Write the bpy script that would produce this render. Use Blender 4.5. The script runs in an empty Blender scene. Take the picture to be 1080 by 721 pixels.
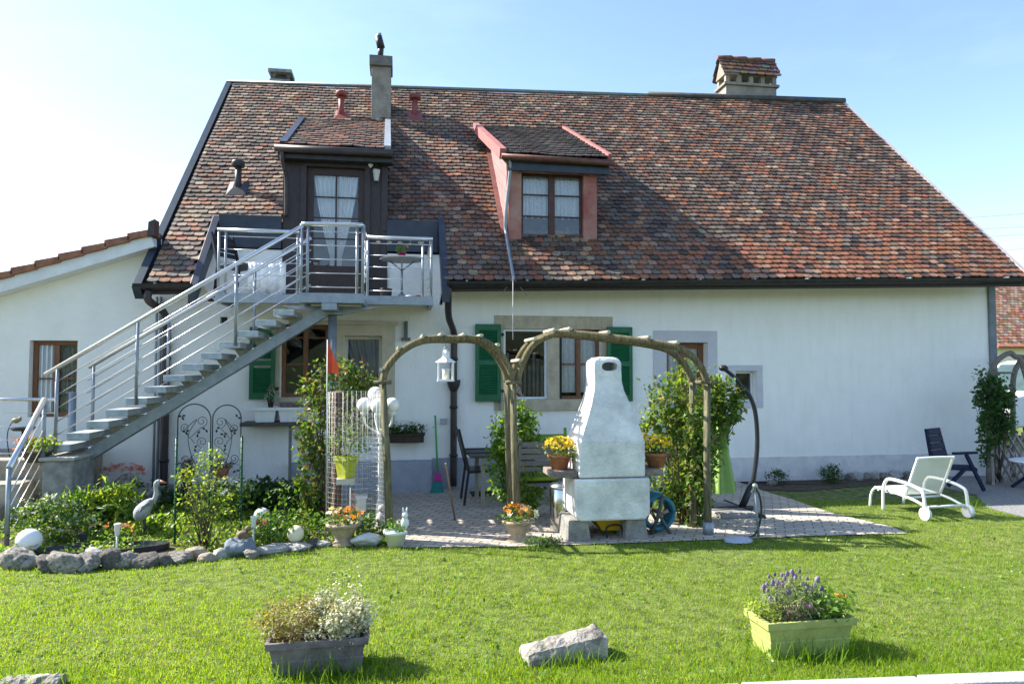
import bpy, bmesh, math, random
import numpy as np
from mathutils import Vector, Matrix, noise as mnoise

random.seed(7); rng = np.random.default_rng(7)
SC = bpy.context.scene
COL = SC.collection

# ------------------------------------------------------------------ camera
FPX, HZ, YAW, CAMH = 750.0, 393.0, 9.0, 1.70
PITCH = math.atan((HZ-360.5)/FPX)
_y = math.radians(YAW)
FWD = np.array([math.sin(_y)*math.cos(PITCH), math.cos(_y)*math.cos(PITCH), math.sin(PITCH)])
RGT = np.array([math.cos(_y), -math.sin(_y), 0.0]); UPV = np.cross(RGT, FWD)
CAM = np.array([0.0, -10.49, CAMH])
cd = bpy.data.cameras.new('camera'); cam = bpy.data.objects.new('camera', cd); COL.objects.link(cam)
cam.location = CAM; cam.rotation_euler = (math.pi/2+PITCH, 0, -_y)
cd.sensor_width = 36; cd.lens = 36*FPX/1080; cd.clip_end = 6000; cd.clip_start = 0.05
SC.camera = cam

# ------------------------------------------------------------------ light
SUN = Vector((-1.08, 0.45, 1.0)).normalized()
w = bpy.data.worlds.new('World'); SC.world = w; w.use_nodes = True
nt = w.node_tree; bg = nt.nodes['Background']
sky = nt.nodes.new('ShaderNodeTexSky'); sky.sky_type = 'NISHITA'; sky.sun_disc = False
sky.sun_elevation = math.asin(SUN.z); sky.sun_rotation = math.atan2(SUN.x, SUN.y)
sky.air_density = 1.0; sky.dust_density = 0.8; sky.ozone_density = 1.5; sky.altitude = 400
# thin high cloud veils in the sky dome
tcw = nt.nodes.new('ShaderNodeTexCoord'); mpw = nt.nodes.new('ShaderNodeMapping'); mpw.inputs['Scale'].default_value = (1.2, 1.2, 4.5); mpw.inputs['Location'].default_value = (1.35, .6, .2)
nzw = nt.nodes.new('ShaderNodeTexNoise'); nzw.inputs['Scale'].default_value = 2.2; nzw.inputs['Detail'].default_value = 7; nzw.inputs['Roughness'].default_value = .6
rpw = nt.nodes.new('ShaderNodeValToRGB'); rpw.color_ramp.elements[0].position = .5; rpw.color_ramp.elements[1].position = .78; rpw.color_ramp.elements[0].color = (0,0,0,1); rpw.color_ramp.elements[1].color = (.06,.06,.06,1)
mxw = nt.nodes.new('ShaderNodeMixRGB'); mxw.inputs[2].default_value = (7.5, 7.9, 8.3, 1)
nt.links.new(tcw.outputs['Generated'], mpw.inputs[0]); nt.links.new(mpw.outputs[0], nzw.inputs['Vector']); nt.links.new(nzw.outputs[0], rpw.inputs[0]); nt.links.new(rpw.outputs[0], mxw.inputs[0])
nt.links.new(sky.outputs[0], mxw.inputs[1]); nt.links.new(mxw.outputs[0], bg.inputs[0]); bg.inputs[1].default_value = 0.13
sl = bpy.data.lights.new('sun', 'SUN'); sun = bpy.data.objects.new('sun', sl); COL.objects.link(sun)
sl.energy = 5.0; sl.angle = math.radians(0.5); sl.color = (1.0, 0.95, 0.86)
sun.rotation_euler = SUN.to_track_quat('Z', 'Y').to_euler()
sun.location = (0, 0, 30)
vs = SC.view_settings
vs.view_transform = 'Standard'; vs.look = 'None'; vs.gamma = 1; vs.use_curve_mapping = False
vs.exposure = 1.4
SC.cycles.max_bounces = 6; SC.cycles.transparent_max_bounces = 12

# ------------------------------------------------------------------ helpers
def ray(px, py): return FWD*FPX + RGT*(px-540) + UPV*(360.5-py)
def G(px, py, z=0.0):
    d = ray(px, py); return CAM + d*((z-CAM[2])/d[2])
def F(px, py, Y=0.0):
    d = ray(px, py); return CAM + d*((Y-CAM[1])/d[1])
def S(r, g, b):
    f = lambda c: (c/255/12.92) if c/255 <= .04045 else ((c/255+.055)/1.055)**2.4
    return (f(r), f(g), f(b))

MATS = {}
def mat(name, col, rough=0.7, var=0.12, scale=6.0, bump=0.0, bscale=60.0, metal=0.0, col2=None, spec=0.4, detail=5.0, stretch=None, emit=0):
    """procedural material: noise-mottled base colour, optional bump"""
    if name in MATS: return MATS[name]
    m = bpy.data.materials.new(name); m.use_nodes = True; N = m.node_tree.nodes; L = m.node_tree.links
    p = N['Principled BSDF']; p.inputs['Roughness'].default_value = rough; p.inputs['Metallic'].default_value = metal
    p.inputs['Specular IOR Level'].default_value = spec
    tc = N.new('ShaderNodeTexCoord'); src = tc.outputs['Object']
    if stretch:
        mp = N.new('ShaderNodeMapping'); mp.inputs['Scale'].default_value = stretch
        L.new(src, mp.inputs[0]); src = mp.outputs[0]
    n = N.new('ShaderNodeTexNoise'); n.inputs['Scale'].default_value = scale; n.inputs['Detail'].default_value = detail
    n.inputs['Roughness'].default_value = 0.65; L.new(src, n.inputs['Vector'])
    r = N.new('ShaderNodeValToRGB')
    lo = tuple(max(0, c*(1-var*1.6)) for c in col); hi = col2 if col2 else tuple(min(1, c*(1+var)) for c in col)
    r.color_ramp.elements[0].color = (*lo, 1); r.color_ramp.elements[1].color = (*hi, 1)
    r.color_ramp.elements[0].position = .32; r.color_ramp.elements[1].position = .68
    L.new(n.outputs[0], r.inputs[0]); L.new(r.outputs[0], p.inputs['Base Color'])
    if bump:
        b = N.new('ShaderNodeBump'); b.inputs['Strength'].default_value = bump; b.inputs['Distance'].default_value = 0.02
        n2 = N.new('ShaderNodeTexNoise'); n2.inputs['Scale'].default_value = bscale; n2.inputs['Detail'].default_value = 4
        L.new(src, n2.inputs['Vector']); L.new(n2.outputs[0], b.inputs['Height']); L.new(b.outputs[0], p.inputs['Normal'])
    MATS[name] = m; return m

def leafmat(name, cols, trans=0.45, rough=0.45, spec=0.35):
    """foliage: colour picked per leaf, part of the light passes through"""
    if name in MATS: return MATS[name]
    m = bpy.data.materials.new(name); m.use_nodes = True; N = m.node_tree.nodes; L = m.node_tree.links
    p = N['Principled BSDF']; p.inputs['Roughness'].default_value = rough; p.inputs['Specular IOR Level'].default_value = spec
    g = N.new('ShaderNodeNewGeometry'); r = N.new('ShaderNodeValToRGB')
    r.color_ramp.elements[0].color = (*cols[0], 1); r.color_ramp.elements[1].color = (*cols[-1], 1)
    for i, c in enumerate(cols[1:-1]):
        e = r.color_ramp.elements.new((i+1)/(len(cols)-1)); e.color = (*c, 1)
    L.new(g.outputs['Random Per Island'], r.inputs[0]); L.new(r.outputs[0], p.inputs['Base Color'])
    t = N.new('ShaderNodeBsdfTranslucent')
    mul = N.new('ShaderNodeMixRGB'); mul.blend_type = 'MULTIPLY'; mul.inputs[0].default_value = 1
    mul.inputs[2].default_value = (1.7, 1.55, 0.5, 1)
    L.new(r.outputs[0], mul.inputs[1]); L.new(mul.outputs[0], t.inputs[0])
    mx = N.new('ShaderNodeMixShader'); mx.inputs[0].default_value = trans
    L.new(p.outputs[0], mx.inputs[1]); L.new(t.outputs[0], mx.inputs[2])
    L.new(mx.outputs[0], N['Material Output'].inputs[0])
    MATS[name] = m; return m

def glassmat(name, tint=(.98, .99, 1), ior=1.6, rough=0.02):
    if name in MATS: return MATS[name]
    m = bpy.data.materials.new(name); m.use_nodes = True; N = m.node_tree.nodes; L = m.node_tree.links
    N.remove(N['Principled BSDF'])
    fr = N.new('ShaderNodeFresnel'); fr.inputs[0].default_value = ior
    ns = N.new('ShaderNodeTexNoise'); ns.inputs['Scale'].default_value = 2.0; tc = N.new('ShaderNodeTexCoord')
    L.new(tc.outputs['Object'], ns.inputs['Vector'])
    b = N.new('ShaderNodeBump'); b.inputs['Strength'].default_value = 0.05; L.new(ns.outputs[0], b.inputs['Height'])
    gl = N.new('ShaderNodeBsdfGlossy'); gl.inputs['Roughness'].default_value = rough; L.new(b.outputs[0], gl.inputs['Normal'])
    tr = N.new('ShaderNodeBsdfTransparent'); tr.inputs[0].default_value = (*tint, 1)
    mx = N.new('ShaderNodeMixShader'); L.new(fr.outputs[0], mx.inputs[0]); L.new(tr.outputs[0], mx.inputs[1]); L.new(gl.outputs[0], mx.inputs[2])
    L.new(mx.outputs[0], N['Material Output'].inputs[0]); MATS[name] = m; return m

ORG = {}
def org_of(o): return ORG[o.name] if o else np.zeros(3)
def tag(o, label=None, cat=None, group=None, kind=None):
    if label: o['label'] = label
    if cat: o['category'] = cat
    if group: o['group'] = group
    if kind: o['kind'] = kind
    return o
def thing(name, label, cat, loc, group=None):
    o = bpy.data.objects.new(name, None); COL.objects.link(o); o.location = [float(c) for c in loc]
    o.empty_display_size = 0.1
    ORG[o.name] = np.array(loc, float); return tag(o, label, cat, group)
def link(name, me, parent=None, org=None):
    o = bpy.data.objects.new(name, me); COL.objects.link(o)
    if parent: o.parent = parent; ORG[o.name] = org_of(parent)
    else:
        g = np.zeros(3) if org is None else np.array(org, float); o.location = [float(c) for c in g]; ORG[o.name] = g
    return o
def dup(root, loc, rotz=None, label=None, scale=None, group=None):
    def cp(o, par):
        c = o.copy(); COL.objects.link(c); ORG[c.name] = ORG[o.name]
        if par: c.parent = par
        for ch in list(o.children): cp(ch, c)
        return c
    kids = list(root.children)
    r = root.copy(); COL.objects.link(r); ORG[r.name] = np.array(loc, float)
    for ch in kids: cp(ch, r)
    r.location = [float(c) for c in loc]
    if rotz is not None: r.rotation_euler.z = rotz
    if scale: r.scale = scale
    if label: r['label'] = label
    if group: r['group'] = group
    return r

class MB:
    def __init__(s): s.v = []; s.f = []; s.sm = []
    def add(s, vs, fs, smooth=False):
        b = len(s.v); s.v += [tuple(float(c) for c in q) for q in vs]
        for f in fs: s.f.append([i+b for i in f]); s.sm.append(smooth)
        return s
    def box(s, x0, x1, y0, y1, z0, z1):
        vs = [(x, y, z) for z in (z0, z1) for y in (y0, y1) for x in (x0, x1)]
        return s.add(vs, [(0,2,3,1),(4,5,7,6),(0,1,5,4),(2,6,7,3),(0,4,6,2),(1,3,7,5)])
    def obox(s, c, sx, sy, sz, rz=0.0, rx=0.0, ry=0.0):
        M = Matrix.Rotation(rz, 3, 'Z') @ Matrix.Rotation(ry, 3, 'Y') @ Matrix.Rotation(rx, 3, 'X')
        vs = [Vector(c)+M @ Vector((x*sx/2, y*sy/2, z*sz/2)) for z in (-1,1) for y in (-1,1) for x in (-1,1)]
        return s.add(vs, [(0,2,3,1),(4,5,7,6),(0,1,5,4),(2,6,7,3),(0,4,6,2),(1,3,7,5)])
    def bar(s, p, q, wd, ht, up=(0,0,1)):
        p = np.array(p, float); q = np.array(q, float); d = q-p; d /= np.linalg.norm(d)
        a = np.cross(d, up); a /= np.linalg.norm(a); b = np.cross(a, d)
        vs = [e+a*i*wd/2+b*j*ht/2 for e in (p, q) for j in (-1,1) for i in (-1,1)]
        return s.add(vs, [(0,1,3,2),(4,6,7,5),(0,4,5,1),(2,3,7,6),(0,2,6,4),(1,5,7,3)])
    def slab(s, a, b, c, d, t):
        """quad a,b,c,d thickened by t along its normal (downwards)"""
        a, b, c, d = [np.array(q, float) for q in (a, b, c, d)]
        n = np.cross(b-a, d-a); n /= np.linalg.norm(n)
        vs = [a, b, c, d, a-n*t, b-n*t, c-n*t, d-n*t]
        return s.add(vs, [(0,1,2,3),(7,6,5,4),(0,4,5,1),(1,5,6,2),(2,6,7,3),(3,7,4,0)])
    def prism(s, poly, off):
        n = len(poly); off = np.array(off, float); p = [np.array(q, float) for q in poly]
        return s.add(p+[q+off for q in p], [list(range(n))[::-1], list(range(n, 2*n))]+[(i, (i+1) % n, n+(i+1) % n, n+i) for i in range(n)])
    def tube(s, pts, r, seg=8, flat=1.0):
        pts = [np.array(p, float) for p in pts]; n = len(pts); rs = r if hasattr(r, '__len__') else [r]*n
        vs = []; a = None
        for i, p in enumerate(pts):
            d = pts[min(i+1, n-1)]-pts[max(i-1, 0)]; d = d/(np.linalg.norm(d)+1e-9)
            if a is None:
                a = np.cross(d, (0,0,1.0)) if abs(d[2]) < .9 else np.cross(d, (0,1.0,0))
            a = a-d*(a@d); a /= np.linalg.norm(a)+1e-9; b = np.cross(d, a)
            for k in range(seg):
                t = 2*math.pi*k/seg; vs.append(p+rs[i]*(a*math.cos(t)+b*math.sin(t)*flat))
        fs = [(i*seg+k, i*seg+(k+1) % seg, (i+1)*seg+(k+1) % seg, (i+1)*seg+k) for i in range(n-1) for k in range(seg)]
        s.add(vs, fs, True)
        b0 = len(s.v)-n*seg
        s.f.append([b0+k for k in range(seg)][::-1]); s.sm.append(False)
        s.f.append([b0+(n-1)*seg+k for k in range(seg)]); s.sm.append(False); return s
    def lathe(s, prof, c, seg=24, sx=1.0, sy=1.0, smooth=True):
        c = np.array(c, float); n = len(prof)
        vs = [c+np.array((r*math.cos(2*math.pi*k/seg)*sx, r*math.sin(2*math.pi*k/seg)*sy, z)) for r, z in prof for k in range(seg)]
        fs = [(i*seg+k, i*seg+(k+1) % seg, (i+1)*seg+(k+1) % seg, (i+1)*seg+k) for i in range(n-1) for k in range(seg)]
        s.add(vs, fs, smooth); b0 = len(s.v)-n*seg
        s.f.append([b0+k for k in range(seg)][::-1]); s.sm.append(False)
        s.f.append([b0+(n-1)*seg+k for k in range(seg)]); s.sm.append(False); return s
    def sphere(s, c, r, seg=24, rings=14, sx=1, sy=1, sz=1):
        prof = [(max(r*math.sin(math.pi*i/rings), 1e-4), -r*math.cos(math.pi*i/rings)*sz) for i in range(rings+1)]
        return s.lathe(prof, c, seg, sx, sy)
    def build(s, name, m, parent=None, org=None, bevel=0.0):
        g = org_of(parent) if parent else (np.zeros(3) if org is None else np.array(org, float))
        me = bpy.data.meshes.new(name); me.from_pydata([tuple(np.array(q)-g) for q in s.v], [], s.f)
        me.polygons.foreach_set('use_smooth', s.sm); me.materials.append(m); me.update()
        bm = bmesh.new(); bm.from_mesh(me); bmesh.ops.recalc_face_normals(bm, faces=bm.faces[:]); bm.to_mesh(me); bm.free()
        o = link(name, me, parent, org)
        if bevel:
            b = o.modifiers.new('bevel', 'BEVEL'); b.width = bevel; b.segments = 2; b.limit_method = 'ANGLE'; b.harden_normals = False
        return o

# ---- scattered leaf-like pieces -------------------------------------------
T_LEAF = (np.array([(0,0,0),(.45,.3,.06),(1,0,-.08),(.45,-.3,.06)]), [(0,1,2),(0,2,3)])
T_LONG = (np.array([(0,0,0),(.4,.11,.03),(1,0,-.16),(.4,-.11,.03)]), [(0,1,2),(0,2,3)])
T_BLADE = (np.array([(0,.5,0),(0,-.5,0),(.55,.36,.0),(.55,-.36,.0),(1,0,0)]), [(0,1,3,2),(2,3,4)])
def _fl():
    v = [(0,0,0)]; f = []
    for k in range(5):
        a = 2*math.pi*k/5
        for da, r, z in ((-.45,.75,.14),(0,1,.2),(.45,.75,.14)): v.append((r*math.cos(a+da), r*math.sin(a+da), z))
        b = 1+3*k; f.append((0,b,b+1,b+2))
    return np.array(v), f
T_FLOWER = _fl()
def T_cyl():
    v = []; f = []
    for z, r in ((0,.35),(.5,.5),(1,.15)):
        for k in range(5): v.append((z, r*math.cos(k*1.2566), r*math.sin(k*1.2566)))
    for i in range(2):
        for k in range(5): f.append((i*5+k, i*5+(k+1) % 5, i*5+5+(k+1) % 5, i*5+5+k))
    f.append((10,11,12,13,14)); return np.array(v), f
T_BUD = T_cyl()
def unit(a): return a/(np.linalg.norm(a, axis=1, keepdims=True)+1e-9)
def scatter_mesh(name, tmpl, P, axis, nrm, size, width=None, g=(0,0,0)):
    """copies of a template: local x along axis, z along nrm"""
    tv, tf = tmpl; n = len(P); k = len(tv)
    ax = unit(axis); y = unit(np.cross(nrm, ax)); z = np.cross(ax, y)
    size = np.broadcast_to(size, (n,)); width = size if width is None else np.broadcast_to(width, (n,))
    V = (P[:, None, :]-np.array(g) + tv[None, :, 0:1]*(ax*size[:, None])[:, None, :] + tv[None, :, 1:2]*(y*width[:, None])[:, None, :]
         + tv[None, :, 2:3]*(z*size[:, None])[:, None, :]).reshape(-1, 3)
    me = bpy.data.meshes.new(name); me.vertices.add(len(V)); me.vertices.foreach_set('co', V.astype(np.float32).ravel())
    lens = np.array([len(f) for f in tf]); idx = np.concatenate([np.array(f) for f in tf])
    loops = (np.arange(n)[:, None]*k+idx[None, :]).ravel(); nl = np.tile(lens, n)
    me.loops.add(len(loops)); me.loops.foreach_set('vertex_index', loops.astype(np.int32))
    me.polygons.add(len(nl)); st = np.concatenate([[0], np.cumsum(nl)[:-1]])
    me.polygons.foreach_set('loop_start', st.astype(np.int32)); me.polygons.foreach_set('loop_total', nl.astype(np.int32))
    me.update(calc_edges=True); return me
def scatter(name, m, parent, tmpl, P, axis, nrm, size, width=None, org=None):
    P = np.asarray(P, float); g = org_of(parent) if parent else (np.zeros(3) if org is None else np.array(org, float))
    me = scatter_mesh(name, tmpl, P, axis, nrm, size, width, g); me.materials.append(m)
    return link(name, me, parent, org)
def blob(n, c, r, clusters=14, spread=0.28, shell=0.75):
    """n points in leaf clumps through an ellipsoid"""
    c = np.array(c, float); r = np.array(r, float)
    d = unit(rng.normal(size=(clusters, 3))); cc = c + d*r*(rng.uniform(shell**3, 1, (clusters, 1))**(1/3))
    k = rng.integers(0, clusters, n); return cc[k]+rng.normal(size=(n, 3))*r*spread
def leafset(P, c=None, up=0.5, out=0.6):
    n = len(P); nr = rng.normal(size=(n, 3)); nr[:, 2] = np.abs(nr[:, 2])+up
    if c is not None: nr += unit(P-np.array(c))*out
    ax = rng.normal(size=(n, 3)); ax[:, 2] -= .15
    return ax, nr
def inpoly(x, y, poly):
    r = np.zeros(len(x), bool); n = len(poly)
    for i in range(n):
        x0, y0 = poly[i][:2]; x1, y1 = poly[(i+1) % n][:2]
        c = ((y0 > y) != (y1 > y)) & (x < (x1-x0)*(y-y0)/((y1-y0) if abs(y1-y0) > 1e-9 else 1e-9)+x0); r ^= c
    return r
def bez(pts, n=10):
    """smooth curve through points (Catmull-Rom)"""
    P = [np.array(p, float) for p in pts]; P = [2*P[0]-P[1]]+P+[2*P[-1]-P[-2]]; out = []
    for i in range(1, len(P)-2):
        for k in range(n):
            t = k/n; a, b, c, d = P[i-1:i+3]
            out.append(.5*((2*b)+(-a+c)*t+(2*a-5*b+4*c-d)*t*t+(-a+3*b-3*c+d)*t**3))
    out.append(P[-2]); return out
# ------------------------------------------------------------------ materials shared
M_soil = mat('soil', (.09,.065,.045), .95, .4, 14, .8, 50)
M_galv = mat('galvanised_steel', (.30,.33,.36), .5, .12, 9, metal=.55)
M_steel = mat('brushed_rail', (.62,.62,.62), .3, .05, 20, metal=.8)
M_black = mat('black_metal', (.02,.02,.023), .45, .2, 20)
M_conc = mat('concrete', (.3,.29,.27), .9, .25, 8, .5, 60)
M_white = mat('white_paint', (.78,.78,.76), .5, .04, 12)
M_terra = mat('terracotta', (.42,.17,.09), .8, .2, 16, .2, 60)
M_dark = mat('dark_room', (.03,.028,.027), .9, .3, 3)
M_glass = glassmat('window_glass')

# ------------------------------------------------------------------ ground
def poly_sheet(name, pts, z, m, kind='structure', skirt=0.0, grid=None):
    mb = MB(); n = len(pts)
    if skirt: mb.prism([(p[0], p[1], z-skirt) for p in pts], (0, 0, skirt))
    else: mb.add([(p[0], p[1], z) for p in pts], [list(range(n))])
    o = mb.build(name, m); o['kind'] = kind; return o

M_far = mat('far_meadow', (.07,.11,.025), .95, .3, .05)
poly_sheet('ground', [(-2500,-2500),(2500,-2500),(2500,2500),(-2500,2500)], -.13, M_far)

# wooded hillside across the road, unseen behind the viewer: added to cut low sky light, mirrored in the windows
mb = MB(); hx = list(range(-90, 91, 6)); prof_ = [(-45,-.1),(-55,3.5),(-65,6),(-80,8),(-100,9)]
mb.add([(x, y+3*mnoise.noise((x*.05,y*.1,0)), max(z+2.5*mnoise.noise((x*.09,y*.2,4))*(z > 0), -.12)) for y, z in prof_ for x in hx], [(j*len(hx)+i, j*len(hx)+i+1, (j+1)*len(hx)+i+1, (j+1)*len(hx)+i) for j in range(4) for i in range(len(hx)-1)], True)
mb.build('unseen_hill', mat('unseen_wooded_hill', (.045,.06,.025), .95, .5, .4, .6, 2))['kind'] = 'structure'
# kerb line (front edge of the garden)
kA = G(780, 719, .03); kB = G(1080, 708, .03); kA[2] = kB[2] = 0; kd = unit((kB-kA)[None, :2])[0]; kn = np.array((kd[1], -kd[0]))
KP = lambda t, o: (kA[0]+kd[0]*t+kn[0]*o, kA[1]+kd[1]*t+kn[1]*o)
M_asph = mat('asphalt', (.055,.055,.056), .9, .3, 30, .6, 160)
poly_sheet('road', [KP(-80,.1),KP(80,.1),KP(80,7.2),KP(-80,7.2)][::-1], -.122, M_asph)
M_lawnsoil = mat('lawn_base', (.13,.19,.035), .95, .5, 9, .8, 90, col2=(.2,.25,.06))
poly_sheet('lawn', [KP(-60,0),KP(60,0),(60,60),(-60,60)], 0, M_lawnsoil, skirt=.15)
mb = MB()
for i in range(-6, 8):
    a = KP(i*1.0+.004, 0); b = KP((i+1)*1.0-.004, 0); c = KP((i+1)*1.0-.004, .13); d = KP(i*1.0+.004, .13)
    mb.prism([(*q, -.13) for q in (a, b, c, d)], (0, 0, .165+.006*math.sin(i*2.1)))
k = mb.build('kerb', mat('kerb_stone', (.42,.41,.39), .85, .18, 10, .5, 80), bevel=.012); k['kind'] = 'structure'

# paved patio
PATIO = [G(424,578)[:2],G(545,577)[:2],G(700,572)[:2],G(850,566)[:2],G(957,563)[:2],G(940,556)[:2],G(910,549)[:2],G(875,541)[:2],G(838,528)[:2],G(805,518)[:2],G(780,509)[:2],
         (5.2,-.02),(-1.5,-.02),(-1.5,-1.2),(-.3,-1.7),(-.05,-2.8)]
def brickmat():
    m = bpy.data.materials.new('pavers'); m.use_nodes = True; N = m.node_tree.nodes; L = m.node_tree.links; p = N['Principled BSDF']
    tc = N.new('ShaderNodeTexCoord'); mp = N.new('ShaderNodeMapping'); mp.inputs['Rotation'].default_value = (0,0,math.radians(28))
    L.new(tc.outputs['Object'], mp.inputs[0])
    nz = N.new('ShaderNodeTexNoise'); nz.inputs['Scale'].default_value = 4; L.new(mp.outputs[0], nz.inputs['Vector'])
    mx0 = N.new('ShaderNodeMixRGB'); mx0.blend_type = 'ADD'; mx0.inputs[0].default_value = .03; L.new(mp.outputs[0], mx0.inputs[1]); L.new(nz.outputs['Color'], mx0.inputs[2])
    b = N.new('ShaderNodeTexBrick'); b.inputs['Scale'].default_value = 1; b.inputs['Brick Width'].default_value = .2; b.inputs['Row Height'].default_value = .1
    b.inputs['Mortar Size'].default_value = .008; b.inputs['Mortar Smooth'].default_value = .3; b.inputs['Bias'].default_value = -.2
    b.inputs['Color1'].default_value = (.46,.405,.34,1); b.inputs['Color2'].default_value = (.59,.53,.45,1); b.inputs['Mortar'].default_value = (.16,.14,.11,1)
    L.new(mx0.outputs[0], b.inputs['Vector'])
    n = N.new('ShaderNodeTexNoise'); n.inputs['Scale'].default_value = 2.2; n.inputs['Detail'].default_value = 6; L.new(tc.outputs['Object'], n.inputs['Vector'])
    r = N.new('ShaderNodeValToRGB'); r.color_ramp.elements[0].color = (.72,.7,.66,1); r.color_ramp.elements[1].color = (1.15,1.12,1.1,1); L.new(n.outputs[0], r.inputs[0])
    mx = N.new('ShaderNodeMixRGB'); mx.blend_type = 'MULTIPLY'; mx.inputs[0].default_value = 1; L.new(b.outputs[0], mx.inputs[1]); L.new(r.outputs[0], mx.inputs[2])
    L.new(mx.outputs[0], p.inputs['Base Color']); p.inputs['Roughness'].default_value = .85
    bp = N.new('ShaderNodeBump'); bp.inputs['Strength'].default_value = .6; bp.inputs['Distance'].default_value = .008
    inv = N.new('ShaderNodeMath'); inv.operation = 'SUBTRACT'; inv.inputs[0].default_value = 1; L.new(b.outputs['Fac'], inv.inputs[1]); L.new(inv.outputs[0], bp.inputs['Height'])
    L.new(bp.outputs[0], p.inputs['Normal']); return m
M_paver = brickmat()
poly_sheet('patio', PATIO, .012, M_paver)
# soil strip in front of the wall, gravel yard on the right, garden bed on the left
SOILS = [(5.0,-.02),G(778,508)[:2],G(805,517)[:2],G(850,518)[:2],G(905,513)[:2],(7.6,-.5),(7.6,-.02)]
poly_sheet('soil_strip', SOILS, .008, M_soil)
GRAV = [(7.1,-.02),(7.1,-.42),G(915,509)[:2],G(985,512)[:2],G(1030,522)[:2],G(1042,536)[:2],G(1090,548)[:2],(16,-3.6),(18,3.0),(10.2,3.0),(9.9,-.02)]
M_grav = mat('grey_gravel', (.27,.265,.255), .95, .35, 40, .8, 120)
poly_sheet('gravel_yard', GRAV, .005, M_grav)
EDGE = [(-5.2,-3.95)]+[tuple(G(x, y)[:2]) for x, y in ((0,597),(50,600),(100,600),(150,595),(200,588),(250,583),(290,579),(335,576),(420,576))]
BED = EDGE+[(-.05,-2.8),(-.3,-1.7),(-1.5,-1.2),(-1.5,-.02),(-6.5,-.02),(-6.5,-3.9)]
poly_sheet('garden_bed', BED, .015, M_soil)
# ------------------------------------------------------------------ farmhouse
def ez(x): return 2.89+(x+3.35)/13.25*.355
def rz_(x): return 7.40+(x+3.35)/13.25*.40
def zroof(x, y): t = (y+.6)/4.6; return ez(x)*(1-t)+rz_(x)*t
XL, XR = -3.35, 9.90
house = thing('farmhouse', 'long white farmhouse with a steep weathered red brown tiled roof and two dormers', 'house', (3.2, 0, 0))

def wallmat():
    m = mat('lime_render', (.89,.87,.82), .92, .02, 2.5, .35, 28); N = m.node_tree.nodes; L = m.node_tree.links; p = N['Principled BSDF']
    old = p.inputs['Base Color'].links[0].from_socket
    tc = N.new('ShaderNodeTexCoord'); mp = N.new('ShaderNodeMapping'); mp.inputs['Scale'].default_value = (3.2,3.2,.5); L.new(tc.outputs['Object'], mp.inputs[0])
    n = N.new('ShaderNodeTexNoise'); n.inputs['Scale'].default_value = 3; n.inputs['Detail'].default_value = 8; L.new(mp.outputs[0], n.inputs['Vector'])
    r = N.new('ShaderNodeValToRGB'); r.color_ramp.elements[0].position = .3; r.color_ramp.elements[1].position = .55
    r.color_ramp.elements[0].color = (.965,.96,.945,1); r.color_ramp.elements[1].color = (1,1,1,1); L.new(n.outputs[0], r.inputs[0])
    mx = N.new('ShaderNodeMixRGB'); mx.blend_type = 'MULTIPLY'; mx.inputs[0].default_value = 1; L.new(old, mx.inputs[1]); L.new(r.outputs[0], mx.inputs[2]); L.new(mx.outputs[0], p.inputs['Base Color'])
    return m
M_wall = wallmat()
M_band = mat('plinth_paint', (.36,.385,.43), .9, .1, 5, .3, 60)
M_band2 = mat('lilac_plinth_paint', (.68,.66,.65), .9, .1, 5, .3, 60)
M_stone = mat('sandstone', (.49,.415,.30), .9, .14, 7, .3, 80)
M_lilac = mat('lilac_surround', (.56,.55,.58), .9, .05, 5, .2, 60)
M_beige = mat('beige_surround', (.52,.46,.34), .8, .1, 6, .2, 60)
M_wood = mat('window_wood', (.20,.085,.035), .5, .25, 9, stretch=(8,8,1))
M_dkwood = mat('dark_timber', (.045,.033,.034), .55, .25, 9, .2, 60, stretch=(8,8,1))
M_green = mat('green_shutter_paint', (.014,.12,.048), .45, .12, 9)
M_navy = mat('slate_blue_sheet', (.035,.042,.06), .4, .2, 5, metal=.2)
M_gut = mat('dark_gutter', (.032,.03,.03), .4, .25, 10, metal=.3)
M_pipe = mat('brown_downpipe', (.055,.04,.04), .45, .2, 8, metal=.2)
M_pink = mat('faded_red_board', (.40,.13,.12), .8, .3, 8, .3, 60)
M_redpost = mat('faded_red_post', (.42,.09,.08), .85, .2, 2.0, .3, 60, col2=(.40,.26,.2))
def lacemat():
    m = bpy.data.materials.new('lace'); m.use_nodes = True; N = m.node_tree.nodes; L = m.node_tree.links; p = N['Principled BSDF']
    p.inputs['Base Color'].default_value = (.92,.92,.92,1); p.inputs['Roughness'].default_value = .9
    tc = N.new('ShaderNodeTexCoord'); v = N.new('ShaderNodeTexVoronoi'); v.inputs['Scale'].default_value = 28; L.new(tc.outputs['Object'], v.inputs['Vector'])
    r = N.new('ShaderNodeValToRGB'); r.color_ramp.elements[0].color = (.95,.95,.95,1); r.color_ramp.elements[1].color = (.78,.78,.78,1); r.color_ramp.elements[1].position = .6
    L.new(v.outputs['Distance'], r.inputs[0]); L.new(r.outputs[0], p.inputs['Alpha']); return m
M_lace = lacemat()
M_sheer = mat('sheer_curtain', (.92,.92,.92), .9, .05, 4)

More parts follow.
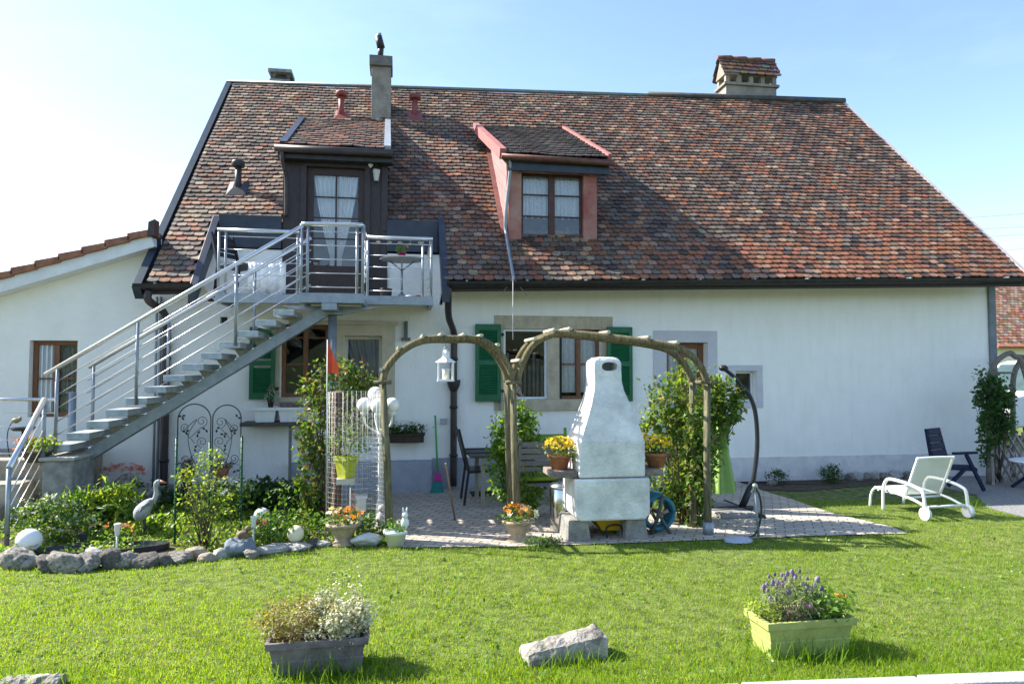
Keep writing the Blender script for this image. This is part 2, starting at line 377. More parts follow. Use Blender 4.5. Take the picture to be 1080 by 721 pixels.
def wall_mesh(x0, x1, z0, z1, y, holes, depth=.2, mb=None):
    mb = mb or MB()
    xs = sorted({x0, x1, *[h[0] for h in holes], *[h[1] for h in holes]}); zs = sorted({z0, z1, *[h[2] for h in holes], *[h[3] for h in holes]})
    for i in range(len(xs)-1):
        for j in range(len(zs)-1):
            cx, cz = (xs[i]+xs[i+1])/2, (zs[j]+zs[j+1])/2
            if any(h[0] < cx < h[1] and h[2] < cz < h[3] for h in holes): continue
            mb.add([(xs[i],y,zs[j]),(xs[i+1],y,zs[j]),(xs[i+1],y,zs[j+1]),(xs[i],y,zs[j+1])], [(0,1,2,3)])
    for a, b, c, d in holes:
        if d >= z1: continue
        for p, q in (((a,c),(b,c)),((b,c),(b,d)),((b,d),(a,d)),((a,d),(a,c))):
            mb.add([(p[0],y,p[1]),(q[0],y,q[1]),(q[0],y+depth,q[1]),(p[0],y+depth,p[1])], [(0,1,2,3)])
    return mb

def curtain(x0, x1, z0, z1, y, parent, m, folds=7, tie=None, scallop=0, name='curtain'):
    mb = MB(); nx, nz = 64, 16; vs = []
    for j in range(nz+1):
        v = j/nz
        for i in range(nx+1):
            u = i/nx; xx = x0+(x1-x0)*u
            if tie is not None:   # drawn towards a side, gathered low down
                c = (1-v); k = c**1.4 if v > .12 else .88**1.4
                xx = xx+(tie-xx)*min(.93, k*.93)
            zz = z0+(z1-z0)*v
            if scallop and j == 0: zz += .06*abs(math.sin(u*math.pi*scallop))
            vs.append((xx, y+.02*math.sin(u*folds*2*math.pi)+.006*math.sin(u*31), zz))
    fs = [(j*(nx+1)+i, j*(nx+1)+i+1, (j+1)*(nx+1)+i+1, (j+1)*(nx+1)+i) for j in range(nz) for i in range(nx)]
    mb.add(vs, fs, True); return mb.build(name, m, parent)

def window(x0, x1, z0, z1, y, parent, m, cols=2, bars=(), fw=.05, inset=.12, name='window', cur=None, mull=.07, room=True, sub=True, label=None):
    """frame mesh = the part; pane, curtain and dark room are its sub-parts"""
    yf = y+inset; mb = MB(); e = .002
    mb.box(x0+e, x0+fw, yf, yf+.05, z0+e, z1-e); mb.box(x1-fw, x1-e, yf, yf+.05, z0+e, z1-e)
    mb.box(x0+fw, x1-fw, yf+.001, yf+.05, z1-fw, z1-e); mb.box(x0+fw, x1-fw, yf+.001, yf+.05, z0+e, z0+fw)
    for c in range(1, cols):
        xm = x0+(x1-x0)*c/cols; mb.box(xm-mull/2, xm+mull/2, yf-.004, yf+.05, z0+fw, z1-fw)
    for b in bars:
        zb = z0+(z1-z0)*b
        for c in range(cols):
            a = x0+(x1-x0)*c/cols+(fw if c == 0 else mull/2); d = x0+(x1-x0)*(c+1)/cols-(fw if c == cols-1 else mull/2)
            mb.box(a, d, yf+.008, yf+.04, zb-.012, zb+.012)
    f = mb.build(name, m, parent, bevel=.004)
    if label: f['label'] = label
    if sub:
        pb = MB(); pb.box(x0+fw*.6, x1-fw*.6, yf+.022, yf+.027, z0+fw*.6, z1-fw*.6); pb.build('pane', M_glass, f)
        if cur: cur(f, yf+.062)
        if room:
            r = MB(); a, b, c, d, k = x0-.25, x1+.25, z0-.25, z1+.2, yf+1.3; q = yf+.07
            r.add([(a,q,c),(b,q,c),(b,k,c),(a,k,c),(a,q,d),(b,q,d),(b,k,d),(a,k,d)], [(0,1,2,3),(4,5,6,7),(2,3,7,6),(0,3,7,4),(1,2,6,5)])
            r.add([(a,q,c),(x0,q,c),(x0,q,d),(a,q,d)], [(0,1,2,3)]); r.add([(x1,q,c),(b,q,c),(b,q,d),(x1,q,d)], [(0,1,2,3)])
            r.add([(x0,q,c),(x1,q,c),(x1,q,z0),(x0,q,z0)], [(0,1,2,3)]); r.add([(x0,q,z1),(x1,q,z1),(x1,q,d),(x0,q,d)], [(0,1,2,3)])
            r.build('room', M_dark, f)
    return f

def PX(x0, y0, x1, y1, Y=0.0):
    a = F(x0, y1, Y); b = F(x1, y0, Y); return (a[0], b[0], a[2], b[2])
W1 = PX(295,342,347,419); W2 = PX(362,354,403,440); W3a = PX(531,347,577,421); W3b = PX(590,347,634,421)
D1 = PX(704,361,746,506); D1 = (D1[0], D1[1], .10, D1[3]); W4 = PX(776,391,798,424); VB = PX(232,334,240,341)
INX0, INX1, INY, FLZ = -2.66, .62, .35, 2.80       # balcony recess cut into the roof
holes = [W1, W2, W3a, W3b, D1, W4, VB, (INX0, INX1, 2.70, 3.45)]
mb = wall_mesh(-3.3, 9.73, 0, 3.45, 0, holes)
mb.add([(9.73,0,0),(9.73,9.5,0),(9.73,9.5,3.6),(9.73,4,7.6),(9.73,0,3.7)], [(0,1,2,3,4)])
mb.add([(-3.3,0,0),(-3.3,9.5,0),(-3.3,9.5,2.8),(-3.3,4,7.25),(-3.3,0,3.35)], [(0,1,2,3,4)])
mb.add([(-3.3,9.5,0),(9.73,9.5,0),(9.73,9.5,3.5),(-3.3,9.5,3.0)], [(0,1,2,3)])
mb.build('wall', M_wall, house)
# balcony recess: inner wall, cheeks and floor underside
r_ = MB()
for xa_, xb_ in ((INX0,-1.72),(-.22,INX1)): r_.add([(xa_,INY+.001,2.70),(xb_,INY+.001,2.70),(xb_,INY+.001,3.50),(xa_,INY+.001,3.50)], [(0,1,2,3)])
r_.add([(INX0,0,2.70),(INX1,0,2.70),(INX1,INY,2.70),(INX0,INY,2.70)], [(0,1,2,3)])
r_.add([(INX0+.03,-.5,2.9),(INX0+.03,INY,2.70),(INX0+.03,INY,3.6),(INX0+.03,0,3.3)], [(0,1,2,3)])
r_.add([(INX1-.03,-.5,2.9),(INX1-.03,INY,2.70),(INX1-.03,INY,3.6),(INX1-.03,0,3.3)], [(0,1,2,3)])
r_.build('recess_wall', M_wall, house)
p_ = MB(); p_.box(9.73, 9.86, -.04, .3, 0, 3.42); p_.build('corner_pilaster', mat('grey_pilaster', (.2,.22,.24), .85, .15, 5, .3), house, bevel=.01)
# plinth
b1 = MB(); z = .46
b1.box(-1.5, .47, -.22, -.003, 0, .44); b1.build('plinth_block', M_band, house, bevel=.01)
b1 = MB(); b1.box(.475, D1[0]-.2, -.012, -.001, 0, z); b1.build('plinth', M_band, house)
b1 = MB(); b1.box(D1[1]+.18, 9.72, -.012, -.001, 0, .38); b1.build('plinth', M_band2, house)
b1 = MB(); b1.box(-3.25, -1.51, -.16, -.003, 0, .17); b1.build('plinth_kerb', M_conc, house, bevel=.01)

# window and door surrounds (rings a few mm proud of the render)
def ring(x0, x1, z0, z1, o, i, y, t, m, name, parent=house):
    mb = MB()
    mb.box(o[0], i[0], y-t, y-.001, o[2], o[3]); mb.box(i[1], o[1], y-t, y-.001, o[2], o[3])
    mb.box(i[0], i[1], y-t+.001, y-.001, i[3], o[3])
    if o[2] < i[2]: mb.box(i[0], i[1], y-t-.004, y-.001, o[2], i[2])
    return mb.build(name, m, parent)
o3 = PX(521,334,646,433)
mb = MB(); t = .012
mb.box(o3[0], W3a[0], -t, -.001, o3[2], o3[3]); mb.box(W3b[1], o3[1], -t, -.001, o3[2], o3[3]); mb.box(W3a[1], W3b[0], -t, -.001, W3a[2], W3a[3])
mb.box(W3a[0], W3b[1], -t+.001, -.001, W3a[3], o3[3]); mb.box(W3a[0]-.05, W3b[1]+.05, -.05, -.001, o3[2], W3a[2])
mb.build('window_surround', M_stone, house, bevel=.004)
od = PX(690,349,756,500); ring(0,0,0,0, (od[0],od[1],0,od[3]), D1, 0, .012, M_lilac, 'door_surround')
ow = PX(769,385,804,430); ring(0,0,0,0, ow, W4, 0, .012, M_lilac, 'window_surround')
o1 = PX(289,342,353,427); mb = MB(); mb.box(o1[0], W1[0], -.02, -.001, o1[2], o1[3]); mb.box(W1[1], o1[1]-.01, -.02, -.001, o1[2], o1[3]); mb.box(W1[0], W1[1], -.03, -.001, o1[2], W1[2]); mb.build('window_surround', M_beige, house, bevel=.004)
o2 = PX(353,341,417,460); ring(0,0,0,0, o2, W2, 0, .03, M_beige, 'window_surround')
mb = MB(); q = PX(305,339,420,342); mb.box(q[0], q[1], -.06, -.032, q[2], q[3]); mb.build('lintel_board', M_beige, house)

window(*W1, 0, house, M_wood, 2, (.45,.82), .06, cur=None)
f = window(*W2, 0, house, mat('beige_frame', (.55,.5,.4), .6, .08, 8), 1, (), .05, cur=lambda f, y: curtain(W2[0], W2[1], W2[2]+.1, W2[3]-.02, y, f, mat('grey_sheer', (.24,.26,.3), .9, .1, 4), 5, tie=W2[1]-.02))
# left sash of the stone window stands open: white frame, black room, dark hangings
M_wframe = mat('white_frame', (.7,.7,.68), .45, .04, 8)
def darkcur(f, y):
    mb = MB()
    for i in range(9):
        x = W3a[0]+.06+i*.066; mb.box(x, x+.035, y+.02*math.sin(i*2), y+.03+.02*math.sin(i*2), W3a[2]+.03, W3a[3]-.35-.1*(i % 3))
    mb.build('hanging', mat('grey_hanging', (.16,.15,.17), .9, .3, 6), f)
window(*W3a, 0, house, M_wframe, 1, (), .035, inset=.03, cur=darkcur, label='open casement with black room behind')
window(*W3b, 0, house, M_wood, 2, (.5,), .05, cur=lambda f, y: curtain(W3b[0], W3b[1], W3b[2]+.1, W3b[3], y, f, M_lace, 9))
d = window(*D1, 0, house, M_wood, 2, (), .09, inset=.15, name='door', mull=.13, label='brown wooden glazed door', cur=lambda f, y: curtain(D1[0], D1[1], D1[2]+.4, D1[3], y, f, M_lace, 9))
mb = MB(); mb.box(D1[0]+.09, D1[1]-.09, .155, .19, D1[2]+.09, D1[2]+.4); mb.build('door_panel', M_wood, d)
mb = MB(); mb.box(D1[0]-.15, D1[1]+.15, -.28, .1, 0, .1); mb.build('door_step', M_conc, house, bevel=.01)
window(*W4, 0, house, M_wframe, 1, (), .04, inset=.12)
mb = MB(); mb.box(VB[0], VB[1], .1, .12, VB[2], VB[3]); mb.build('wall_vent', M_black, house)
mb = MB(); q = PX(464,441,471,447); mb.box(q[0], q[1], -.035, -.001, q[2], q[3]); mb.build('outlet_box', mat('grey_plastic', (.45,.46,.47), .6, .05, 9), house, bevel=.006)
mb = MB(); q = PX(426,339,430,357); mb.box(q[0], q[1], -.08, -.001, q[2], q[3]); mb.box(q[0]-.04, q[1]+.04, -.1, -.001, q[2]-.03, q[2]+.01); mb.build('iron_bracket', mat('old_iron', (.14,.14,.14), .8, .2, 20), house)

def shutter(x0, y0, x1, y1, ytilt=0.0):
    a, b, c, d_ = PX(x0, y0, x1, y1, -.04); mb = MB(); t = .035; e = .055; yy = -.05
    mb.box(a, a+e, yy-t, yy, c, d_); mb.box(b-e, b, yy-t, yy, c, d_)
    for z0, z1 in ((c, c+.09), (d_-.09, d_), ((c+d_)/2-.035, (c+d_)/2+.035)): mb.box(a+e, b-e, yy-t+.001, yy-.001, z0, z1)
    n = 26; h = (d_-c-.18)/n
    for i in range(n):
        z = c+.09+h*(i+.5)
        if abs(z-(c+d_)/2) < .05: continue
        mb.obox(((a+b)/2, yy-t/2, z), b-a-2*e, .008, h*1.25, rx=math.radians(-38))
    s = mb.build('shutter', M_green, house)
    for z in (c+.15, d_-.15):
        h2 = MB(); h2.box(b-.02 if x0 < 560 else a-.04, b+.05 if x0 < 560 else a+.03, yy-.006, yy+.045, z-.02, z+.02); h2.build('hinge', M_black, s)
shutter(263,345,291,421); shutter(501,342,528,423); shutter(640,345,666,423)

# ---- roof ----------------------------------------------------------------
BDX0, BDX1, BDY, BDB = -1.72, -.22, .35, 2.86      # brown dormer: sides, front, back contact
RDX0, RDX1, RDY, RDB = 1.64, 3.03, .12, 2.76       # red dormer
def cut(x, y, e=0.0):
    return (INX0-e < x < INX1+e and y < INY+e) or (BDX0 < x < BDX1 and y < BDB-.35) or (RDX0+.05 < x < RDX1-.05 and RDY+.1 < y < RDB-.35)
mb = MB(); n1, n2 = 133, 46
for i in range(n1):
    for j in range(n2):
        x0, x1 = XL+(XR-XL)*i/n1, XL+(XR-XL)*(i+1)/n1; y0, y1 = -.6+4.6*j/n2, -.6+4.6*(j+1)/n2
        if cut((x0+x1)/2, (y0+y1)/2): continue
        mb.add([(x0,y0,zroof(x0,y0)-.03),(x1,y0,zroof(x1,y0)-.03),(x1,y1,zroof(x1,y1)-.03),(x0,y1,zroof(x0,y1)-.03)], [(0,1,2,3)])
mb.add([(XL,4,7.37),(XR,4,7.77),(XR,10.2,3.1),(XL,10.2,2.7)], [(0,1,2,3)])
roof = mb.build('roof', mat('roof_battens', (.05,.04,.035), .9, .3, 9), house); roof['label'] = 'steep roof of weathered red, brown and grey beaver-tail tiles'

def tilemat(name):
    m = bpy.data.materials.new(name); m.use_nodes = True; N = m.node_tree.nodes; L = m.node_tree.links; p = N['Principled BSDF']
    a = N.new('ShaderNodeAttribute'); a.attribute_name = 'tint'; tc = N.new('ShaderNodeTexCoord')
    n = N.new('ShaderNodeTexNoise'); n.inputs['Scale'].default_value = 22; n.inputs['Detail'].default_value = 5; L.new(tc.outputs['Object'], n.inputs['Vector'])
    r = N.new('ShaderNodeValToRGB'); r.color_ramp.elements[0].color = (.55,.55,.58,1); r.color_ramp.elements[1].color = (1.15,1.13,1.1,1)
    r.color_ramp.elements[0].position = .35; r.color_ramp.elements[1].position = .65; L.new(n.outputs[0], r.inputs[0])
    mx = N.new('ShaderNodeMixRGB'); mx.blend_type = 'MULTIPLY'; mx.inputs[0].default_value = 1; L.new(a.outputs['Color'], mx.inputs[1]); L.new(r.outputs[0], mx.inputs[2])
    L.new(mx.outputs[0], p.inputs['Base Color']); p.inputs['Roughness'].default_value = .62; p.inputs['Specular IOR Level'].default_value = .4
    b = N.new('ShaderNodeBump'); b.inputs['Strength'].default_value = .4; b.inputs['Distance'].default_value = .01; L.new(n.outputs[0], b.inputs['Height']); L.new(b.outputs[0], p.inputs['Normal'])
    return m
M_tile = tilemat('beaver_tail_tiles')
PAL = dict(dark=(.075,.052,.043), brown=(.135,.088,.062), rust=(.20,.092,.052), red=(.28,.115,.06), salmon=(.33,.185,.115), beige=(.32,.235,.16), grey=(.165,.128,.10))
def tile_tint(x, v):
    k = mnoise.noise((x*.55, v*3.2, 3.1))*.6+mnoise.noise((x*1.7, v*9, 9.1))*.45+random.gauss(0,.2)
    right = (x+3.35)/13.25
    if (v < .13 and x > 3.4) or (v < .24 and x > 6.2 and random.random() < .6): w = dict(red=5, rust=2, dark=1.1, salmon=1.6, grey=.7)
    elif v < .3 and x < -1: w = dict(beige=2.6, salmon=2.4, grey=3.4, red=.9, brown=.8, dark=.3)
    elif x < 1: w = dict(beige=1.9, salmon=1.5, grey=4.2, red=.4, brown=3.6, dark=.8, rust=1.2)
    else: w = dict(beige=1.0-right*.6, salmon=.9+right*.6, grey=4.2-right*1.2, red=.3+right*1.5, brown=4.6-right, dark=2.4, rust=1.2+right*1.3)
    if k > .25: w['red'] = w.get('red',0)*2.2; w['rust'] = w.get('rust',0)*2; w['dark'] *= .4
    if k < -.25: w['dark'] *= 2.4; w['red'] *= .4; w['grey'] = w.get('grey',0)*1.6
    nm = random.choices(list(w), list(w.values()))[0]; f = random.uniform(.84, 1.08); c = PAL[nm]
    return tuple(q*f*random.uniform(.94,1.06) for q in c)
def tile_field(name, pt, nrmf, nu, nv, parent, keep, tintf, m, wgap=.94, over=1.75, th=.018, lift=.022):
    """pt(u,v) on the plane; rows v=0 at the eave. every tile: flat plate with a rounded lower end"""
    V = []; Fc = []; T = []
    for j in range(nv):
        for i in range(-1, nu+1):
            u0 = (i+(.5 if j % 2 else 0))/nu; u1 = u0+wgap/nu; uc = (u0+u1)/2
            if u0 < -.001 or u1 > 1.001:
                if u1 <= 0 or u0 >= 1: continue
                u0 = max(u0, 0); u1 = min(u1, 1)
            v0 = j/nv; v1 = min((j+over)/nv, 1.0)
            if not keep(uc, v0+.5/nv): continue
            a, b, c, d = [np.array(pt(*q)) for q in ((u0,v0),(u1,v0),(u1,v1),(u0,v1))]
            n = nrmf; L1 = (d-a); W_ = (b-a); ln = np.linalg.norm(L1); jit = random.gauss(0,.005); s = L1/ln
            hi = n*(lift+th+random.gauss(0,.002)); lo = n*.004; tw = random.gauss(0,.003)
            prof = [(0,.26),(.06,.14),(.2,.045),(.5,0),(.8,.045),(.94,.14),(1,.26)]
            row = ln/over*1.0
            top = [a+W_*x+s*(y*row*.9+jit)+hi+n*tw*(x-.5) for x, y in prof]
            vs = [d+lo, *top, c+lo]; low = [t-n*th for t in top]
            b0 = len(V); V += vs+low; k = len(top)
            Fc.append([b0+q for q in range(k+2)])
            for q in range(k-1): Fc.append([b0+1+q, b0+k+2+q, b0+k+3+q, b0+2+q])
            T += [tintf(uc, v0)]*(len(vs)+len(low))
    g = org_of(parent); me = bpy.data.meshes.new(name); me.from_pydata([tuple(np.array(q)-g) for q in V], [], Fc); me.materials.append(m)
    at = me.color_attributes.new('tint', 'FLOAT_COLOR', 'POINT'); at.data.foreach_set('color', np.array([(*t, 1) for t in T], np.float32).ravel())
    return link(name, me, parent)
RN = np.cross((XR-XL, 0, .355), (0, 4.6, 4.51)); RN = RN/np.linalg.norm(RN)
def rpt(u, v):
    x = XL+.1+(XR-XL-.14)*u; y = -.64+4.62*v; k = .022*mnoise.noise((x*.6, v*3, 0))+.012*mnoise.noise((x*2.3, v*7, 5))
    return (x, y-k*.7, zroof(x, y)+k*.7)
tile_field('tiles', rpt, RN, 92, 54, roof, lambda u, v: not cut(rpt(u,v)[0], rpt(u,v)[1], .03), lambda u, v: tile_tint(rpt(u,v)[0], v), M_tile)
# ridge, verges
mb = MB(); mb.tube([(XL-.04,4.0,zroof(XL,4)+.03),(5.3,4.0,zroof(5.3,4)+.03)], .04, 8); mb.build('ridge_cap', mat('zinc_ridge', (.2,.215,.21), .5, .15, 8, metal=.4), roof)
mb = MB(); mb.tube([(5.3,4.02,zroof(5.3,4)+.05),(XR+.03,4.02,zroof(XR,4)+.05)], .075, 8); mb.build('ridge_cap', mat('dark_ridge', (.06,.055,.05), .6, .3, 6), roof)
mb = MB(); mb.slab((XL-.05,-.76,zroof(XL,-.76)+.07),(XL+.05,-.76,zroof(XL,-.76)+.07),(XL+.05,4.03,zroof(XL,4)+.08),(XL-.05,4.03,zroof(XL,4)+.08),.2); mb.build('verge_board', mat('verge_sheet', (.035,.05,.066), .45, .15, 8, metal=.35), roof)
mb = MB(); mb.slab((XR-.03,-.68,zroof(XR,-.68)+.06),(XR+.05,-.68,zroof(XR,-.68)+.06),(XR+.05,4.05,zroof(XR,4)+.07),(XR-.03,4.05,zroof(XR,4)+.07),.16); mb.build('verge_board', mat('pale_verge', (.5,.42,.4), .7, .15, 8), roof)
# eaves: soffit boards, fascia, gutters
def eave(x0, x1):
    mb = MB(); mb.slab((x0,-.6,ez(x0)-.04),(x1,-.6,ez(x1)-.04),(x1,0,ez(x1)+.2),(x0,0,ez(x0)+.2),.03)
    mb.prism([(x0,-.6,ez(x0)-.17),(x1,-.6,ez(x1)-.17),(x1,-.6,ez(x1)-.02),(x0,-.6,ez(x0)-.02)], (0,.025,0)); mb.build('eave_board', M_dkwood, roof)
    mb = MB(); n = 9; prof = [(-.075*math.cos(math.pi*k/(n-1)), -.075*math.sin(math.pi*k/(n-1))) for k in range(n)]
    vs = [(x, -.69+p, ez(x)-.045+q) for x in (x0-.02, x1+.02) for p, q in prof]+[(x, -.69+p*.93, ez(x)-.045+q*.93) for x in (x0-.02, x1+.02) for p, q in prof]
    fs = [(i, i+1, n+i+1, n+i) for i in range(n-1)]+[(2*n+i, 3*n+i, 3*n+i+1, 2*n+i+1) for i in range(n-1)]
    fs += [(0, n, 3*n, 2*n), (n-1, 2*n-1, 4*n-1, 3*n-1)]+[(i, 2*n+i, 2*n+i+1, i+1) for i in range(n-1)]+[(n+i, n+i+1, 3*n+i+1, 3*n+i) for i in range(n-1)]
    mb.add(vs, fs, False); g = mb.build('gutter', M_gut, house)
    x = x0+.25
    while x < x1:
        br = MB(); br.box(x-.012, x+.012, -.775, -.6, ez(x)-.05, ez(x)-.03); x += .85; br.build('gutter_bracket', M_galv, g)
eave(.66, XR+.02); eave(XL-.02, INX0-.02)
def dpipe(pts, r=.045, hop=None):
    mb = MB(); mb.tube(bez(pts, 6), r, 10)
    if hop is not None: mb.lathe([(.05,-.12),(.09,-.03),(.1,.03),(.1,.05)], hop, 12)
    p = mb.build('downpipe', M_pipe, house)
    x, y, zt = pts[-1]
    for z in (.5, 1.2, 1.9): c = MB(); c.lathe([(r+.012,-.02),(r+.012,.02)], (x, y, z), 10); c.build('pipe_clip', M_gut, p)
xA = F(478.5,420,-.07)[0]; zA = F(478,345,-.07)[2]; a = F(473,303,-.69)
dpipe([(a[0],-.69,a[2]),(a[0],-.66,a[2]-.14),(a[0]+.03,-.35,zA+.12),(xA,-.08,zA-.1),(xA,-.07,1.9),(xA,-.07,.9),(xA,-.07,.06)], .048, (xA,-.07,F(479,404,-.07)[2]))
xB = F(174.5,420,-.07)[0]; a = F(157,307,-.69)
dpipe([(a[0],-.69,a[2]),(a[0],-.69,a[2]-.12),(a[0]+.1,-.4,2.5),(xB,-.08,2.3),(xB,-.07,2.1),(xB,-.07,1.0),(xB,-.07,.1)], .05)
for px in (163.5, 167.5):
    x = F(px,420,-.04)[0]; mb = MB(); mb.tube([(x,-.04,2.75),(x,-.04,.15)], .018, 8); mb.build('conduit', mat('grey_conduit', (.3,.32,.34), .5, .1, 8), house)

# sheet metal sides and knee wall of the recess
for x, s in ((INX0,-1),(INX1,1)):
    pts = [(-.78,zroof(x,-.78)-.16),(-.78,zroof(x,-.78)+.05),(INY+.05,zroof(x,INY)+.16),(INY+.05,zroof(x,INY)-.14)]
    mb = MB(); mb.prism([(x-.05, y, z) for y, z in pts], (.1,0,0)); mb.build('recess_flashing', M_navy, house, bevel=.006)
zk = zroof(-1, INY)
for x0, x1 in ((INX0+.05, BDX0-.01),(BDX1+.02, INX1-.05)): mb = MB(); mb.box(x0, x1, INY-.05, INY-.002, zk-.36, zk+.12); mb.build('knee_board', M_navy, house, bevel=.006)

# ---- brown balcony dormer --------------------------------------------------
zf = F(350,165,BDY)[2]; DD = PX(322,178,385,306,BDY); DD = (DD[0], DD[1], FLZ+.02, DD[3])
mb = wall_mesh(BDX0, BDX1, FLZ-.1, zf+.12, BDY, [DD], .12)
for x in (BDX0, BDX1): mb.add([(x,BDY,FLZ-.1),(x,BDY,zf+.1),(x,BDB-.1,zroof(x,BDB)-.12),(x,BDB-.1,zroof(x,BDB)-.4)], [(0,1,2,3)])
bd = mb.build('dormer', M_dkwood, house); bd['label'] = 'dark brown dormer with balcony door'
mb = MB(); mb.box(BDX1-.06, BDX1+.03, BDY-.03, BDY-.001, FLZ, zf); mb.box(DD[0]-.08, DD[0], BDY-.03, BDY-.001, FLZ, DD[3]+.09); mb.box(DD[1], DD[1]+.08, BDY-.03, BDY-.001, FLZ, DD[3]+.09); mb.box(DD[0], DD[1], BDY-.032, BDY-.001, DD[3], DD[3]+.09)
mb.build('door_surround', M_dkwood, bd)
def dcur(y):
    xm = (DD[0]+DD[1])/2
    for t, a, b in ((xm-.02, DD[0]+.1, xm), (xm+.02, xm, DD[1]-.1)): curtain(a, b, DD[2]+.45, DD[3]-.1, y, bd, M_sheer, 5, tie=t)
mb = MB(); y = BDY+.05; e = .1; zp = FLZ+.5
mb.box(DD[0], DD[0]+e, y, y+.05, DD[2], DD[3]-.002); mb.box(DD[1]-e, DD[1], y, y+.05, DD[2], DD[3]-.002); mb.box(DD[0]+e, DD[1]-e, y+.001, y+.05, DD[3]-.11, DD[3]-.003); mb.box(DD[0]+e, DD[1]-e, y+.001, y+.05, DD[2], zp)
xm = (DD[0]+DD[1])/2; mb.box(xm-.012, xm+.012, y+.01, y+.04, zp, DD[3]-.11)
for k in (.3,.53,.76): zz = zp+(DD[3]-.11-zp)*k; mb.box(DD[0]+e, DD[1]-e, y+.012, y+.038, zz-.01, zz+.01)
mb.build('balcony_door', mat('door_timber', (.05,.028,.024), .5, .3, 9, stretch=(8,8,1)), bd, bevel=.004)
mb = MB(); mb.box(DD[0]+e, DD[1]-e, y+.022, y+.027, zp, DD[3]-.11); mb.build('pane', M_glass, bd)
dcur(y+.065)
mb = MB(); mb.add([(DD[0]-.2,y+.9,FLZ),(DD[1]+.2,y+.9,FLZ),(DD[1]+.2,y+.9,DD[3]+.2),(DD[0]-.2,y+.9,DD[3]+.2)], [(0,1,2,3)]); mb.build('room', mat('pale_room_sky_tint', (.22,.24,.29), .9, .15, 2), bd)  # pale room back; its blue tint imitates sky reflected in the glass
def dormer_roof(x0, x1, yf, zfr, yb, par, tint, nu, nv, xb0=None, xb1=None):
    xb0 = x0 if xb0 is None else xb0; xb1 = x1 if xb1 is None else xb1
    zb0, zb1 = zroof(xb0,yb)+.03, zroof(xb1,yb)+.03
    P = lambda u, v: np.array(((x0*(1-u)+x1*u)*(1-v)+(xb0*(1-u)+xb1*u)*v, yf*(1-v)+yb*v, zfr*(1-v)+(zb0*(1-u)+zb1*u)*v+.02*mnoise.noise((u*4, v*3, x0))))
    mb = MB(); mb.slab(P(0,0)-(0,0,.03), P(1,0)-(0,0,.03), P(1,1)-(0,0,.03), P(0,1)-(0,0,.03), .08); mb.build('dormer_roof', M_dkwood, par)
    n = np.cross(P(1,0)-P(0,0), P(0,1)-P(0,0)); n /= np.linalg.norm(n)
    tile_field('dormer_tiles', P, n, nu, nv, par, lambda u, v: True, tint, M_tile, lift=.014)
    return P
BFY = .12; zbf = F(350,157,BFY)[2]
def t_br(u, v): c = PAL[random.choices(['rust','brown','dark','red'], [3.5,2.5,2,1])[0]]; f = random.uniform(.5,.95); return tuple(q*f for q in c)
x0, x1 = F(294,158,BFY)[0], F(413,158,BFY)[0]
P = dormer_roof(x0+.06, x1-.06, BFY, zbf+.03, BDB, bd, t_br, 9, 14, F(319,127,BDB)[0], F(409,131,BDB)[0])
mb = MB(); mb.box(x0-.02, x1+.02, BFY+.03, BFY+.08, zbf-.16, zbf-.03); mb.box(x0-.02, x1+.02, BFY+.081, BDY+.0, zbf-.16, zbf-.13); mb.build('dormer_fascia', M_gut, bd, bevel=.005)
mb = MB(); mb.tube([(x0-.05,BFY-.03,zbf-.035),(x1+.03,BFY-.03,zbf-.035)], .055, 10); xx = F(302,190,.25)[0]
mb.tube(bez([(x0+.05,BFY-.02,zbf-.05),(x0+.05,BFY,zbf-.2),(xx,.22,zbf-.42),(xx,.25,zbf-.7),(xx,.27,zk+.1)], 6), .03, 8); mb.build('dormer_gutter', M_pipe, bd)
for u, m_, nm in ((0, M_navy, 'verge_trim'), (1, mat('zinc_trim', (.5,.53,.56), .35, .1, 8, metal=.5), 'verge_trim')):
    a, b = P(u,0), P(u,1); s = -1 if u == 0 else 1; mb = MB()
    mb.slab(a+(-.05,0,.05), a+(.05,0,.05), b+(.05,0,.06), b+(-.05,0,.06), .14); mb.build(nm, m_, bd)
# wall lamp beside the balcony door
a = F(397,184,BDY-.12); mb = MB(); mb.lathe([(.03,-.1),(.055,.06),(.055,.07)], a, 6, smooth=False); lamp = mb.build('wall_lamp', mat('lamp_glass', (.5,.5,.45), .2, .1, 9), bd)
mb = MB(); mb.lathe([(.07,.07),(.02,.12),(.015,.15)], a, 6, smooth=False); mb.lathe([(.012,-.13),(.035,-.1)], a, 6); mb.tube(bez([a+(0,0,.14), a+(0,.03,.2), a+(0,.1,.12), a+(0,.115,0)], 5), .008, 6); mb.build('lamp_bracket', M_black, bd)
a = F(391,172,BDY-.06); mb = MB(); mb.lathe([(.012,-.07),(.04,-.03),(.035,.03),(.008,.09)], a, 10); mb.build('doorbell_figure', M_white, bd)

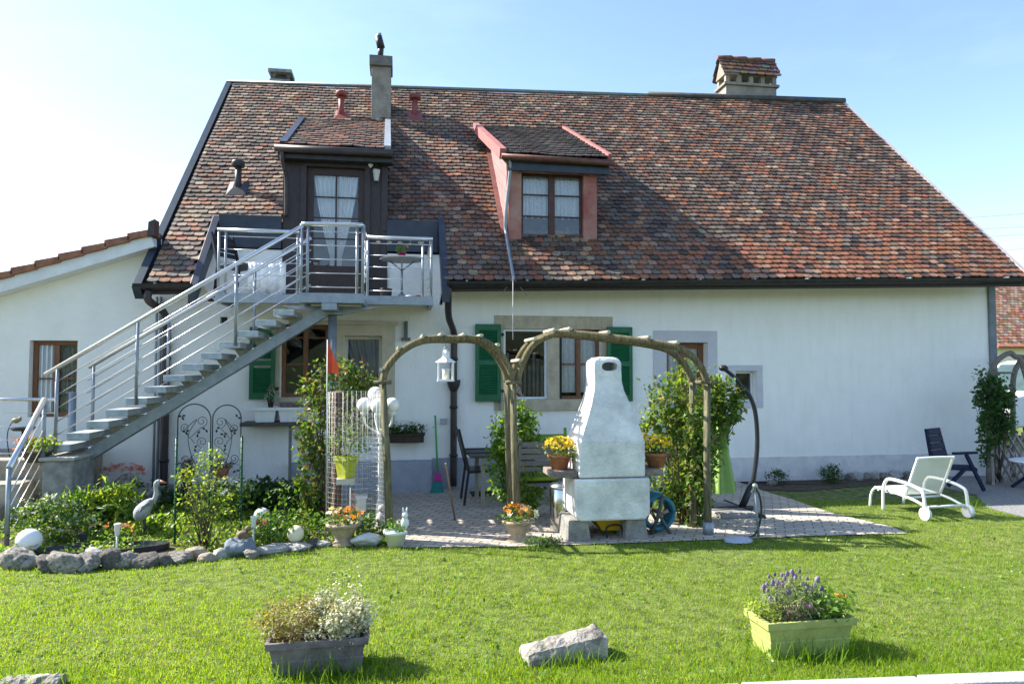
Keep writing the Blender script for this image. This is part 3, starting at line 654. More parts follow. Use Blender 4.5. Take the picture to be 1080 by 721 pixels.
# ---- red dormer -----------------------------------------------------------
A = F(536,256,RDY); B = F(628,174,RDY); wx0, wx1, wz0, wz1 = PX(549.5,184.5,614.5,252.5,RDY)
mb = wall_mesh(A[0], B[0], A[2]-.15, B[2]+.02, RDY, [(wx0,wx1,wz0,wz1)], .1)
rd = mb.build('dormer', M_redpost, house); rd['label'] = 'faded red dormer with lace curtains'
mb = MB(); mb.box(A[0]-.005, wx0, RDY-.05, RDY-.001, wz0-.02, B[2]-.14); mb.box(wx1, B[0]+.005, RDY-.05, RDY-.001, wz0-.02, B[2]-.14); mb.box(A[0], B[0], RDY-.07, RDY-.001, wz0-.08, wz0-.021)
mb.build('post', M_redpost, rd, bevel=.006)
mb = MB(); mb.box(A[0]-.005, B[0]+.005, RDY-.055, RDY-.001, B[2]-.139, B[2]-.0); mb.build('lintel', mat('weathered_lintel', (.24,.15,.1), .85, .25, 6, .3, stretch=(1,6,6)), rd, bevel=.006)
y = RDY+.03; mb = MB(); e = .04; xm = (wx0+wx1)/2
mb.box(wx0,wx0+e,y,y+.05,wz0,wz1); mb.box(wx1-e,wx1,y,y+.05,wz0,wz1); mb.box(wx0+e,wx1-e,y+.001,y+.05,wz1-e,wz1-.001); mb.box(wx0+e,wx1-e,y+.001,y+.05,wz0+.001,wz0+e); mb.box(xm-.05,xm+.05,y-.005,y+.05,wz0+e,wz1-e)
for k in (.36,.68): mb.box(wx0+e,xm-.05,y+.01,y+.04,wz0+(wz1-wz0)*k-.011,wz0+(wz1-wz0)*k+.011); mb.box(xm+.05,wx1-e,y+.01,y+.04,wz0+(wz1-wz0)*k-.011,wz0+(wz1-wz0)*k+.011)
mb.build('window_frame', mat('dark_red_frame', (.075,.026,.018), .5, .25, 9), rd, bevel=.003)
mb = MB(); mb.box(wx0+e,wx1-e,y+.022,y+.027,wz0+e,wz1-e); mb.build('pane', M_glass, rd)
curtain(wx0, xm, wz0+.34, wz1, y+.09, rd, M_lace, 8, scallop=5); curtain(xm, wx1, wz0+.34, wz1, y+.09, rd, M_lace, 8, scallop=5)
mb = MB(); mb.add([(wx0-.1,y+.7,wz0-.1),(wx1+.1,y+.7,wz0-.1),(wx1+.1,y+.7,wz1+.1),(wx0-.1,y+.7,wz1+.1)], [(0,1,2,3)]); mb.build('room', mat('dim_room', (.12,.12,.13), .9, .2, 3), rd)
mb = MB(); c = F(598,247,y+.12); mb.lathe([(.03,0),(.07,.05),(.06,.12),(.03,.17),(.015,.2)], (c[0],c[1],wz0+.04), 10); mb.build('sill_figure', mat('brown_figure', (.16,.1,.06), .7, .3, 20), rd)
zr = F(585,167,-.1)[2]; x0, x1 = F(527,165,-.1)[0], F(645,172,-.1)[0]; xb0, xb1 = F(503,137,RDB)[0], F(594,138,RDB)[0]
def t_dk(u, v): c = random.choice([(.035,.027,.022),(.05,.035,.028),(.07,.045,.035),(.045,.045,.028)]); f = random.uniform(.75,1.2); return tuple(q*f for q in c)
P = dormer_roof(x0+.07, x1-.04, -.12, zr+.03, RDB, rd, t_dk, 12, 18, xb0, xb1)
mb = MB(); mb.box(x0+.13, x1-.02, -.06, -.01, zr-.2, zr-.05); mb.build('dormer_fascia', M_navy, rd, bevel=.005)
mb = MB(); mb.tube([(x0+.02,-.15,zr-.02),(x1+.02,-.15,zr-.045)], .045, 8); mb.build('dormer_gutter', mat('copper_brown', (.14,.06,.04), .5, .25, 10, metal=.3), rd)
a, b = P(0,0), P(0,1); mb = MB(); mb.slab(a+(-.07,-.02,.07), a+(.03,-.02,.07), b+(.03,0,.09), b+(-.07,0,.09), .16); mb.build('verge_trim', mat('pink_verge', (.36,.13,.12), .75, .15, 6), rd)
a, b = P(1,0), P(1,1); mb = MB(); mb.slab(a+(-.02,-.02,.06), a+(.04,-.02,.06), b+(.04,0,.07), b+(-.02,0,.07), .12); mb.build('verge_trim', MATS['pink_verge'], rd)
# boarded left cheek
xc = A[0]-.005; yb = RDB-.3
cheek = mat('pale_pink_boards', (.37,.20,.19), .8, .15, 6, .2, 60)
mb = MB(); top = lambda y: P(0,0)[2]-.06+(P(0,1)[2]-P(0,0)[2])*((y+.1)/(RDB+.1)); bot = lambda y: zroof(xc,y)+.03
n = 11
for i in range(n):      # boards run parallel to the dormer roof edge
    pts = []
    for (ya, yb_) in ((RDY, yb),):
        za0 = bot(RDY)+(top(RDY)-bot(RDY))*i/n; za1 = bot(RDY)+(top(RDY)-bot(RDY))*(i+.93)/n
        sl_ = .46; f0 = lambda y: za0+(y-RDY)*sl_; f1 = lambda y: za1+(y-RDY)*sl_
        k = .985-sl_; y0 = RDY+max((za0-bot(RDY))/k, .02); y1 = RDY+max((za1-bot(RDY))/k, .03)
        mb.prism([(xc,RDY,za0),(xc,min(y0,RDB-.1),f0(min(y0,RDB-.1))),(xc,min(y1,RDB-.1),f1(min(y1,RDB-.1))),(xc,RDY,za1)], (-.02-.003*(i % 2),0,0))
mb.build('cheek', cheek, rd)
mb = MB(); xr = B[0]+.003; mb.prism([(xr,RDY,bot(RDY)-.05),(xr,RDY,top(RDY)),(xr,RDB-.1,top(RDB-.1))], (.02,0,0)); mb.build('cheek', M_pink, rd)
for xx_, nm in ((xc-.05,'cheek_flashing'),):
    mb = MB(); mb.slab((xx_-.05,RDY-.02,zroof(xx_,RDY)+.06),(xx_+.05,RDY-.02,zroof(xx_,RDY)+.08),(xx_+.05,RDB-.2,zroof(xx_,RDB-.2)+.08),(xx_-.05,RDB-.2,zroof(xx_,RDB-.2)+.06),.03); mb.build(nm, mat('red_flashing', (.17,.06,.05), .6, .2, 8), rd)
mb = MB(); c = F(537,165,-.08); e_ = F(541,295,-.6); q = F(535,250,.1)
mb.tube(bez([c+(0,0,-.03), c+(.02,.05,-.2), q+(-.03,-.02,.3), q+(-.02,-.05,0), (e_[0],-.45,zroof(e_[0],-.45)+.07), (e_[0],-.66,zroof(e_[0],-.66)+.05)], 6), .026, 8); mb.build('dormer_downpipe', M_galv, rd)

# ---- chimneys and vents ----------------------------------------------------
M_chim = mat('weathered_render', (.27,.24,.2), .9, .2, 5, .4, 50)
cx0, cx1, _, cz1 = PX(391.5,69,412.5,128,2.93); mb = MB(); mb.box(cx0, cx1, 2.93, 3.35, 6.0, cz1); ch = mb.build('chimney', M_chim, house, bevel=.01); ch['label'] = 'tall slim rendered chimney with bent flue'
a, b, c, d = PX(389.5,59.5,414,70,2.88); mb = MB(); mb.box(a, b, 2.86, 3.42, c+.03, d); mb.build('chimney_cap', mat('dark_slab', (.16,.15,.14), .8, .2, 9), ch, bevel=.008)
mb = MB(); mb.box(cx0-.05, cx1+.06, 2.85, 3.4, 6.15, F(400,127,2.9)[2]); mb.build('flashing', M_navy, ch)
c = F(401,59,3.1); t1 = F(402,48,3.1); t2 = F(399,41,3.1); t3 = F(401,35,3.1)
mb = MB(); mb.tube([c-(0,0,.05), t1], .055, 10); mb.tube([t1-(0,0,.05), t2+(0,0,.04)], [.075,.07], 10); mb.build('flue', M_black, ch)
mb = MB(); mb.tube([t2, (t2+t3)/2, t3], [.06,.06,.02], 10); mb.build('cowl', M_galv, ch)
# broad ridge chimney with little tiled roof
y0, y1 = 4.06, 4.5; a, b, c, d = PX(766,93,819,112,y0); mb = MB(); mb.box(a, b, y0, y1, 6.9, d); ch = mb.build('chimney', M_chim, house, bevel=.01); ch['label'] = 'broad ridge chimney with arcade and tiled roof'
mb = MB(); mb.box(a-.05, b+.05, y0-.05, y1+.05, d, d+.06); mb.build('chimney_ledge', M_chim, ch, bevel=.008)
zt = F(790,80,y0)[2]; mb = MB(); n = 5
for i in range(n):
    x = a+(b-a-.09)*i/(n-1)
    for y in (y0, y1-.09): mb = MB(); mb.box(x, x+.09, y, y+.09, d+.06, zt); mb.build('chimney_pier', M_chim, ch)
ym = (y0+y1)/2; zrg = F(790,64,ym)[2]
mb = MB(); mb.prism([(a-.03,y0,zt),(a-.03,y1,zt),(a-.03,ym,zrg-.05)], (b-a+.06,0,0)); mb.build('chimney_gable', M_chim, ch)
for sgn in (1,-1):
    yo = y0-.07 if sgn == 1 else y1+.07
    Pq = lambda u, v: np.array((a-.09+(b-a+.18)*u, yo+(ym-yo)*v, zt-.015+(zrg-zt+.015)*v)) if sgn == 1 else np.array((b+.09-(b-a+.18)*u, yo+(ym-yo)*v, zt-.015+(zrg-zt+.015)*v))
    nn = np.cross(Pq(1,0)-Pq(0,0), Pq(0,1)-Pq(0,0)); nn /= np.linalg.norm(nn); tile_field('chimney_tiles', Pq, nn, 7, 4, ch, lambda u, v: True, lambda u, v: tuple(q*random.uniform(.6,1.1) for q in random.choice([PAL['rust'],PAL['brown'],PAL['grey'],PAL['brown']])), M_tile)
mb = MB()
for i in range(4): mb.tube([(a-.09+(b-a+.18)*i/4,ym,zrg+.02),(a-.09+(b-a+.18)*(i+.97)/4,ym,zrg+.03)], [.05,.058], 8)
mb.build('chimney_ridge', mat('old_ridge_tile', (.22,.09,.06), .85, .3, 9), ch)
# small concrete flue far left
y0 = 4.1; a, b, c, d = PX(284,84,306,95,y0); mb = MB(); mb.box(a, b, y0, y0+.4, 6.9, d); mb.box(a+.05,b-.05,y0+.04,y0+.36,d,d+.02); ch = mb.build('chimney', M_conc, house, bevel=.008); ch['label'] = 'low concrete chimney with slab cap'
zt = F(295,74.5,y0)[2]; mb = MB(); mb.box(a-.03, b+.03, y0-.03, y0+.43, zt-.04, zt+.03); mb.build('chimney_cap', M_conc, ch, bevel=.008)
mb = MB()
for x in (a+.02, b-.07):
    for y in (y0+.01, y0+.34): mb.box(x, x+.05, y, y+.05, d, zt-.04)
mb.box(a+.08, b-.08, y0+.1, y0+.3, d, zt-.07); mb.build('chimney_pier', mat('dark_pier', (.09,.09,.085), .9, .2, 9), ch)
M_rv = mat('red_vent_paint', (.22,.055,.05), .55, .15, 9)
def vent(px, py0, py1, y, m, r=.055):
    b = F(px, py1, y); t = F(px, py0, y); x = b[0]; zb = zroof(x, y)
    mb = MB(); mb.tube([(x,y,zb-.05),(x,y,t[2]-.08)], r, 12); mb.lathe([(r*1.9,-.09),(r*2.0,-.02),(r*1.9,0)], (x,y,t[2]), 14)
    v = mb.build('vent_pipe', m, house)
    f = MB(); q = [(x-.15,y-.15),(x+.15,y-.15),(x+.15,y+.13),(x-.15,y+.13)]; tt = [(x-.07,y-.06),(x+.07,y-.06),(x+.07,y+.08),(x-.07,y+.08)]
    f.add([(a_,b_,zroof(a_,b_)+.04) for a_, b_ in q]+[(a_,b_,zroof(a_,b_)+.085) for a_, b_ in tt], [(0,1,5,4),(1,2,6,5),(2,3,7,6),(3,0,4,7),(4,5,6,7)]); f.build('vent_flashing', m, v)
vent(360,97,123,3.0,M_rv); vent(437.5,100,125,3.05,M_rv); vent(251,170,199,1.07,mat('dark_vent', (.05,.05,.055), .5, .2, 9),.05)
# stay wire from the eave fitting down to the arch
mb = MB(); a = F(541,293,-.72); b = F(541,358,-1.6); mb.tube([a+(0,0,.1), b], .006, 5)
for q in ((528,312),(556,312),(535,300),(549,300)): mb.tube([a, F(q[0],q[1],-.68)], .004, 5)
mb.build('stay_wire', mat('grey_wire', (.3,.3,.3), .5, .1, 9), house)

# ------------------------------------------------------------------ annex on the left
ann = thing('annex', 'low cream annex with an orange tiled slanting roof at the left edge', 'house', (-5, .05, 0))
aw = PX(29,359,82,440,.03)
zl = lambda x: F(0,303,.03)[2]+(x-F(0,303,.03)[0])*((F(158,256,.03)[2]-F(0,303,.03)[2])/(F(158,256,.03)[0]-F(0,303,.03)[0]))
M_cream = mat('cream_render', (.86,.83,.75), .92, .04, 2, .25, 70)
mb = wall_mesh(-9.5, -3.29, 0, 2.25, .03, [aw], .18)
mb.add([(-9.5,.03,2.25),(-3.29,.03,2.25),(-3.29,.03,zl(-3.29)),(-7.0,.03,zl(-7.0)),(-9.5,.03,2.25)], [(0,1,2,3)])
mb.add([(-9.5,.03,0),(-9.5,7,0),(-9.5,7,2.25),(-9.5,.03,2.25)], [(0,1,2,3)])
mb.build('wall', M_cream, ann)
window(*aw, .03, ann, M_wood, 2, (.5,), .06, inset=.1, cur=lambda f, y: (curtain(aw[0], (aw[0]+aw[1])/2, aw[2], aw[3], y-.02, f, M_sheer, 5), curtain((aw[0]+aw[1])/2, aw[1], aw[2], aw[3], y+.05, f, mat('grey_lace', (.3,.34,.3), .9, .4, 25), 5)))
x0, x1 = -8.2, -3.36
mb = MB(); mb.slab((x0,-.22,zl(x0)+.03),(x1,-.22,zl(x1)+.03),(x1,7,zl(x1)+.03),(x0,7,zl(x0)+.03),.16); rf = mb.build('roof', mat('white_bargeboard', (.72,.72,.7), .6, .06, 6), ann); rf['label'] = 'white barge board and deck under orange tiles'
M_or = mat('orange_verge_tile', (.30,.13,.075), .85, .25, 9, .3, 60)
mb = MB(); n = 17; sl_ = (zl(x1)-zl(x0))/(x1-x0)
for i in range(n):
    a = x0+(x1-x0)*i/n; b = x0+(x1-x0)*(i+1.12)/n; za, zb = zl(a)+.035, zl(b)+.035
    mb.prism([(a,-.27,za),(b,-.27,zb-.02),(b,-.27,zb+.065),(a,-.27,za+.105)], (0,7.3,0))
mb.build('verge_tile', M_or, rf, bevel=.01)
mb = MB(); a = F(163,262,-.3); mb.prism([(x1-.02,-.29,zl(x1)-.0),(x1+.06,-.29,zl(x1)+.02),(x1+.07,-.29,zl(x1)+.24),(x1-.01,-.29,zl(x1)+.2)], (0,.2,0)); mb.build('end_flashing', mat('rust_flashing', (.07,.05,.045), .7, .2, 9), ann)
# ------------------------------------------------------------------ steel balcony
bal = thing('balcony', 'galvanised steel balcony with wire railings in front of the dark brown dormer door', 'balcony', (-.9, -.6, 2.6))
bx0, bx1 = F(231,243,-.8)[0], F(455,250,-.8)[0]; lx0, lx1 = F(318,240,-1.6)[0], F(383,240,-1.6)[0]
FZ = F(420,313,-.8)[2]; LZ = F(350,310,-1.6)[2]
mb = MB(); mb.box(bx0, bx1, -.76, .33, FZ-.04, FZ); mb.build('deck', mat('grating_deck', (.2,.21,.22), .6, .25, 40, .5, 90, metal=.3), bal)
mb = MB(); mb.box(bx0-.03, bx1+.03, -.82, -.762, FZ-.11, FZ+.01)
mb.box(bx0-.03, bx0+.02, -.761, .3, FZ-.11, FZ-.041); mb.box(bx1-.02, bx1+.03, -.761, .3, FZ-.11, FZ-.041); mb.build('deck_beam', M_galv, bal, bevel=.004)
mb = MB(); mb.box(lx0, lx1, -1.56, -.83, LZ-.035, LZ+.003); mb.box(lx0-.02, lx1+.02, -1.62, -1.562, LZ-.11, LZ+.01); mb.box(lx1-.03, lx1+.02, -1.561, -.83, LZ-.11, LZ-.036); mb.box(lx0-.02, lx0+.03, -1.561, -.83, LZ-.11, LZ-.036)
mb.build('landing', M_galv, bal, bevel=.004)
mb = MB(); a = F(350,322,-1.3)[0]
mb.prism([(a-.62,-1.2,LZ-.115),(a+.62,-1.2,LZ-.115),(a+.12,-1.2,LZ-.22),(a-.12,-1.2,LZ-.22)], (0,.05,0)); mb.box(a-.09, a+.09, -1.64, -1.05, LZ-.2, LZ-.112); mb.build('bracket', M_galv, bal, bevel=.005)
mb = MB(); mb.tube([(a,-1.2,0),(a,-1.2,LZ-.2)], .055, 14); mb.box(a-.12, a+.12, -1.32, -1.08, LZ-.225, LZ-.201); mb.build('column', M_galv, bal)
def post(p, z0, z1, r=.017, name='railing_post', par=bal, m=None):
    q = MB(); q.tube([(p[0],p[1],z0),(p[0],p[1],z1)], r, 10); return q.build(name, m or M_galv, par)
def wires(p, q, n, z0, z1, zz0, zz1, par, name='railing_wire', r=.006):
    for i in range(n):
        t = (i+.5)/n; k = MB(); k.tube([(p[0],p[1],z0+(z1-z0)*t),(q[0],q[1],zz0+(zz1-zz0)*t)], r, 6); k.build(name, M_steel, par)
RT = F(420,251,-.8)[2]; LT = F(350,237,-1.6)[2]; RTL = F(265,243,-.8)[2]
pr = F(388,260,-.8)
for x in (pr[0], F(446,260,-.8)[0], bx1): post((x,-.79), FZ-.08, RT)
mb = MB(); mb.tube([(pr[0]-.04,-.79,RT),(bx1+.02,-.79,RT)], .026, 10); mb.build('handrail', M_steel, bal)
mb = MB(); mb.tube([(bx1,-.79,RT-.02),(bx1,.3,RT-.02)], .02, 8); mb.build('handrail', M_steel, bal)
wires((pr[0],-.79), (bx1,-.79), 5, FZ, RT, FZ, RT, bal); wires((bx1,-.79), (bx1,.3), 5, FZ, RT, FZ, RT, bal)
xl2 = F(318,260,-.8)[0]
for x in (bx0, F(238,260,-.8)[0], xl2-.05): post((x,-.79), FZ-.08, RTL)
mb = MB(); mb.tube([(bx0-.02,-.79,RTL),(xl2-.03,-.79,RTL)], .026, 10); mb.build('handrail', M_steel, bal)
wires((bx0,-.79), (xl2,-.79), 5, FZ, RTL, FZ, RTL, bal)
for x in (lx0, lx0+.075, lx1-.07, lx1): post((x,-1.59), LZ-.09, LT if x > lx0+.1 else LT-.0, .018)
mb = MB(); mb.tube(bez([(lx0,-1.59,LT),(lx0+.3,-1.59,LT+.005),(lx1,-1.59,LT+.01)], 5), .027, 10); mb.build('handrail', M_steel, bal)
wires((lx0,-1.59), (lx1,-1.59), 5, LZ, LT, LZ, LT, bal)
mb = MB(); mb.tube([(lx1,-1.59,LT),(lx1,-.82,LT)], .02, 8); mb.build('handrail', M_steel, bal); wires((lx1,-1.59), (lx1,-.82), 5, LZ, LT, LZ, LT, bal)

# things standing on the balcony
def chair_simple(name, label, loc, rz, m, seat_h=.45, back_h=.9, w=.46, slats=4, arm=False, group=None, cushion=None):
    t = thing(name, label, 'chair', loc, group); o = np.array(loc, float); c, s = math.cos(rz), math.sin(rz)
    W = lambda x, y, z: o+np.array((x*c-y*s, x*s+y*c, z))
    h = w/2
    for sx in (-1,1):
        q = MB(); q.bar(W(sx*h,-.2,0), W(sx*h,-.2,seat_h+(.2 if arm else 0)), .03, .03); q.build('leg', m, t)
        q = MB(); q.bar(W(sx*h,.26,0), W(sx*h,.2,seat_h), .035, .03); q.bar(W(sx*h,.2,seat_h), W(sx*h,.33,back_h), .035, .03); q.build('leg', m, t)
        if arm: q = MB(); q.bar(W(sx*h,-.24,seat_h+.21), W(sx*h,.24,seat_h+.21), .045, .025); q.build('armrest', m, t)
    q = MB(); q.add([W(-h,-.22,seat_h),W(h,-.22,seat_h),W(h,.2,seat_h-.02),W(-h,.2,seat_h-.02),W(-h,-.22,seat_h-.03),W(h,-.22,seat_h-.03),W(h,.2,seat_h-.05),W(-h,.2,seat_h-.05)], [(0,1,2,3),(7,6,5,4),(0,4,5,1),(1,5,6,2),(2,6,7,3),(3,7,4,0)]); q.build('seat', m, t)
    q = MB()
    for i in range(slats):
        z0 = seat_h+.12+(back_h-seat_h-.14)*i/slats; z1 = z0+(back_h-seat_h-.14)/slats*.8; y = lambda z: .2+.13*(z-seat_h)/(back_h-seat_h)
        q.add([W(-h,y(z0),z0),W(h,y(z0),z0),W(h,y(z1),z1),W(-h,y(z1),z1),W(-h,y(z0)+.012,z0),W(h,y(z0)+.012,z0),W(h,y(z1)+.012,z1),W(-h,y(z1)+.012,z1)], [(0,1,2,3),(7,6,5,4),(0,4,5,1),(1,5,6,2),(2,6,7,3),(3,7,4,0)])
    q.build('backrest', m, t)
    if cushion:
        q = MB(); q.add([W(-h*.95,-.2,seat_h+.06),W(h*.95,-.2,seat_h+.06),W(h*.95,.18,seat_h+.05),W(-h*.95,.18,seat_h+.05),W(-h*.95,-.2,seat_h+.005),W(h*.95,-.2,seat_h+.005),W(h*.95,.18,seat_h+.002),W(-h*.95,.18,seat_h+.002)], [(0,1,2,3),(7,6,5,4),(0,4,5,1),(1,5,6,2),(2,6,7,3),(3,7,4,0)])
        q.build('cushion', cushion, t, bevel=.02)
    return t
c = F(255,316,-.2); chair_simple('balcony_chair', 'dark slatted chair standing behind the balcony railing on the left', (F(253,310,-.3)[0],-.3,FZ), math.radians(60), M_black, w=.4)
tp = F(424,273,-.25); t = thing('bistro_table', 'round grey folding table on the balcony holding a pink flower pot', 'table', (tp[0], -.25, FZ))
mb = MB(); mb.lathe([(.3,0),(.315,.01),(.3,.022)], (tp[0],-.25,tp[2]-.02), 28); mb.build('table_top', mat('grey_table', (.3,.31,.32), .5, .1, 9), t)
mb = MB(); mb.tube([(tp[0],-.25,FZ+.1),(tp[0],-.25,tp[2]-.16)], .016, 8)
for k in range(3):
    an = k*2.094+.5; u = np.array((math.cos(an), math.sin(an), 0)); b = np.array((tp[0],-.25,0.))
    mb.tube([b+(0,0,FZ+.12), b+u*.14+(0,0,FZ+.002)], .012, 6); mb.tube([b+(0,0,tp[2]-.17), b+u*.2+(0,0,tp[2]-.02)], .01, 6)
mb.build('table_base', M_galv, t)
def pot_profile(r, h): return [(r*.7,0),(r*.98,h*.8),(r*1.08,h*.8),(r*1.1,h),(r*.98,h),(r*.9,h*.9),(.01,h*.88)]
G_MID = leafmat('leaf_mid', [(.05,.12,.02),(.09,.18,.035),(.14,.23,.05)])
G_DARK = leafmat('leaf_dark', [(.025,.07,.018),(.045,.105,.028),(.07,.14,.04)])
G_LIME = leafmat('leaf_lime', [(.16,.25,.035),(.24,.33,.05),(.32,.39,.08)])
G_FRESH = leafmat('leaf_fresh', [(.08,.18,.025),(.13,.25,.04),(.19,.31,.055)])
G_ROSE = leafmat('leaf_rose', [(.05,.12,.025),(.09,.18,.04),(.14,.23,.05),(.19,.17,.06)])
G_SILV = leafmat('leaf_silver', [(.15,.2,.12),(.3,.34,.24),(.55,.57,.45)], .25)
G_RED = leafmat('leaf_red', [(.10,.04,.02),(.22,.10,.05),(.12,.16,.04)])
def flmat(n, cols): return leafmat(n, cols, .3, .6, .2)
F_YEL = flmat('petal_yellow', [(.8,.5,.01),(.85,.62,.03)]); F_ORG = flmat('petal_orange', [(.75,.2,.03),(.8,.35,.06),(.78,.27,.05)])
F_WHT = flmat('petal_white', [(.75,.75,.73),(.82,.8,.78)]); F_PUR = flmat('petal_purple', [(.22,.10,.32),(.33,.2,.42),(.16,.08,.2)])
F_PNK = flmat('petal_pink', [(.6,.12,.25),(.7,.25,.4)]); F_SAL = flmat('petal_salmon', [(.65,.18,.14),(.7,.3,.2)]); F_MAG = flmat('petal_magenta', [(.6,.2,.55),(.7,.35,.65)])
def pot(name, label, loc, r, h, m, cat='flower pot', saucer=False, square=False):
    t = thing(name, label, cat, loc); mb = MB(); mb.lathe(pot_profile(r, h), loc, 4 if square else 26, smooth=not square); mb.build('pot', m, t); return t
def foliage(parent, name, n, c, r, m, size, tmpl=T_LEAF, clusters=14, spread=.28, out=.6, up=.5, shell=.75, jit=.35):
    P = blob(n, c, r, clusters, spread, shell); ax, nr = leafset(P, c, up, out)
    return scatter(name, m, parent, tmpl, P, ax, nr, size*rng.uniform(1-jit, 1+jit, n))
def flowers(parent, name, n, c, r, m, size, up=1.2, top=True):
    d = unit(rng.normal(size=(n,3))); d[:,2] = np.abs(d[:,2]) if top else d[:,2]; P = np.array(c)+d*np.array(r)*rng.uniform(.9,1.1,(n,1))
    nr = d+np.array((0,-.25,up*.5)); ax = rng.normal(size=(n,3)); return scatter(name, m, parent, T_FLOWER, P, ax, nr, size*rng.uniform(.7,1.2,n))
def stems(parent, name, bases, tips, m, r=.004):
    mb = MB()
    for a, b in zip(bases, tips):
        a = np.array(a); b = np.array(b); mb.tube([a, a*.5+b*.5+np.array((random.gauss(0,.02),random.gauss(0,.02),.01)), b], [r, r*.8, r*.4], 5)
    return mb.build(name, m, parent)
M_stem = mat('stem_green', (.07,.11,.03), .8, .3, 20); M_twig = mat('twig_bark', (.1,.07,.045), .9, .3, 20)
l = (tp[0]-.0, -.25, tp[2]+.004); t = pot('flower_pot', 'small pink flower pot with green plant on the balcony table', l, .055, .1, mat('pink_plastic', (.55,.03,.16), .4, .05, 9))
foliage(t, 'foliage', 60, np.array(l)+(0,0,.15), (.08,.08,.06), G_FRESH, .05, clusters=8); flowers(t, 'flower', 5, np.array(l)+(.02,0,.16), (.06,.06,.06), F_YEL, .018)
p = F(407,309,-.4); mb = MB(); mb.lathe([(.06,0),(.075,.02),(.085,.14),(.09,.15),(.08,.15)], (p[0],-.4,FZ+.002), 18); o = mb.build('dark_pot', M_black, None, (p[0],-.4,FZ)); tag(o, 'small black tub on the balcony floor left of the folding table', 'tub')
p = F(436,309,-.4); t = thing('garden_shoes', 'pair of white and red shoes on the balcony floor beside the folding table', 'shoes', (p[0],-.4,FZ))
for dx in (-.06,.07):
    mb = MB(); mb.sphere((p[0]+dx,-.42,FZ+.035), .034, 12, 8, 1.9, .95, 1.0); mb.build('shoe', mat('shoe_white', (.6,.58,.56), .6, .1, 20) if dx < 0 else mat('shoe_red', (.4,.05,.05), .6, .1, 20), t)
p0, p1 = F(262,276,-.5), F(301,309,-.5); mb = MB(); n = 14
vs = [(p0[0]+(p1[0]-p0[0])*i/n, -.5+.025*math.sin(i*1.9), z) for z in (FZ+.05, p0[2]) for i in range(n+1)]
mb.add(vs, [(i,i+1,n+2+i,n+1+i) for i in range(n)], True); o = mb.build('hanging_sheet', M_sheer, None, (p0[0],-.5,FZ)); tag(o, 'white cloth hung inside the balcony railing behind the stair top', 'cloth'); md = o.modifiers.new('thick', 'SOLIDIFY'); md.thickness = .01
mb = MB(); tt = []
for i, (px, py) in enumerate(((399,253.5),(411,254),(422,254.5),(433,256),(443,254.5))):
    q = F(px,py,-.8); mb.sphere(q-(0,0,.02), .02, 8, 6, 1.6, .6, .8); mb.tube([q, (q[0],q[1],RT)], .003, 4)
o = mb.build('bird_garland', mat('garland', (.45,.42,.3), .6, .35, 30), None, (.0,-.8,RT)); tag(o, 'small garland of bird figures hanging under the balcony handrail', 'garland')
mb = MB(); q = F(385,258,-1.2); 
for i in range(5): mb.sphere(np.array(q)+(.02*(i%2),0,-.1*i), .03, 8, 6, .8, .6, 1.1)
mb.tube([q+(0,0,.05), q-(0,0,.5)], .005, 4); o = mb.build('shell_string', M_white, None, q); tag(o, 'string of white shells hanging on the post at the balcony landing', 'ornament')

# ------------------------------------------------------------------ outside stair
st = thing('steel_staircase', 'galvanised outside staircase with folded plate treads rising to the balcony', 'staircase', (-3.9, -1.2, .7))
SY0, SY1 = -1.58, -.80
T0 = F(298,326,SY0); TB = F(60,469,SY0); N = 13
def stp(t): return T0+(TB-T0)*t
M_tread = mat('tread_steel', (.40,.44,.46), .5, .14, 14, .2, 80, metal=.3); M_brk = mat('bracket_steel', (.24,.225,.18), .6, .2, 20, metal=.3)
run = (T0[0]-TB[0])/(N-1)
for i in range(N):
    p = stp(i/(N-1)); mb = MB(); x0, x1 = p[0]-run*.52, p[0]+run*.5+.03
    mb.box(x0, x1, SY0, SY1, p[2]-.075, p[2]); mb.build('tread', M_tread, st, bevel=.006)
    mb = MB(); xm = p[0]; mb.prism([(x0+.1,-1.24,p[2]-.078),(x1+.05,-1.24,p[2]-.078),(x1+.08,-1.24,p[2]-.13),(x0+.2,-1.24,p[2]-.22)], (0,.09,0)); mb.build('tread_bracket', M_brk, st)
a = stp(-.16); b = stp(1.06); mb = MB(); o_ = np.array((.1,0,-.27)); q = lambda p, z: (p[0]+.12, -1.26, p[2]+z)
mb.prism([q(a,-.13), q(b,-.13), q(b,-.29), q(a,-.29)], (0,.13,0)); mb.build('stringer', M_galv, st, bevel=.006)
hb, ht = F(48,395,SY0), F(320,238,SY0)
def hr(t, y): p = ht+(hb-ht)*t; return np.array((p[0], y, p[2]))
for y in (SY0-.01, SY1+.01):
    e = 1.0 if y < -1 else .95
    mb = MB(); mb.tube([hr(0,y), hr(e,y)], .026, 10); mb.build('handrail', M_steel, st)
    for t in (.27,.655,.955) if y < -1 else (.25,.62,.93):
        p = hr(t,y); mb = MB(); mb.tube([p, (p[0],p[1],p[2]-.98)], .02, 10); mb.build('baluster', M_galv, st)
    for k in range(5):
        dz = .16+.155*k; mb = MB(); mb.tube([hr(0,y)-(0,0,dz), hr(.955,y)-(0,0,dz)], .0065, 6); mb.build('wire', M_steel, st)
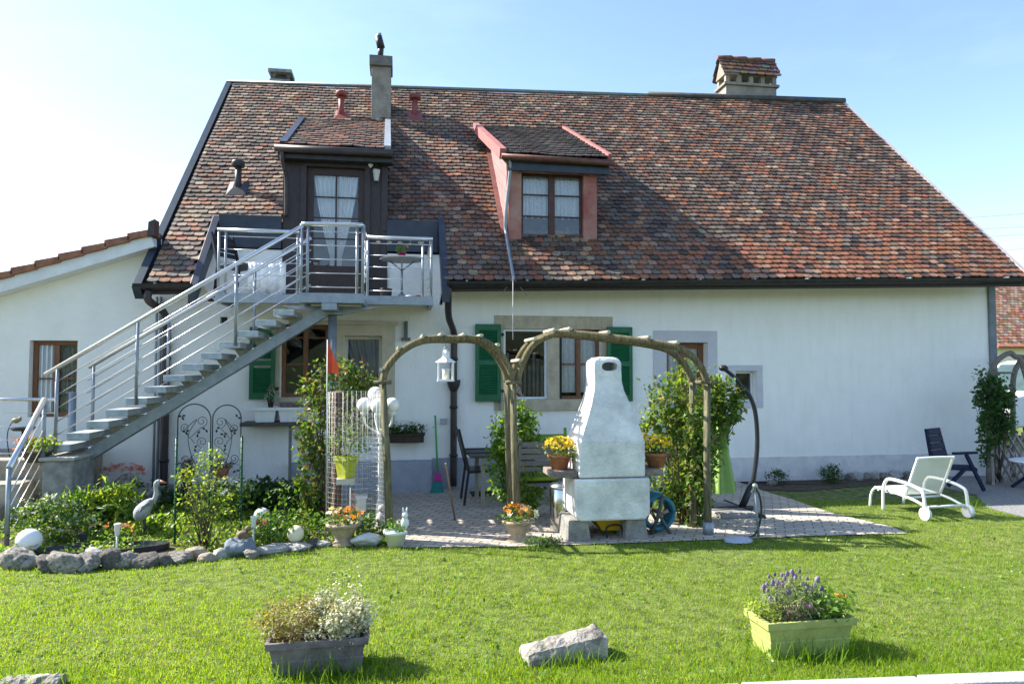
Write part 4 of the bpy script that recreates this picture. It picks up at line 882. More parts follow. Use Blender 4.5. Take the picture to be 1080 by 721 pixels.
# concrete foot of the stair, terrace and lower steps
ped = thing('stair_pedestal', 'grey concrete block carrying the foot of the steel stair', 'pedestal', (-4.1,-1.2,0))
px0, px1 = F(44,500,-1.75)[0], F(76,500,-1.75)[0]; pz = F(60,486,-1.75)[2]
mb = MB(); mb.box(px0, px1, -1.75, -1.15, 0, pz); mb.build('block', M_conc, ped, bevel=.02); mb = MB(); mb.box(px0-.03, px1+.03, -1.78, -1.1, pz+.001, pz+.04); mb.build('cap_slab', mat('pale_slab', (.42,.4,.35), .9, .2, 7, .4, 60), ped, bevel=.01)
ter = thing('stone_terrace', 'raised beige stone terrace with two steps at the left edge', 'terrace', (-5,-.8,0))
mb = MB(); mb.box(-8, px0-.04, -1.4, .025, 0, pz-.02); mb.build('terrace_wall', mat('terrace_stone', (.33,.29,.22), .9, .25, 6, .4, 50), ter, bevel=.02)
for i in range(2): mb = MB(); mb.box(-8, F(8,500,-1.9)[0]-.15*i+.05, -1.75-.33*i, -1.405-.33*i, 0, pz*(.66-.33*i)); mb.build('step', mat('step_stone', (.4,.36,.28), .9, .25, 6, .4, 50), ter, bevel=.02)
lr = thing('terrace_railing', 'steel railing with horizontal wires beside the foot of the stair', 'railing', (-4.6,-1.4,.6))
a = F(47,421,-1.7); b = F(9.5,494,-2.9); c = F(-80,421,-1.7)
a2 = F(75,421,-.6)
mb = MB(); mb.tube([b, a], .03, 12); mb.build('handrail', M_steel, lr)
mb = MB(); mb.tube([(a[0]-.03,-1.35,F(30,421,-1.35)[2]),(c[0],-1.35,F(30,421,-1.35)[2])], .022, 10); mb.build('handrail', M_steel, lr)
zt = F(30,421,-1.35)[2]
for k in range(5):
    z = zt-.16-.155*k; mb = MB(); mb.tube([(a[0]-.03,-1.35,z),(c[0],-1.35,z)], .0055, 6); mb.build('wire', M_steel, lr)
    dz = .17*(k+1); mb = MB(); mb.tube([b-(0,0,dz*.8), a-(0,0,dz)], .0065, 6); mb.build('wire', M_steel, lr)
for p, z0 in ((a,pz), (b,.0)): mb = MB(); mb.tube([p, (p[0],p[1],z0)], .022, 10); mb.build('railing_post', M_galv, lr)
mb = MB(); p = F(76,440,-.55); mb.tube([(p[0],-.55,0.02),(p[0],-.55,1.45)], .045, 12); mb.build('support_post', M_galv, st)
# ------------------------------------------------------------------ rustic double arch
M_wood2 = mat('weathered_pole', (.25,.21,.105), .9, .4, 4, .9, 40, stretch=(14,14,1.5)); M_wood2g = mat('greenish_pole', (.24,.22,.125), .9, .38, 4, .9, 40, stretch=(14,14,1.5))
arb = thing('garden_arch', 'weathered round timber double arch with short rungs across its bends', 'arch', (1.4,-3.2,0))
bL, bM, bR = G(411,570), G(546,560), G(747,564)
off = np.array((-.01,.36,0.))
def plane_pt(A, B, px, py):
    """point seen at px,py on the vertical plane through ground points A,B"""
    n = np.cross(B-A, (0,0,1.)); d = ray(px,py); t = ((A-CAM)@n)/(d@n); return CAM+d*t
def archset(A, B, pts, rungs, firstpost, lastpost, ca, cb):
    for k, o in enumerate((np.zeros(3), off)):
        P = [plane_pt(A, B, *q)+o for q in pts]
        mb = MB(); mb.tube(bez(P, 5), .036, 10); mb.build('arch_beam', M_wood2, arb)
        if firstpost: mb = MB(); e = P[0]; mb.tube([A+o, (A+o+e)/2+(.01,0,0), e+(0,0,.02)], [.04,.037,.036], 10); mb.build('post', M_wood2g, arb)
        if lastpost: mb = MB(); e = P[-1]; mb.tube([B+o, (B+o+e)/2-(.01,0,0), e+(0,0,.02)], [.04,.037,.036], 10); mb.build('post', M_wood2g, arb)
    C_ = bez([plane_pt(A, B, *q) for q in pts], 5)
    for q in rungs:
        j_ = int(q*(len(C_)-1)); tg = C_[min(j_+1,len(C_)-1)]-C_[max(j_-1,0)]; nn_ = np.cross(tg, off); nn_ *= (1 if nn_[2] > 0 else -1)/np.linalg.norm(nn_)
        p = C_[j_]+nn_*.045; mb = MB(); mb.tube([p-off*.2, p+off*1.2], .02, 8); mb.build('rung', mat('pale_rung', (.5,.45,.34), .8, .2, 9, .3), arb)
    for e, B_ in ((pts[0], A), (pts[-1], B)):
        p = plane_pt(A, B, *e); 
        if (e is pts[0] and firstpost) or (e is pts[-1] and lastpost):
            mb = MB(); mb.tube([p-off*.35-(0.0,0,0), p+off*1.3], .022, 8); mb.tube([p-(.09,.05,0), p+(.09,-.05,0)], .02, 8); mb.build('collar', M_wood2g, arb)
archset(bL, bM, [(403.5,403),(408,388),(424,370),(448,358),(478,357),(506,358),(525,370),(537,388),(541,403)], [.12,.26,.38,.46,.55,.64,.74], True, True, 0, 0)
archset(bM, bR, [(545.5,403),(550,386),(562,364),(582,353),(600,351),(650,356),(700,363),(722,370),(738,385),(746,403)], [.14,.25,.36,.45,.54,.63,.73], False, True, 0, 0)
mb = MB(); mb.tube([bR+(0,0,0), bR+(0,0,.14)], .058, 10); mb.build('post_shoe', M_galv, arb)
for i in range(9):
    z = .25+.17*i; mb = MB(); mb.tube([bM+off*.9+(0,0,z), bM+off*.1+(0,0,z)], .014, 6); mb.build('rung', MATS['pale_rung'], arb)
# white lantern hanging from the left bow
q = plane_pt(bL, bM, 470, 400); t = thing('hanging_lantern', 'white metal lantern hanging from the left bow of the timber arch', 'lantern', q)
z0 = q[2]; z1 = plane_pt(bL, bM, 470, 382)[2]; zt = plane_pt(bL, bM, 470, 365)[2]; hh = .075
mb = MB(); mb.box(q[0]-hh-.01, q[0]+hh+.01, q[1]-hh-.01, q[1]+hh+.01, z0-.02, z0)
for sx in (-1,1):
    for sy in (-1,1): mb.box(q[0]+sx*hh-.007, q[0]+sx*hh+.007, q[1]+sy*hh-.007, q[1]+sy*hh+.007, z0, z1)
mb.box(q[0]-hh, q[0]+hh, q[1]-hh-.004, q[1]-hh+.004, z0+.1, z0+.108); mb.build('frame', M_white, t)
mb = MB(); mb.lathe([(hh*1.5,0),(.04,.05),(.04,.1),(.05,.1),(.02,.13)], (q[0],q[1],z1), 4, smooth=False); mb.build('roof', M_white, t)
mb = MB(); mb.lathe([(.035,0),(.035,.11)], (q[0],q[1],z0+.001), 12); mb.build('candle', mat('wax', (.7,.66,.55), .5, .05, 9), t)
mb = MB(); mb.tube(bez([(q[0]-.03,q[1],z1+.12),(q[0],q[1],zt),(q[0]+.03,q[1],z1+.12)], 6), .005, 6); mb.tube([(q[0],q[1],zt-.01),(q[0],q[1],plane_pt(bL,bM,470,358)[2])], .004, 6); mb.build('hanger', M_galv, t)

# ------------------------------------------------------------------ garden fireplace
fy = -3.52; t = thing('garden_fireplace', 'whitewashed concrete garden fireplace with tapering hood and chimney', 'fireplace', (2.1,fy+.3,0))
def W_(px, py, y=fy): return F(px, py, y)
M_bbq = mat('whitewashed_concrete', (.74,.725,.68), .9, .2, 3, .7, 45, col2=(.9,.89,.86)); M_leg = mat('rough_concrete_leg', (.27,.26,.235), .92, .25, 8, .7, 50)
dp = .56
for a, b in ((600,624),(661,685)):
    mb = MB(); x0, x1 = W_(a,560)[0], W_(b,560)[0]; zt = W_(640,549)[2]
    mb.prism([(x0+.0,fy+.05,0),(x1+.01,fy+.05,0),(x1-.02,fy+.05,zt-.001),(x0+.02,fy+.05,zt-.001)], (0,dp-.08,0)); mb.build('leg', M_leg, t, bevel=.015)
x0, x1 = W_(607,530)[0], W_(686,530)[0]; z0, z1 = W_(640,549)[2], W_(640,505)[2]
mb = MB(); c = .05; mb.prism([(x0,fy,z0+c),(x0+c,fy,z0),(x1-c,fy,z0),(x1,fy,z0+c),(x1,fy,z1),(x0,fy,z1)], (0,dp,0)); mb.build('firebox', M_bbq, t, bevel=.02)
x2, x3 = W_(611.5,480)[0], W_(681.5,480)[0]; z2 = W_(640,465)[2]; zs = W_(640,500)[2]
mb = MB(); mb.box(x2, x3, fy+.02, fy+dp-.02, z1+.012, z2); mb.build('oven_block', M_bbq, t, bevel=.018)
mb = MB(); mb.box(x2+.01, x3-.01, fy+.04, fy+dp-.04, z1+.001, z1+.011); mb.build('mortar_joint', M_leg, t)
# hood: rounded-rectangle rings up to the rounded top
rows = [(466,611,681,.0),(455,614.5,678.5,.02),(440,620,673.5,.05),(425,625,668,.08),(412,628,663,.105),(402,629,661,.12),(390,628.5,660.5,.12),(383,628.5,660.5,.12),(379.5,630,659,.125),(377,633,656.5,.14),(376,638,652,.16)]
mb = MB(); rings = []
for py, a, b, ins in rows:
    z = W_(640,py)[2]; xa, xb = W_(a,py)[0]+.0, W_(b,py)[0]; y0, y1 = fy+.02+ins, fy+dp-.02-ins; r = .025
    rings.append([(xa+r,y0,z),(xb-r,y0,z),(xb,y0+r,z),(xb,y1-r,z),(xb-r,y1,z),(xa+r,y1,z),(xa,y1-r,z),(xa,y0+r,z)])
k = len(rings); vs = [p for r in rings for p in r]; zo0, zo1 = 7, 6
fs = []
for i in range(k-1):
    for j in range(8):
        fs.append((i*8+j, i*8+(j+1)%8, (i+1)*8+(j+1)%8, (i+1)*8+j))
fs.append([ (k-1)*8+j for j in range(8)])
mb.add(vs, fs, False); hood = mb.build('hood', M_bbq, t)
# smoke opening cut through the chimney head
cu = MB(); xa, xb, za, zb = W_(639,391)[0], W_(656,391)[0], W_(640,391)[2], W_(640,381.5)[2]
n = 20; poly = []
for i in range(n):
    an = 2*math.pi*i/n; ex = .75; sx = math.copysign(abs(math.cos(an))**ex, math.cos(an)); sz = math.copysign(abs(math.sin(an))**ex, math.sin(an)); poly.append(((xa+xb)/2+(xb-xa)/2*sx, fy-.2, (za+zb)/2+(zb-za)/2*sz))
cu.prism(poly, (0,.2+dp*.72,0)); cut_ = cu.build('cutter', M_black, None)
bm_ = hood.modifiers.new('open', 'BOOLEAN'); bm_.operation = 'DIFFERENCE'; bm_.object = cut_; bm_.solver = 'EXACT'
bpy.context.view_layer.update(); dg = bpy.context.evaluated_depsgraph_get(); me = bpy.data.meshes.new_from_object(hood.evaluated_get(dg)); hood.modifiers.clear(); hood.data = me; bpy.data.objects.remove(cut_)
if not me.materials: me.materials.append(M_bbq)
b_ = hood.modifiers.new('bevel','BEVEL'); b_.width = .012; b_.segments = 2; b_.limit_method = 'ANGLE'; b_.angle_limit = math.radians(25)
for a, b, m_ in ((583,611,None),(682,702,None)):
    xa, xb = W_(a,500)[0], W_(b,500)[0]; mb = MB(); mb.box(xa, xb, fy+.06, fy+.5, W_(640,504)[2]-.0, W_(640,497)[2]); mb.build('side_shelf', mat('stained_slab', (.25,.2,.17), .9, .3, 7, .5, 50), t, bevel=.01)
sz_ = W_(640,497)[2]
def mum(label, px, r=.115):
    l = (F(px,497,fy+.25)[0], fy+.25, sz_+.002); q = pot('flower_pot', label, l, r, .15, M_terra)
    c = np.array(l)+(0,0,.2); foliage(q, 'foliage', 260, c, (.15,.14,.09), G_MID, .04, clusters=24, shell=.6); flowers(q, 'flower', 130, c+(0,0,.02), (.165,.155,.11), F_YEL, .02)
mum('terracotta pot of yellow chrysanthemums on the left shelf of the fireplace', 590); mum('terracotta pot of yellow chrysanthemums on the right shelf of the fireplace', 692)
# yellow barrow tray under the firebox
l = F(641,562,-3.1); t = thing('yellow_barrow', 'yellow plastic barrow stowed under the fireplace between its legs', 'wheelbarrow', (l[0],-3.2,0))
mb = MB(); a, b = F(624,550,-3.2)[0], F(659,550,-3.2)[0]; zt = .2
mb.add([(a,-3.3,zt),(b,-3.3,zt),(b,-2.8,zt),(a,-2.8,zt),(a+.1,-3.25,.06),(b-.04,-3.25,.06),(b-.04,-2.85,.06),(a+.1,-2.85,.06)], [(0,1,5,4),(1,2,6,5),(2,3,7,6),(3,0,4,7),(4,5,6,7)]); o = mb.build('tray', mat('yellow_plastic', (.72,.42,.01), .4, .06, 9), t); s_ = o.modifiers.new('t','SOLIDIFY'); s_.thickness = .012
mb = MB(); x = F(640,560,-3.35)[0]; mb.tube(bez([(x,-3.36,.0),(x,-3.36,.12),(x+.14,-3.36,.13),(x+.17,-3.36,.0)], 6), .01, 6); mb.build('foot_frame', M_black, t)
# hose reel
l = G(692,562); t = thing('hose_reel', 'turquoise garden hose wound on a dark reel beside the fireplace', 'hose reel', l); c = l+(.02,.05,.22)
mb = MB()
for k in range(5): mb.tube([c+(math.cos(a)*(.165-.004*k), -.09+.045*k, math.sin(a)*(.165+.004*k)) for a in np.linspace(0,2*math.pi,28)], .024, 8)
mb.build('hose', mat('turquoise_hose', (.04,.19,.25), .55, .12, 12), t)
for y in (-.14,.14):
    mb = MB(); mb.tube([c+(.02,y,.19), c+(-.02,y,0), c+(-.12,y,-.24)], .022, 8); mb.tube([c+(-.02,y,0), c+(.12,y,-.24)], .018, 8); mb.build('reel_frame', mat('grey_plastic_dark', (.08,.085,.09), .5, .1, 9), t)
mb = MB(); mb.tube([c+(0,-.16,0), c+(0,.16,0)], .02, 8); mb.tube([c+(0,-.15,0), c+(.07,-.17,.04)], .018, 8); mb.build('reel_axle', mat('reel_handle', (.35,.22,.16), .6, .1, 9), t)
# steel bin
l = G(592,558); mb = MB(); t = thing('steel_bin', 'shiny steel bin with domed lid beside the left fireplace leg', 'bin', l)
mb.lathe([(.12,0),(.125,.01),(.125,.44),(.12,.45)], l, 26); mb.build('bin_body', mat('polished_steel', (.6,.6,.58), .18, .05, 9, metal=1), t)
mb = MB(); mb.lathe([(.13,.452),(.135,.47),(.10,.5),(.04,.515),(.005,.517)], l, 26); mb.build('lid', mat('satin_steel', (.55,.55,.55), .3, .05, 9, metal=.9), t)

# ------------------------------------------------------------------ dining set on the patio
tl = G(509.5,537); zt = F(509,480,tl[1])[2]; t = thing('patio_table', 'dark slatted patio table on square steel legs', 'table', (tl[0]+.5,tl[1]+.4,0))
tx0, tx1, ty0, ty1 = F(496,480,tl[1])[0], tl[0]+1.35, tl[1]-.03, tl[1]+.8
mb = MB()
for i in range(7): mb.box(tx0, tx1, ty0+(ty1-ty0)*i/7, ty0+(ty1-ty0)*(i+.93)/7, zt-.03, zt)
mb.build('table_top', mat('dark_slat', (.09,.08,.07), .6, .25, 9), t, bevel=.003)
for x in (tl[0], tx1-.1):
    for y in (ty0+.05, ty1-.06): mb = MB(); mb.box(x-.025, x+.025, y-.025, y+.025, 0, zt-.031); mb.build('leg', mat('champagne_leg', (.4,.37,.3), .4, .08, 9, metal=.4), t)
cl = G(488,534)
chair_simple('patio_chair', 'black high-backed chair at the left end of the patio table', (cl[0]+.28, cl[1]+.28, 0), math.radians(90), M_black, .46, .98, .5, 5, True)
cl = G(574,541); cu_ = mat('lime_cushion', (.2,.34,.03), .8, .1, 9)
chair_simple('patio_chair', 'grey chair with a lime green cushion left of the fireplace', (F(566,500,-2.2)[0], -2.2, 0), math.radians(180), mat('grey_chair', (.16,.17,.19), .6, .15, 9), .45, .95, .5, 5, True, cushion=cu_)
cc = F(590,460,-1.0); chair_simple('patio_chair', 'lime green upholstered chair behind the chrysanthemum pot', (F(583,500,-.9)[0], -.9, 0), math.radians(0), mat('lime_fabric', (.16,.3,.04), .8, .1, 9), .45, .92, .5, 1)
# broom and scoop against the plinth
l = F(460,514,-.32); t = thing('broom', 'green handled broom with teal and magenta head leaning on the plinth', 'broom', (l[0],-.32,0))
mb = MB(); mb.tube([(l[0]+.02,-.3,.3),(F(459,438,-.1)[0],-.1,F(459,438,-.1)[2])], .014, 8); mb.build('handle', mat('green_stick', (.08,.36,.08), .5, .08, 9), t)
mb = MB(); mb.prism([(l[0]-.09,-.36,.0),(l[0]+.11,-.36,.0),(l[0]+.08,-.36,.17),(l[0]-.04,-.36,.17)], (0,.07,0)); mb.build('bristles', mat('teal_bristle', (.02,.22,.2), .7, .2, 30), t)
mb = MB(); mb.prism([(l[0]-.03,-.365,.171),(l[0]+.08,-.365,.171),(l[0]+.06,-.365,.29),(l[0]-.02,-.365,.29)], (0,.08,0)); mb.build('broom_head', mat('magenta_plastic', (.5,.03,.25), .4, .08, 9), t, bevel=.01)
mb = MB(); q0 = G(497,523); q1 = G(540,519); mb.box(q0[0], q1[0]+.3, q0[1]-.1, q0[1]+.25, .014, .03); o = mb.build('doormat', mat('dark_mat', (.03,.03,.03), .95, .3, 60), None, q0, bevel=.005); tag(o, 'thin black doormat lying on the pavers under the patio table', 'mat')
# flower trough on the wall
a, b = F(408,467,-.18), F(447,457,-.18); t = thing('wall_trough', 'dark wooden trough of white flowers hung on the wall behind the lamp', 'flower box', ((a[0]+b[0])/2,-.1,a[2]))
mb = MB(); mb.box(a[0], b[0], -.2, -.003, a[2], b[2]); mb.box(a[0]-.015,b[0]+.015,-.215,-.002,b[2]-.03,b[2]+.001); mb.build('trough', mat('dark_trough', (.05,.035,.025), .8, .25, 9, .3), t, bevel=.005)
c = np.array(((a[0]+b[0])/2,-.12,b[2]+.06)); foliage(t, 'foliage', 320, c, (.27,.09,.07), G_DARK, .05, clusters=26); flowers(t, 'flower', 50, c+(0,0,.02), (.29,.1,.1), F_WHT, .022)
# shelf with two white boxes under the left window
a, b = F(253,449,-.4), F(322,445,-.4); t = thing('wall_shelf', 'dark plank shelf on a thin post under the left window', 'shelf', ((a[0]+b[0])/2,-.2,0))
mb = MB(); mb.box(a[0], b[0], -.42, -.005, a[2]-.01, b[2]); mb.build('board', mat('dark_board', (.10,.09,.085), .8, .2, 9), t, bevel=.004)
p = F(306,470,-.3)[0]; mb = MB(); mb.box(p-.018, p+.018, -.32, -.28, .0, a[2]-.011); mb.build('shelf_post', mat('grey_shelf_post', (.2,.18,.16), .8, .15, 9), t)
sz2 = b[2]+.002
for lab, p0, p1 in (('white plastic flower box on the wall shelf nearest the shutter', 267,291), ('white plastic flower box on the wall shelf nearest the climbing rose', 293,318)):
    q0, q1 = F(p0,447,-.35)[0], F(p1,447,-.35)[0]; h = F(280,430,-.35)[2]-sz2; t = thing('window_box', lab, 'flower box', ((q0+q1)/2,-.25,sz2))
    mb = MB(); e = .03; mb.add([(q0+e,-.34,sz2),(q1-e,-.34,sz2),(q1-e,-.1,sz2),(q0+e,-.1,sz2),(q0,-.37,sz2+h),(q1,-.37,sz2+h),(q1,-.07,sz2+h),(q0,-.07,sz2+h)], [(0,1,2,3),(0,1,5,4),(1,2,6,5),(2,3,7,6),(3,0,4,7)])
    o = mb.build('box', mat('white_plastic', (.85,.85,.85), .45, .04, 9), t); m_ = o.modifiers.new('t','SOLIDIFY'); m_.thickness = .008
    mb = MB(); mb.box(q0-.012,q1+.012,-.385,-.366,sz2+h-.035,sz2+h+.005); mb.build('rim', MATS['white_plastic'], t, bevel=.004)
    mb = MB(); mb.add([(q0+.01,-.36,sz2+h-.04),(q1-.01,-.36,sz2+h-.04),(q1-.01,-.08,sz2+h-.04),(q0+.01,-.08,sz2+h-.04)], [(0,1,2,3)]); mb.build('earth', M_soil, t)
l = F(284,436,-.2); l = (l[0],-.03,F(284,432,-.04)[2]); t = pot('cactus_pot', 'small dark pot with a spiky grey plant on the window ledge above the white boxes', (l[0],-.1,sz2+.19), .045, .11, mat('brown_pot', (.1,.07,.05), .7, .2, 9))
foliage(t, 'foliage', 40, np.array((l[0],-.1,sz2+.38)), (.05,.05,.09), G_SILV, .09, T_LONG, clusters=6)
a, b = F(294,432,-.06), F(312,424,-.06); mb = MB(); mb.box(a[0]+.02,b[0]+.05,-.1,-.035,b[2]-.1,b[2]); o = mb.build('clay_trough', mat('pinkish_clay', (.24,.16,.14), .85, .25, 14, .4), None, (a[0],-.06,b[2]), bevel=.008); tag(o, 'short pinkish clay trough standing on the ledge under the left window', 'flower box')
# ------------------------------------------------------------------ plants and ornaments
def plant(name, label, cat, base, blobs, m, size, tmpl=T_LEAF, nst=6, stem_m=None, clusters=16, spread=.26, group=None, out=.6, up=.5, shell=.7, stem_r=.005, sec=None):
    """blobs: list of (n, centre offset, radii)"""
    t = thing(name, label, cat, base, group); b = np.array(base, float)
    P = np.concatenate([blob(n, b+np.array(c), r, clusters, spread, shell) for n, c, r in blobs]); P[:,2] = np.maximum(P[:,2], b[2]+.01)
    cen = P.mean(0); ax, nr = leafset(P, cen, up, out)
    if sec:
        k = rng.random(len(P)) < sec[1]; scatter('young_leaves', sec[0], t, tmpl, P[k], ax[k], nr[k], size*rng.uniform(.7,1.2,k.sum())); P, ax, nr = P[~k], ax[~k], nr[~k]
    scatter('foliage', m, t, tmpl, P, ax, nr, size*rng.uniform(.6,1.3,len(P)))
    if nst:
        tips = P[rng.integers(0, len(P), nst)]; bs = [b+np.array((random.gauss(0,.03),random.gauss(0,.03),-.01)) for _ in tips]
        stems(t, 'stem', bs, tips, stem_m or M_twig, stem_r)
    return t
def Gp(px, py, z=0.0): return G(px, py, z)
# climbing roses on the arch
t = plant('climbing_rose', 'climbing rose covering the middle post of the timber arch', 'rose', G(541,548), [(1300,(.02,.02,.5),(.25,.2,.42)),(1200,(.06,.0,.9),(.27,.2,.33)),(260,(.08,0,1.2),(.14,.1,.16)),(420,(-.14,-.02,.62),(.16,.14,.35)),(300,(.16,0,.3),(.16,.14,.2))], G_FRESH, .065, nst=14, clusters=34, spread=.22, sec=(G_LIME,.15))
t = plant('climbing_rose', 'large dense climbing rose around the right post of the timber arch', 'rose', G(722,552), [(1600,(.0,.15,.75),(.38,.28,.62)),(1000,(.02,.15,1.35),(.36,.25,.42)),(1000,(.42,-.02,1.36),(.26,.14,.32)),(300,(.2,.3,.75),(.18,.2,.5)),(220,(-.4,0,1.05),(.12,.1,.25)),(350,(0,.1,.2),(.3,.2,.2)),(700,(.08,-.3,.9),(.2,.12,.5)),(900,(.06,-.2,.62),(.14,.09,.6)),(600,(.45,.15,1.2),(.18,.2,.4))], G_ROSE, .07, nst=26, clusters=60, spread=.17, shell=.5, sec=(G_LIME,.12), stem_r=.008)
flowers(t, 'blossom', 7, G(722,552)+np.array((-.35,-.1,1.1)), (.2,.1,.35), flmat('petal_cream', [(.65,.5,.28),(.7,.55,.36)]), .035)
t = plant('climbing_rose', 'tall climbing rose behind the wire cage reaching the balcony column', 'rose', G(345,555), [(1100,(.1,.2,1.45),(.42,.25,.28)),(700,(-.1,.15,1.1),(.25,.22,.4)),(700,(-.17,.1,.6),(.17,.16,.5)),(450,(-.13,.0,.25),(.16,.14,.25)),(350,(.32,.25,1.25),(.2,.16,.3)),(200,(.1,.2,1.72),(.3,.18,.14))], G_ROSE, .065, nst=22, clusters=46, spread=.2, sec=(G_RED,.14), stem_r=.008)
# wire cage with log and pot
cg = G(373,577)+np.array((0,.36,0)); ztop = F(373,413,cg[1])[2]; R_ = .30
t = thing('wire_cage', 'upright cylinder of welded wire mesh around a plant left of the arch', 'wire cage', cg)
def wirev(n, th0=0):
    mb = MB()
    for k in range(n): a = th0+2*math.pi*k/n; p = cg+np.array((R_*math.cos(a), R_*math.sin(a), 0)); mb.tube([p, p+(0,0,ztop)], .0010, 3)
    for j in range(int(ztop/.05)+1): mb.tube([cg+np.array((R_*math.cos(a), R_*math.sin(a), j*.05+.005)) for a in np.linspace(0,2*math.pi,33)], .0010, 3)
    return mb
wirev(38).build('mesh', mat('zinc_wire', (.55,.55,.53), .4, .1, 30, metal=.3), t)
lg = G(352,574)+np.array((0,.3,0)); mb = MB(); n = 14
mb.tube([lg+np.array((random.gauss(0,.006),random.gauss(0,.006),ztop*i/n)) for i in range(n+1)], [.05+random.gauss(0,.003) for i in range(n+1)], 10); o = mb.build('log_post', mat('rough_bark', (.17,.11,.08), .95, .4, 12, .9, 60, stretch=(3,3,.5)), None, lg); tag(o, 'rough brown log standing just inside the wire cage', 'post')
pz = F(365,503,cg[1])[2]; l = np.array((F(365,503,cg[1])[0], cg[1]-.02, pz)); t = pot('hanging_pot', 'yellow green square pot hanging inside the wire cage', l, .118, .22, mat('lime_plastic', (.42,.44,.02), .45, .06, 9), square=True)
t.rotation_euler.z = 0
foliage(t, 'foliage', 620, l+(.0,0,.42), (.19,.17,.26), G_SILV, .035, T_LONG, clusters=22); foliage(t, 'young_leaves', 200, l+(0,0,.35), (.18,.18,.18), G_MID, .04, clusters=12)
mb = MB(); mb.box(l[0]-.09,l[0]+.09,l[1]-.09,l[1]+.09,pz-.06,pz-.002); mb.tube([l+(-.1,0,.24), l+(-.05,.2,.6), (lg[0],lg[1],ztop*.9)], .004, 4); mb.build('hanger', mat('pale_tray', (.5,.48,.4), .6, .1, 9), t)
# orange pennant
p0 = F(345.5,413,cg[1]-.2); p1 = F(345.5,358,cg[1]-.2); mb = MB(); t = thing('pennant', 'orange red triangular pennant on a thin stick above the wire cage', 'flag', (p0[0],p0[1],0)); mb.tube([(p0[0],p0[1],0), p1], .006, 6); mb.build('stick', M_galv, t)
mb = MB(); n = 8; w1 = F(357,390,cg[1]-.2); vs = []
for i in range(n+1):
    u = i/n
    for v in (0,1): zt_ = p1[2]-.01-u*.12-.0*u; zb_ = F(346,392,p0[1])[2]+.02*u-.05*u; vs.append((p1[0]+(w1[0]-p1[0])*u, p1[1]+.02*math.sin(u*7), zt_*(1-v)*(1)+zb_*v if v else zt_-u*.14))
mb.add(vs, [(2*i,2*i+2,2*i+3,2*i+1) for i in range(n)], True); mb.build('cloth', mat('orange_cloth', (.75,.09,.03), .7, .08, 9), t)
# globe street-lamp in white
lb = G(401,560)+np.array((0,.0,0)); t = thing('globe_lamp', 'white ornate garden lamp post with four white globes behind the left arch post', 'lamp post', lb); Yl = lb[1]
c0 = F(400,452,Yl); mb = MB(); mb.lathe([(.1,0),(.1,.05),(.06,.09),(.045,.3),(.03,.34),(.028,c0[2]-.1),(.045,c0[2]-.06),(.03,c0[2])], lb, 14); mb.build('pole', M_white, t)
M_globe = mat('opal_globe', (.8,.8,.78), .25, .02, 4)
for px, py in ((384.5,427),(396,415.5),(413.5,427),(399,428)):
    dy = -.12 if px == 399 else (.1 if px == 396 else 0); g = F(px,py,Yl+dy); base = g-(0,0,.085)
    mb = MB(); m_ = (c0+base)/2+np.array(((base[0]-c0[0])*.35,0,-.05)); mb.tube(bez([c0-(0,0,.05), m_, base-(0,0,.03), base], 6), .012, 6); mb.lathe([(.02,-.03),(.045,0),(.04,.015)], base, 12); a = mb.build('lamp_arm', M_white, t)
    mb = MB(); mb.sphere(g, .082, 22, 14); mb.build('globe', M_globe, a)
# urns of pansies
def urn(label, loc, fl, r=.15, h=.22, m=None):
    t = thing('flower_urn', label, 'urn', loc); mb = MB(); mb.lathe([(r*.75,0),(r*.8,.02),(r*.5,.05),(r*.55,.08),(r*.95,h*.8),(r*1.0,h*.85),(r*1.12,h*.86),(r*1.14,h),(r*.98,h),(r*.9,h*.88),(.01,h*.86)], loc, 26); mb.build('urn', m or mat('sand_urn', (.40,.31,.22), .9, .2, 12, .4, 60), t)
    c = np.array(loc)+(0,0,h+.05); foliage(t, 'foliage', 170, c, (r*1.0,r*.9,.07), G_MID, .045, clusters=20)
    for nm, f_, n, dc in fl: flowers(t, nm, n, c+np.array(dc), (r*.95,r*.85,.085), f_, .028)
    return t
urn('sandstone urn of orange and cream pansies in front of the wire cage', G(361,577)+np.array((0,.1,0)), (('orange_flower',F_ORG,22,(.05,0,.02)),('cream_flower',flmat('petal_cream2',[(.75,.6,.35),(.78,.7,.55)]),12,(-.07,0,.01))))
urn('sandstone urn of orange and white pansies at the foot of the middle arch post', G(548,573)+np.array((0,.1,0)), (('orange_flower',F_ORG,24,(-.02,0,.02)),('white_flower',F_WHT,14,(.05,-.04,0))))
plant('lavender_tuft', 'low dark green tuft on the patio edge beside the right urn', 'plant', G(573,576), [(260,(0,0,.05),(.16,.1,.06))], G_MID, .06, T_LONG, nst=0)
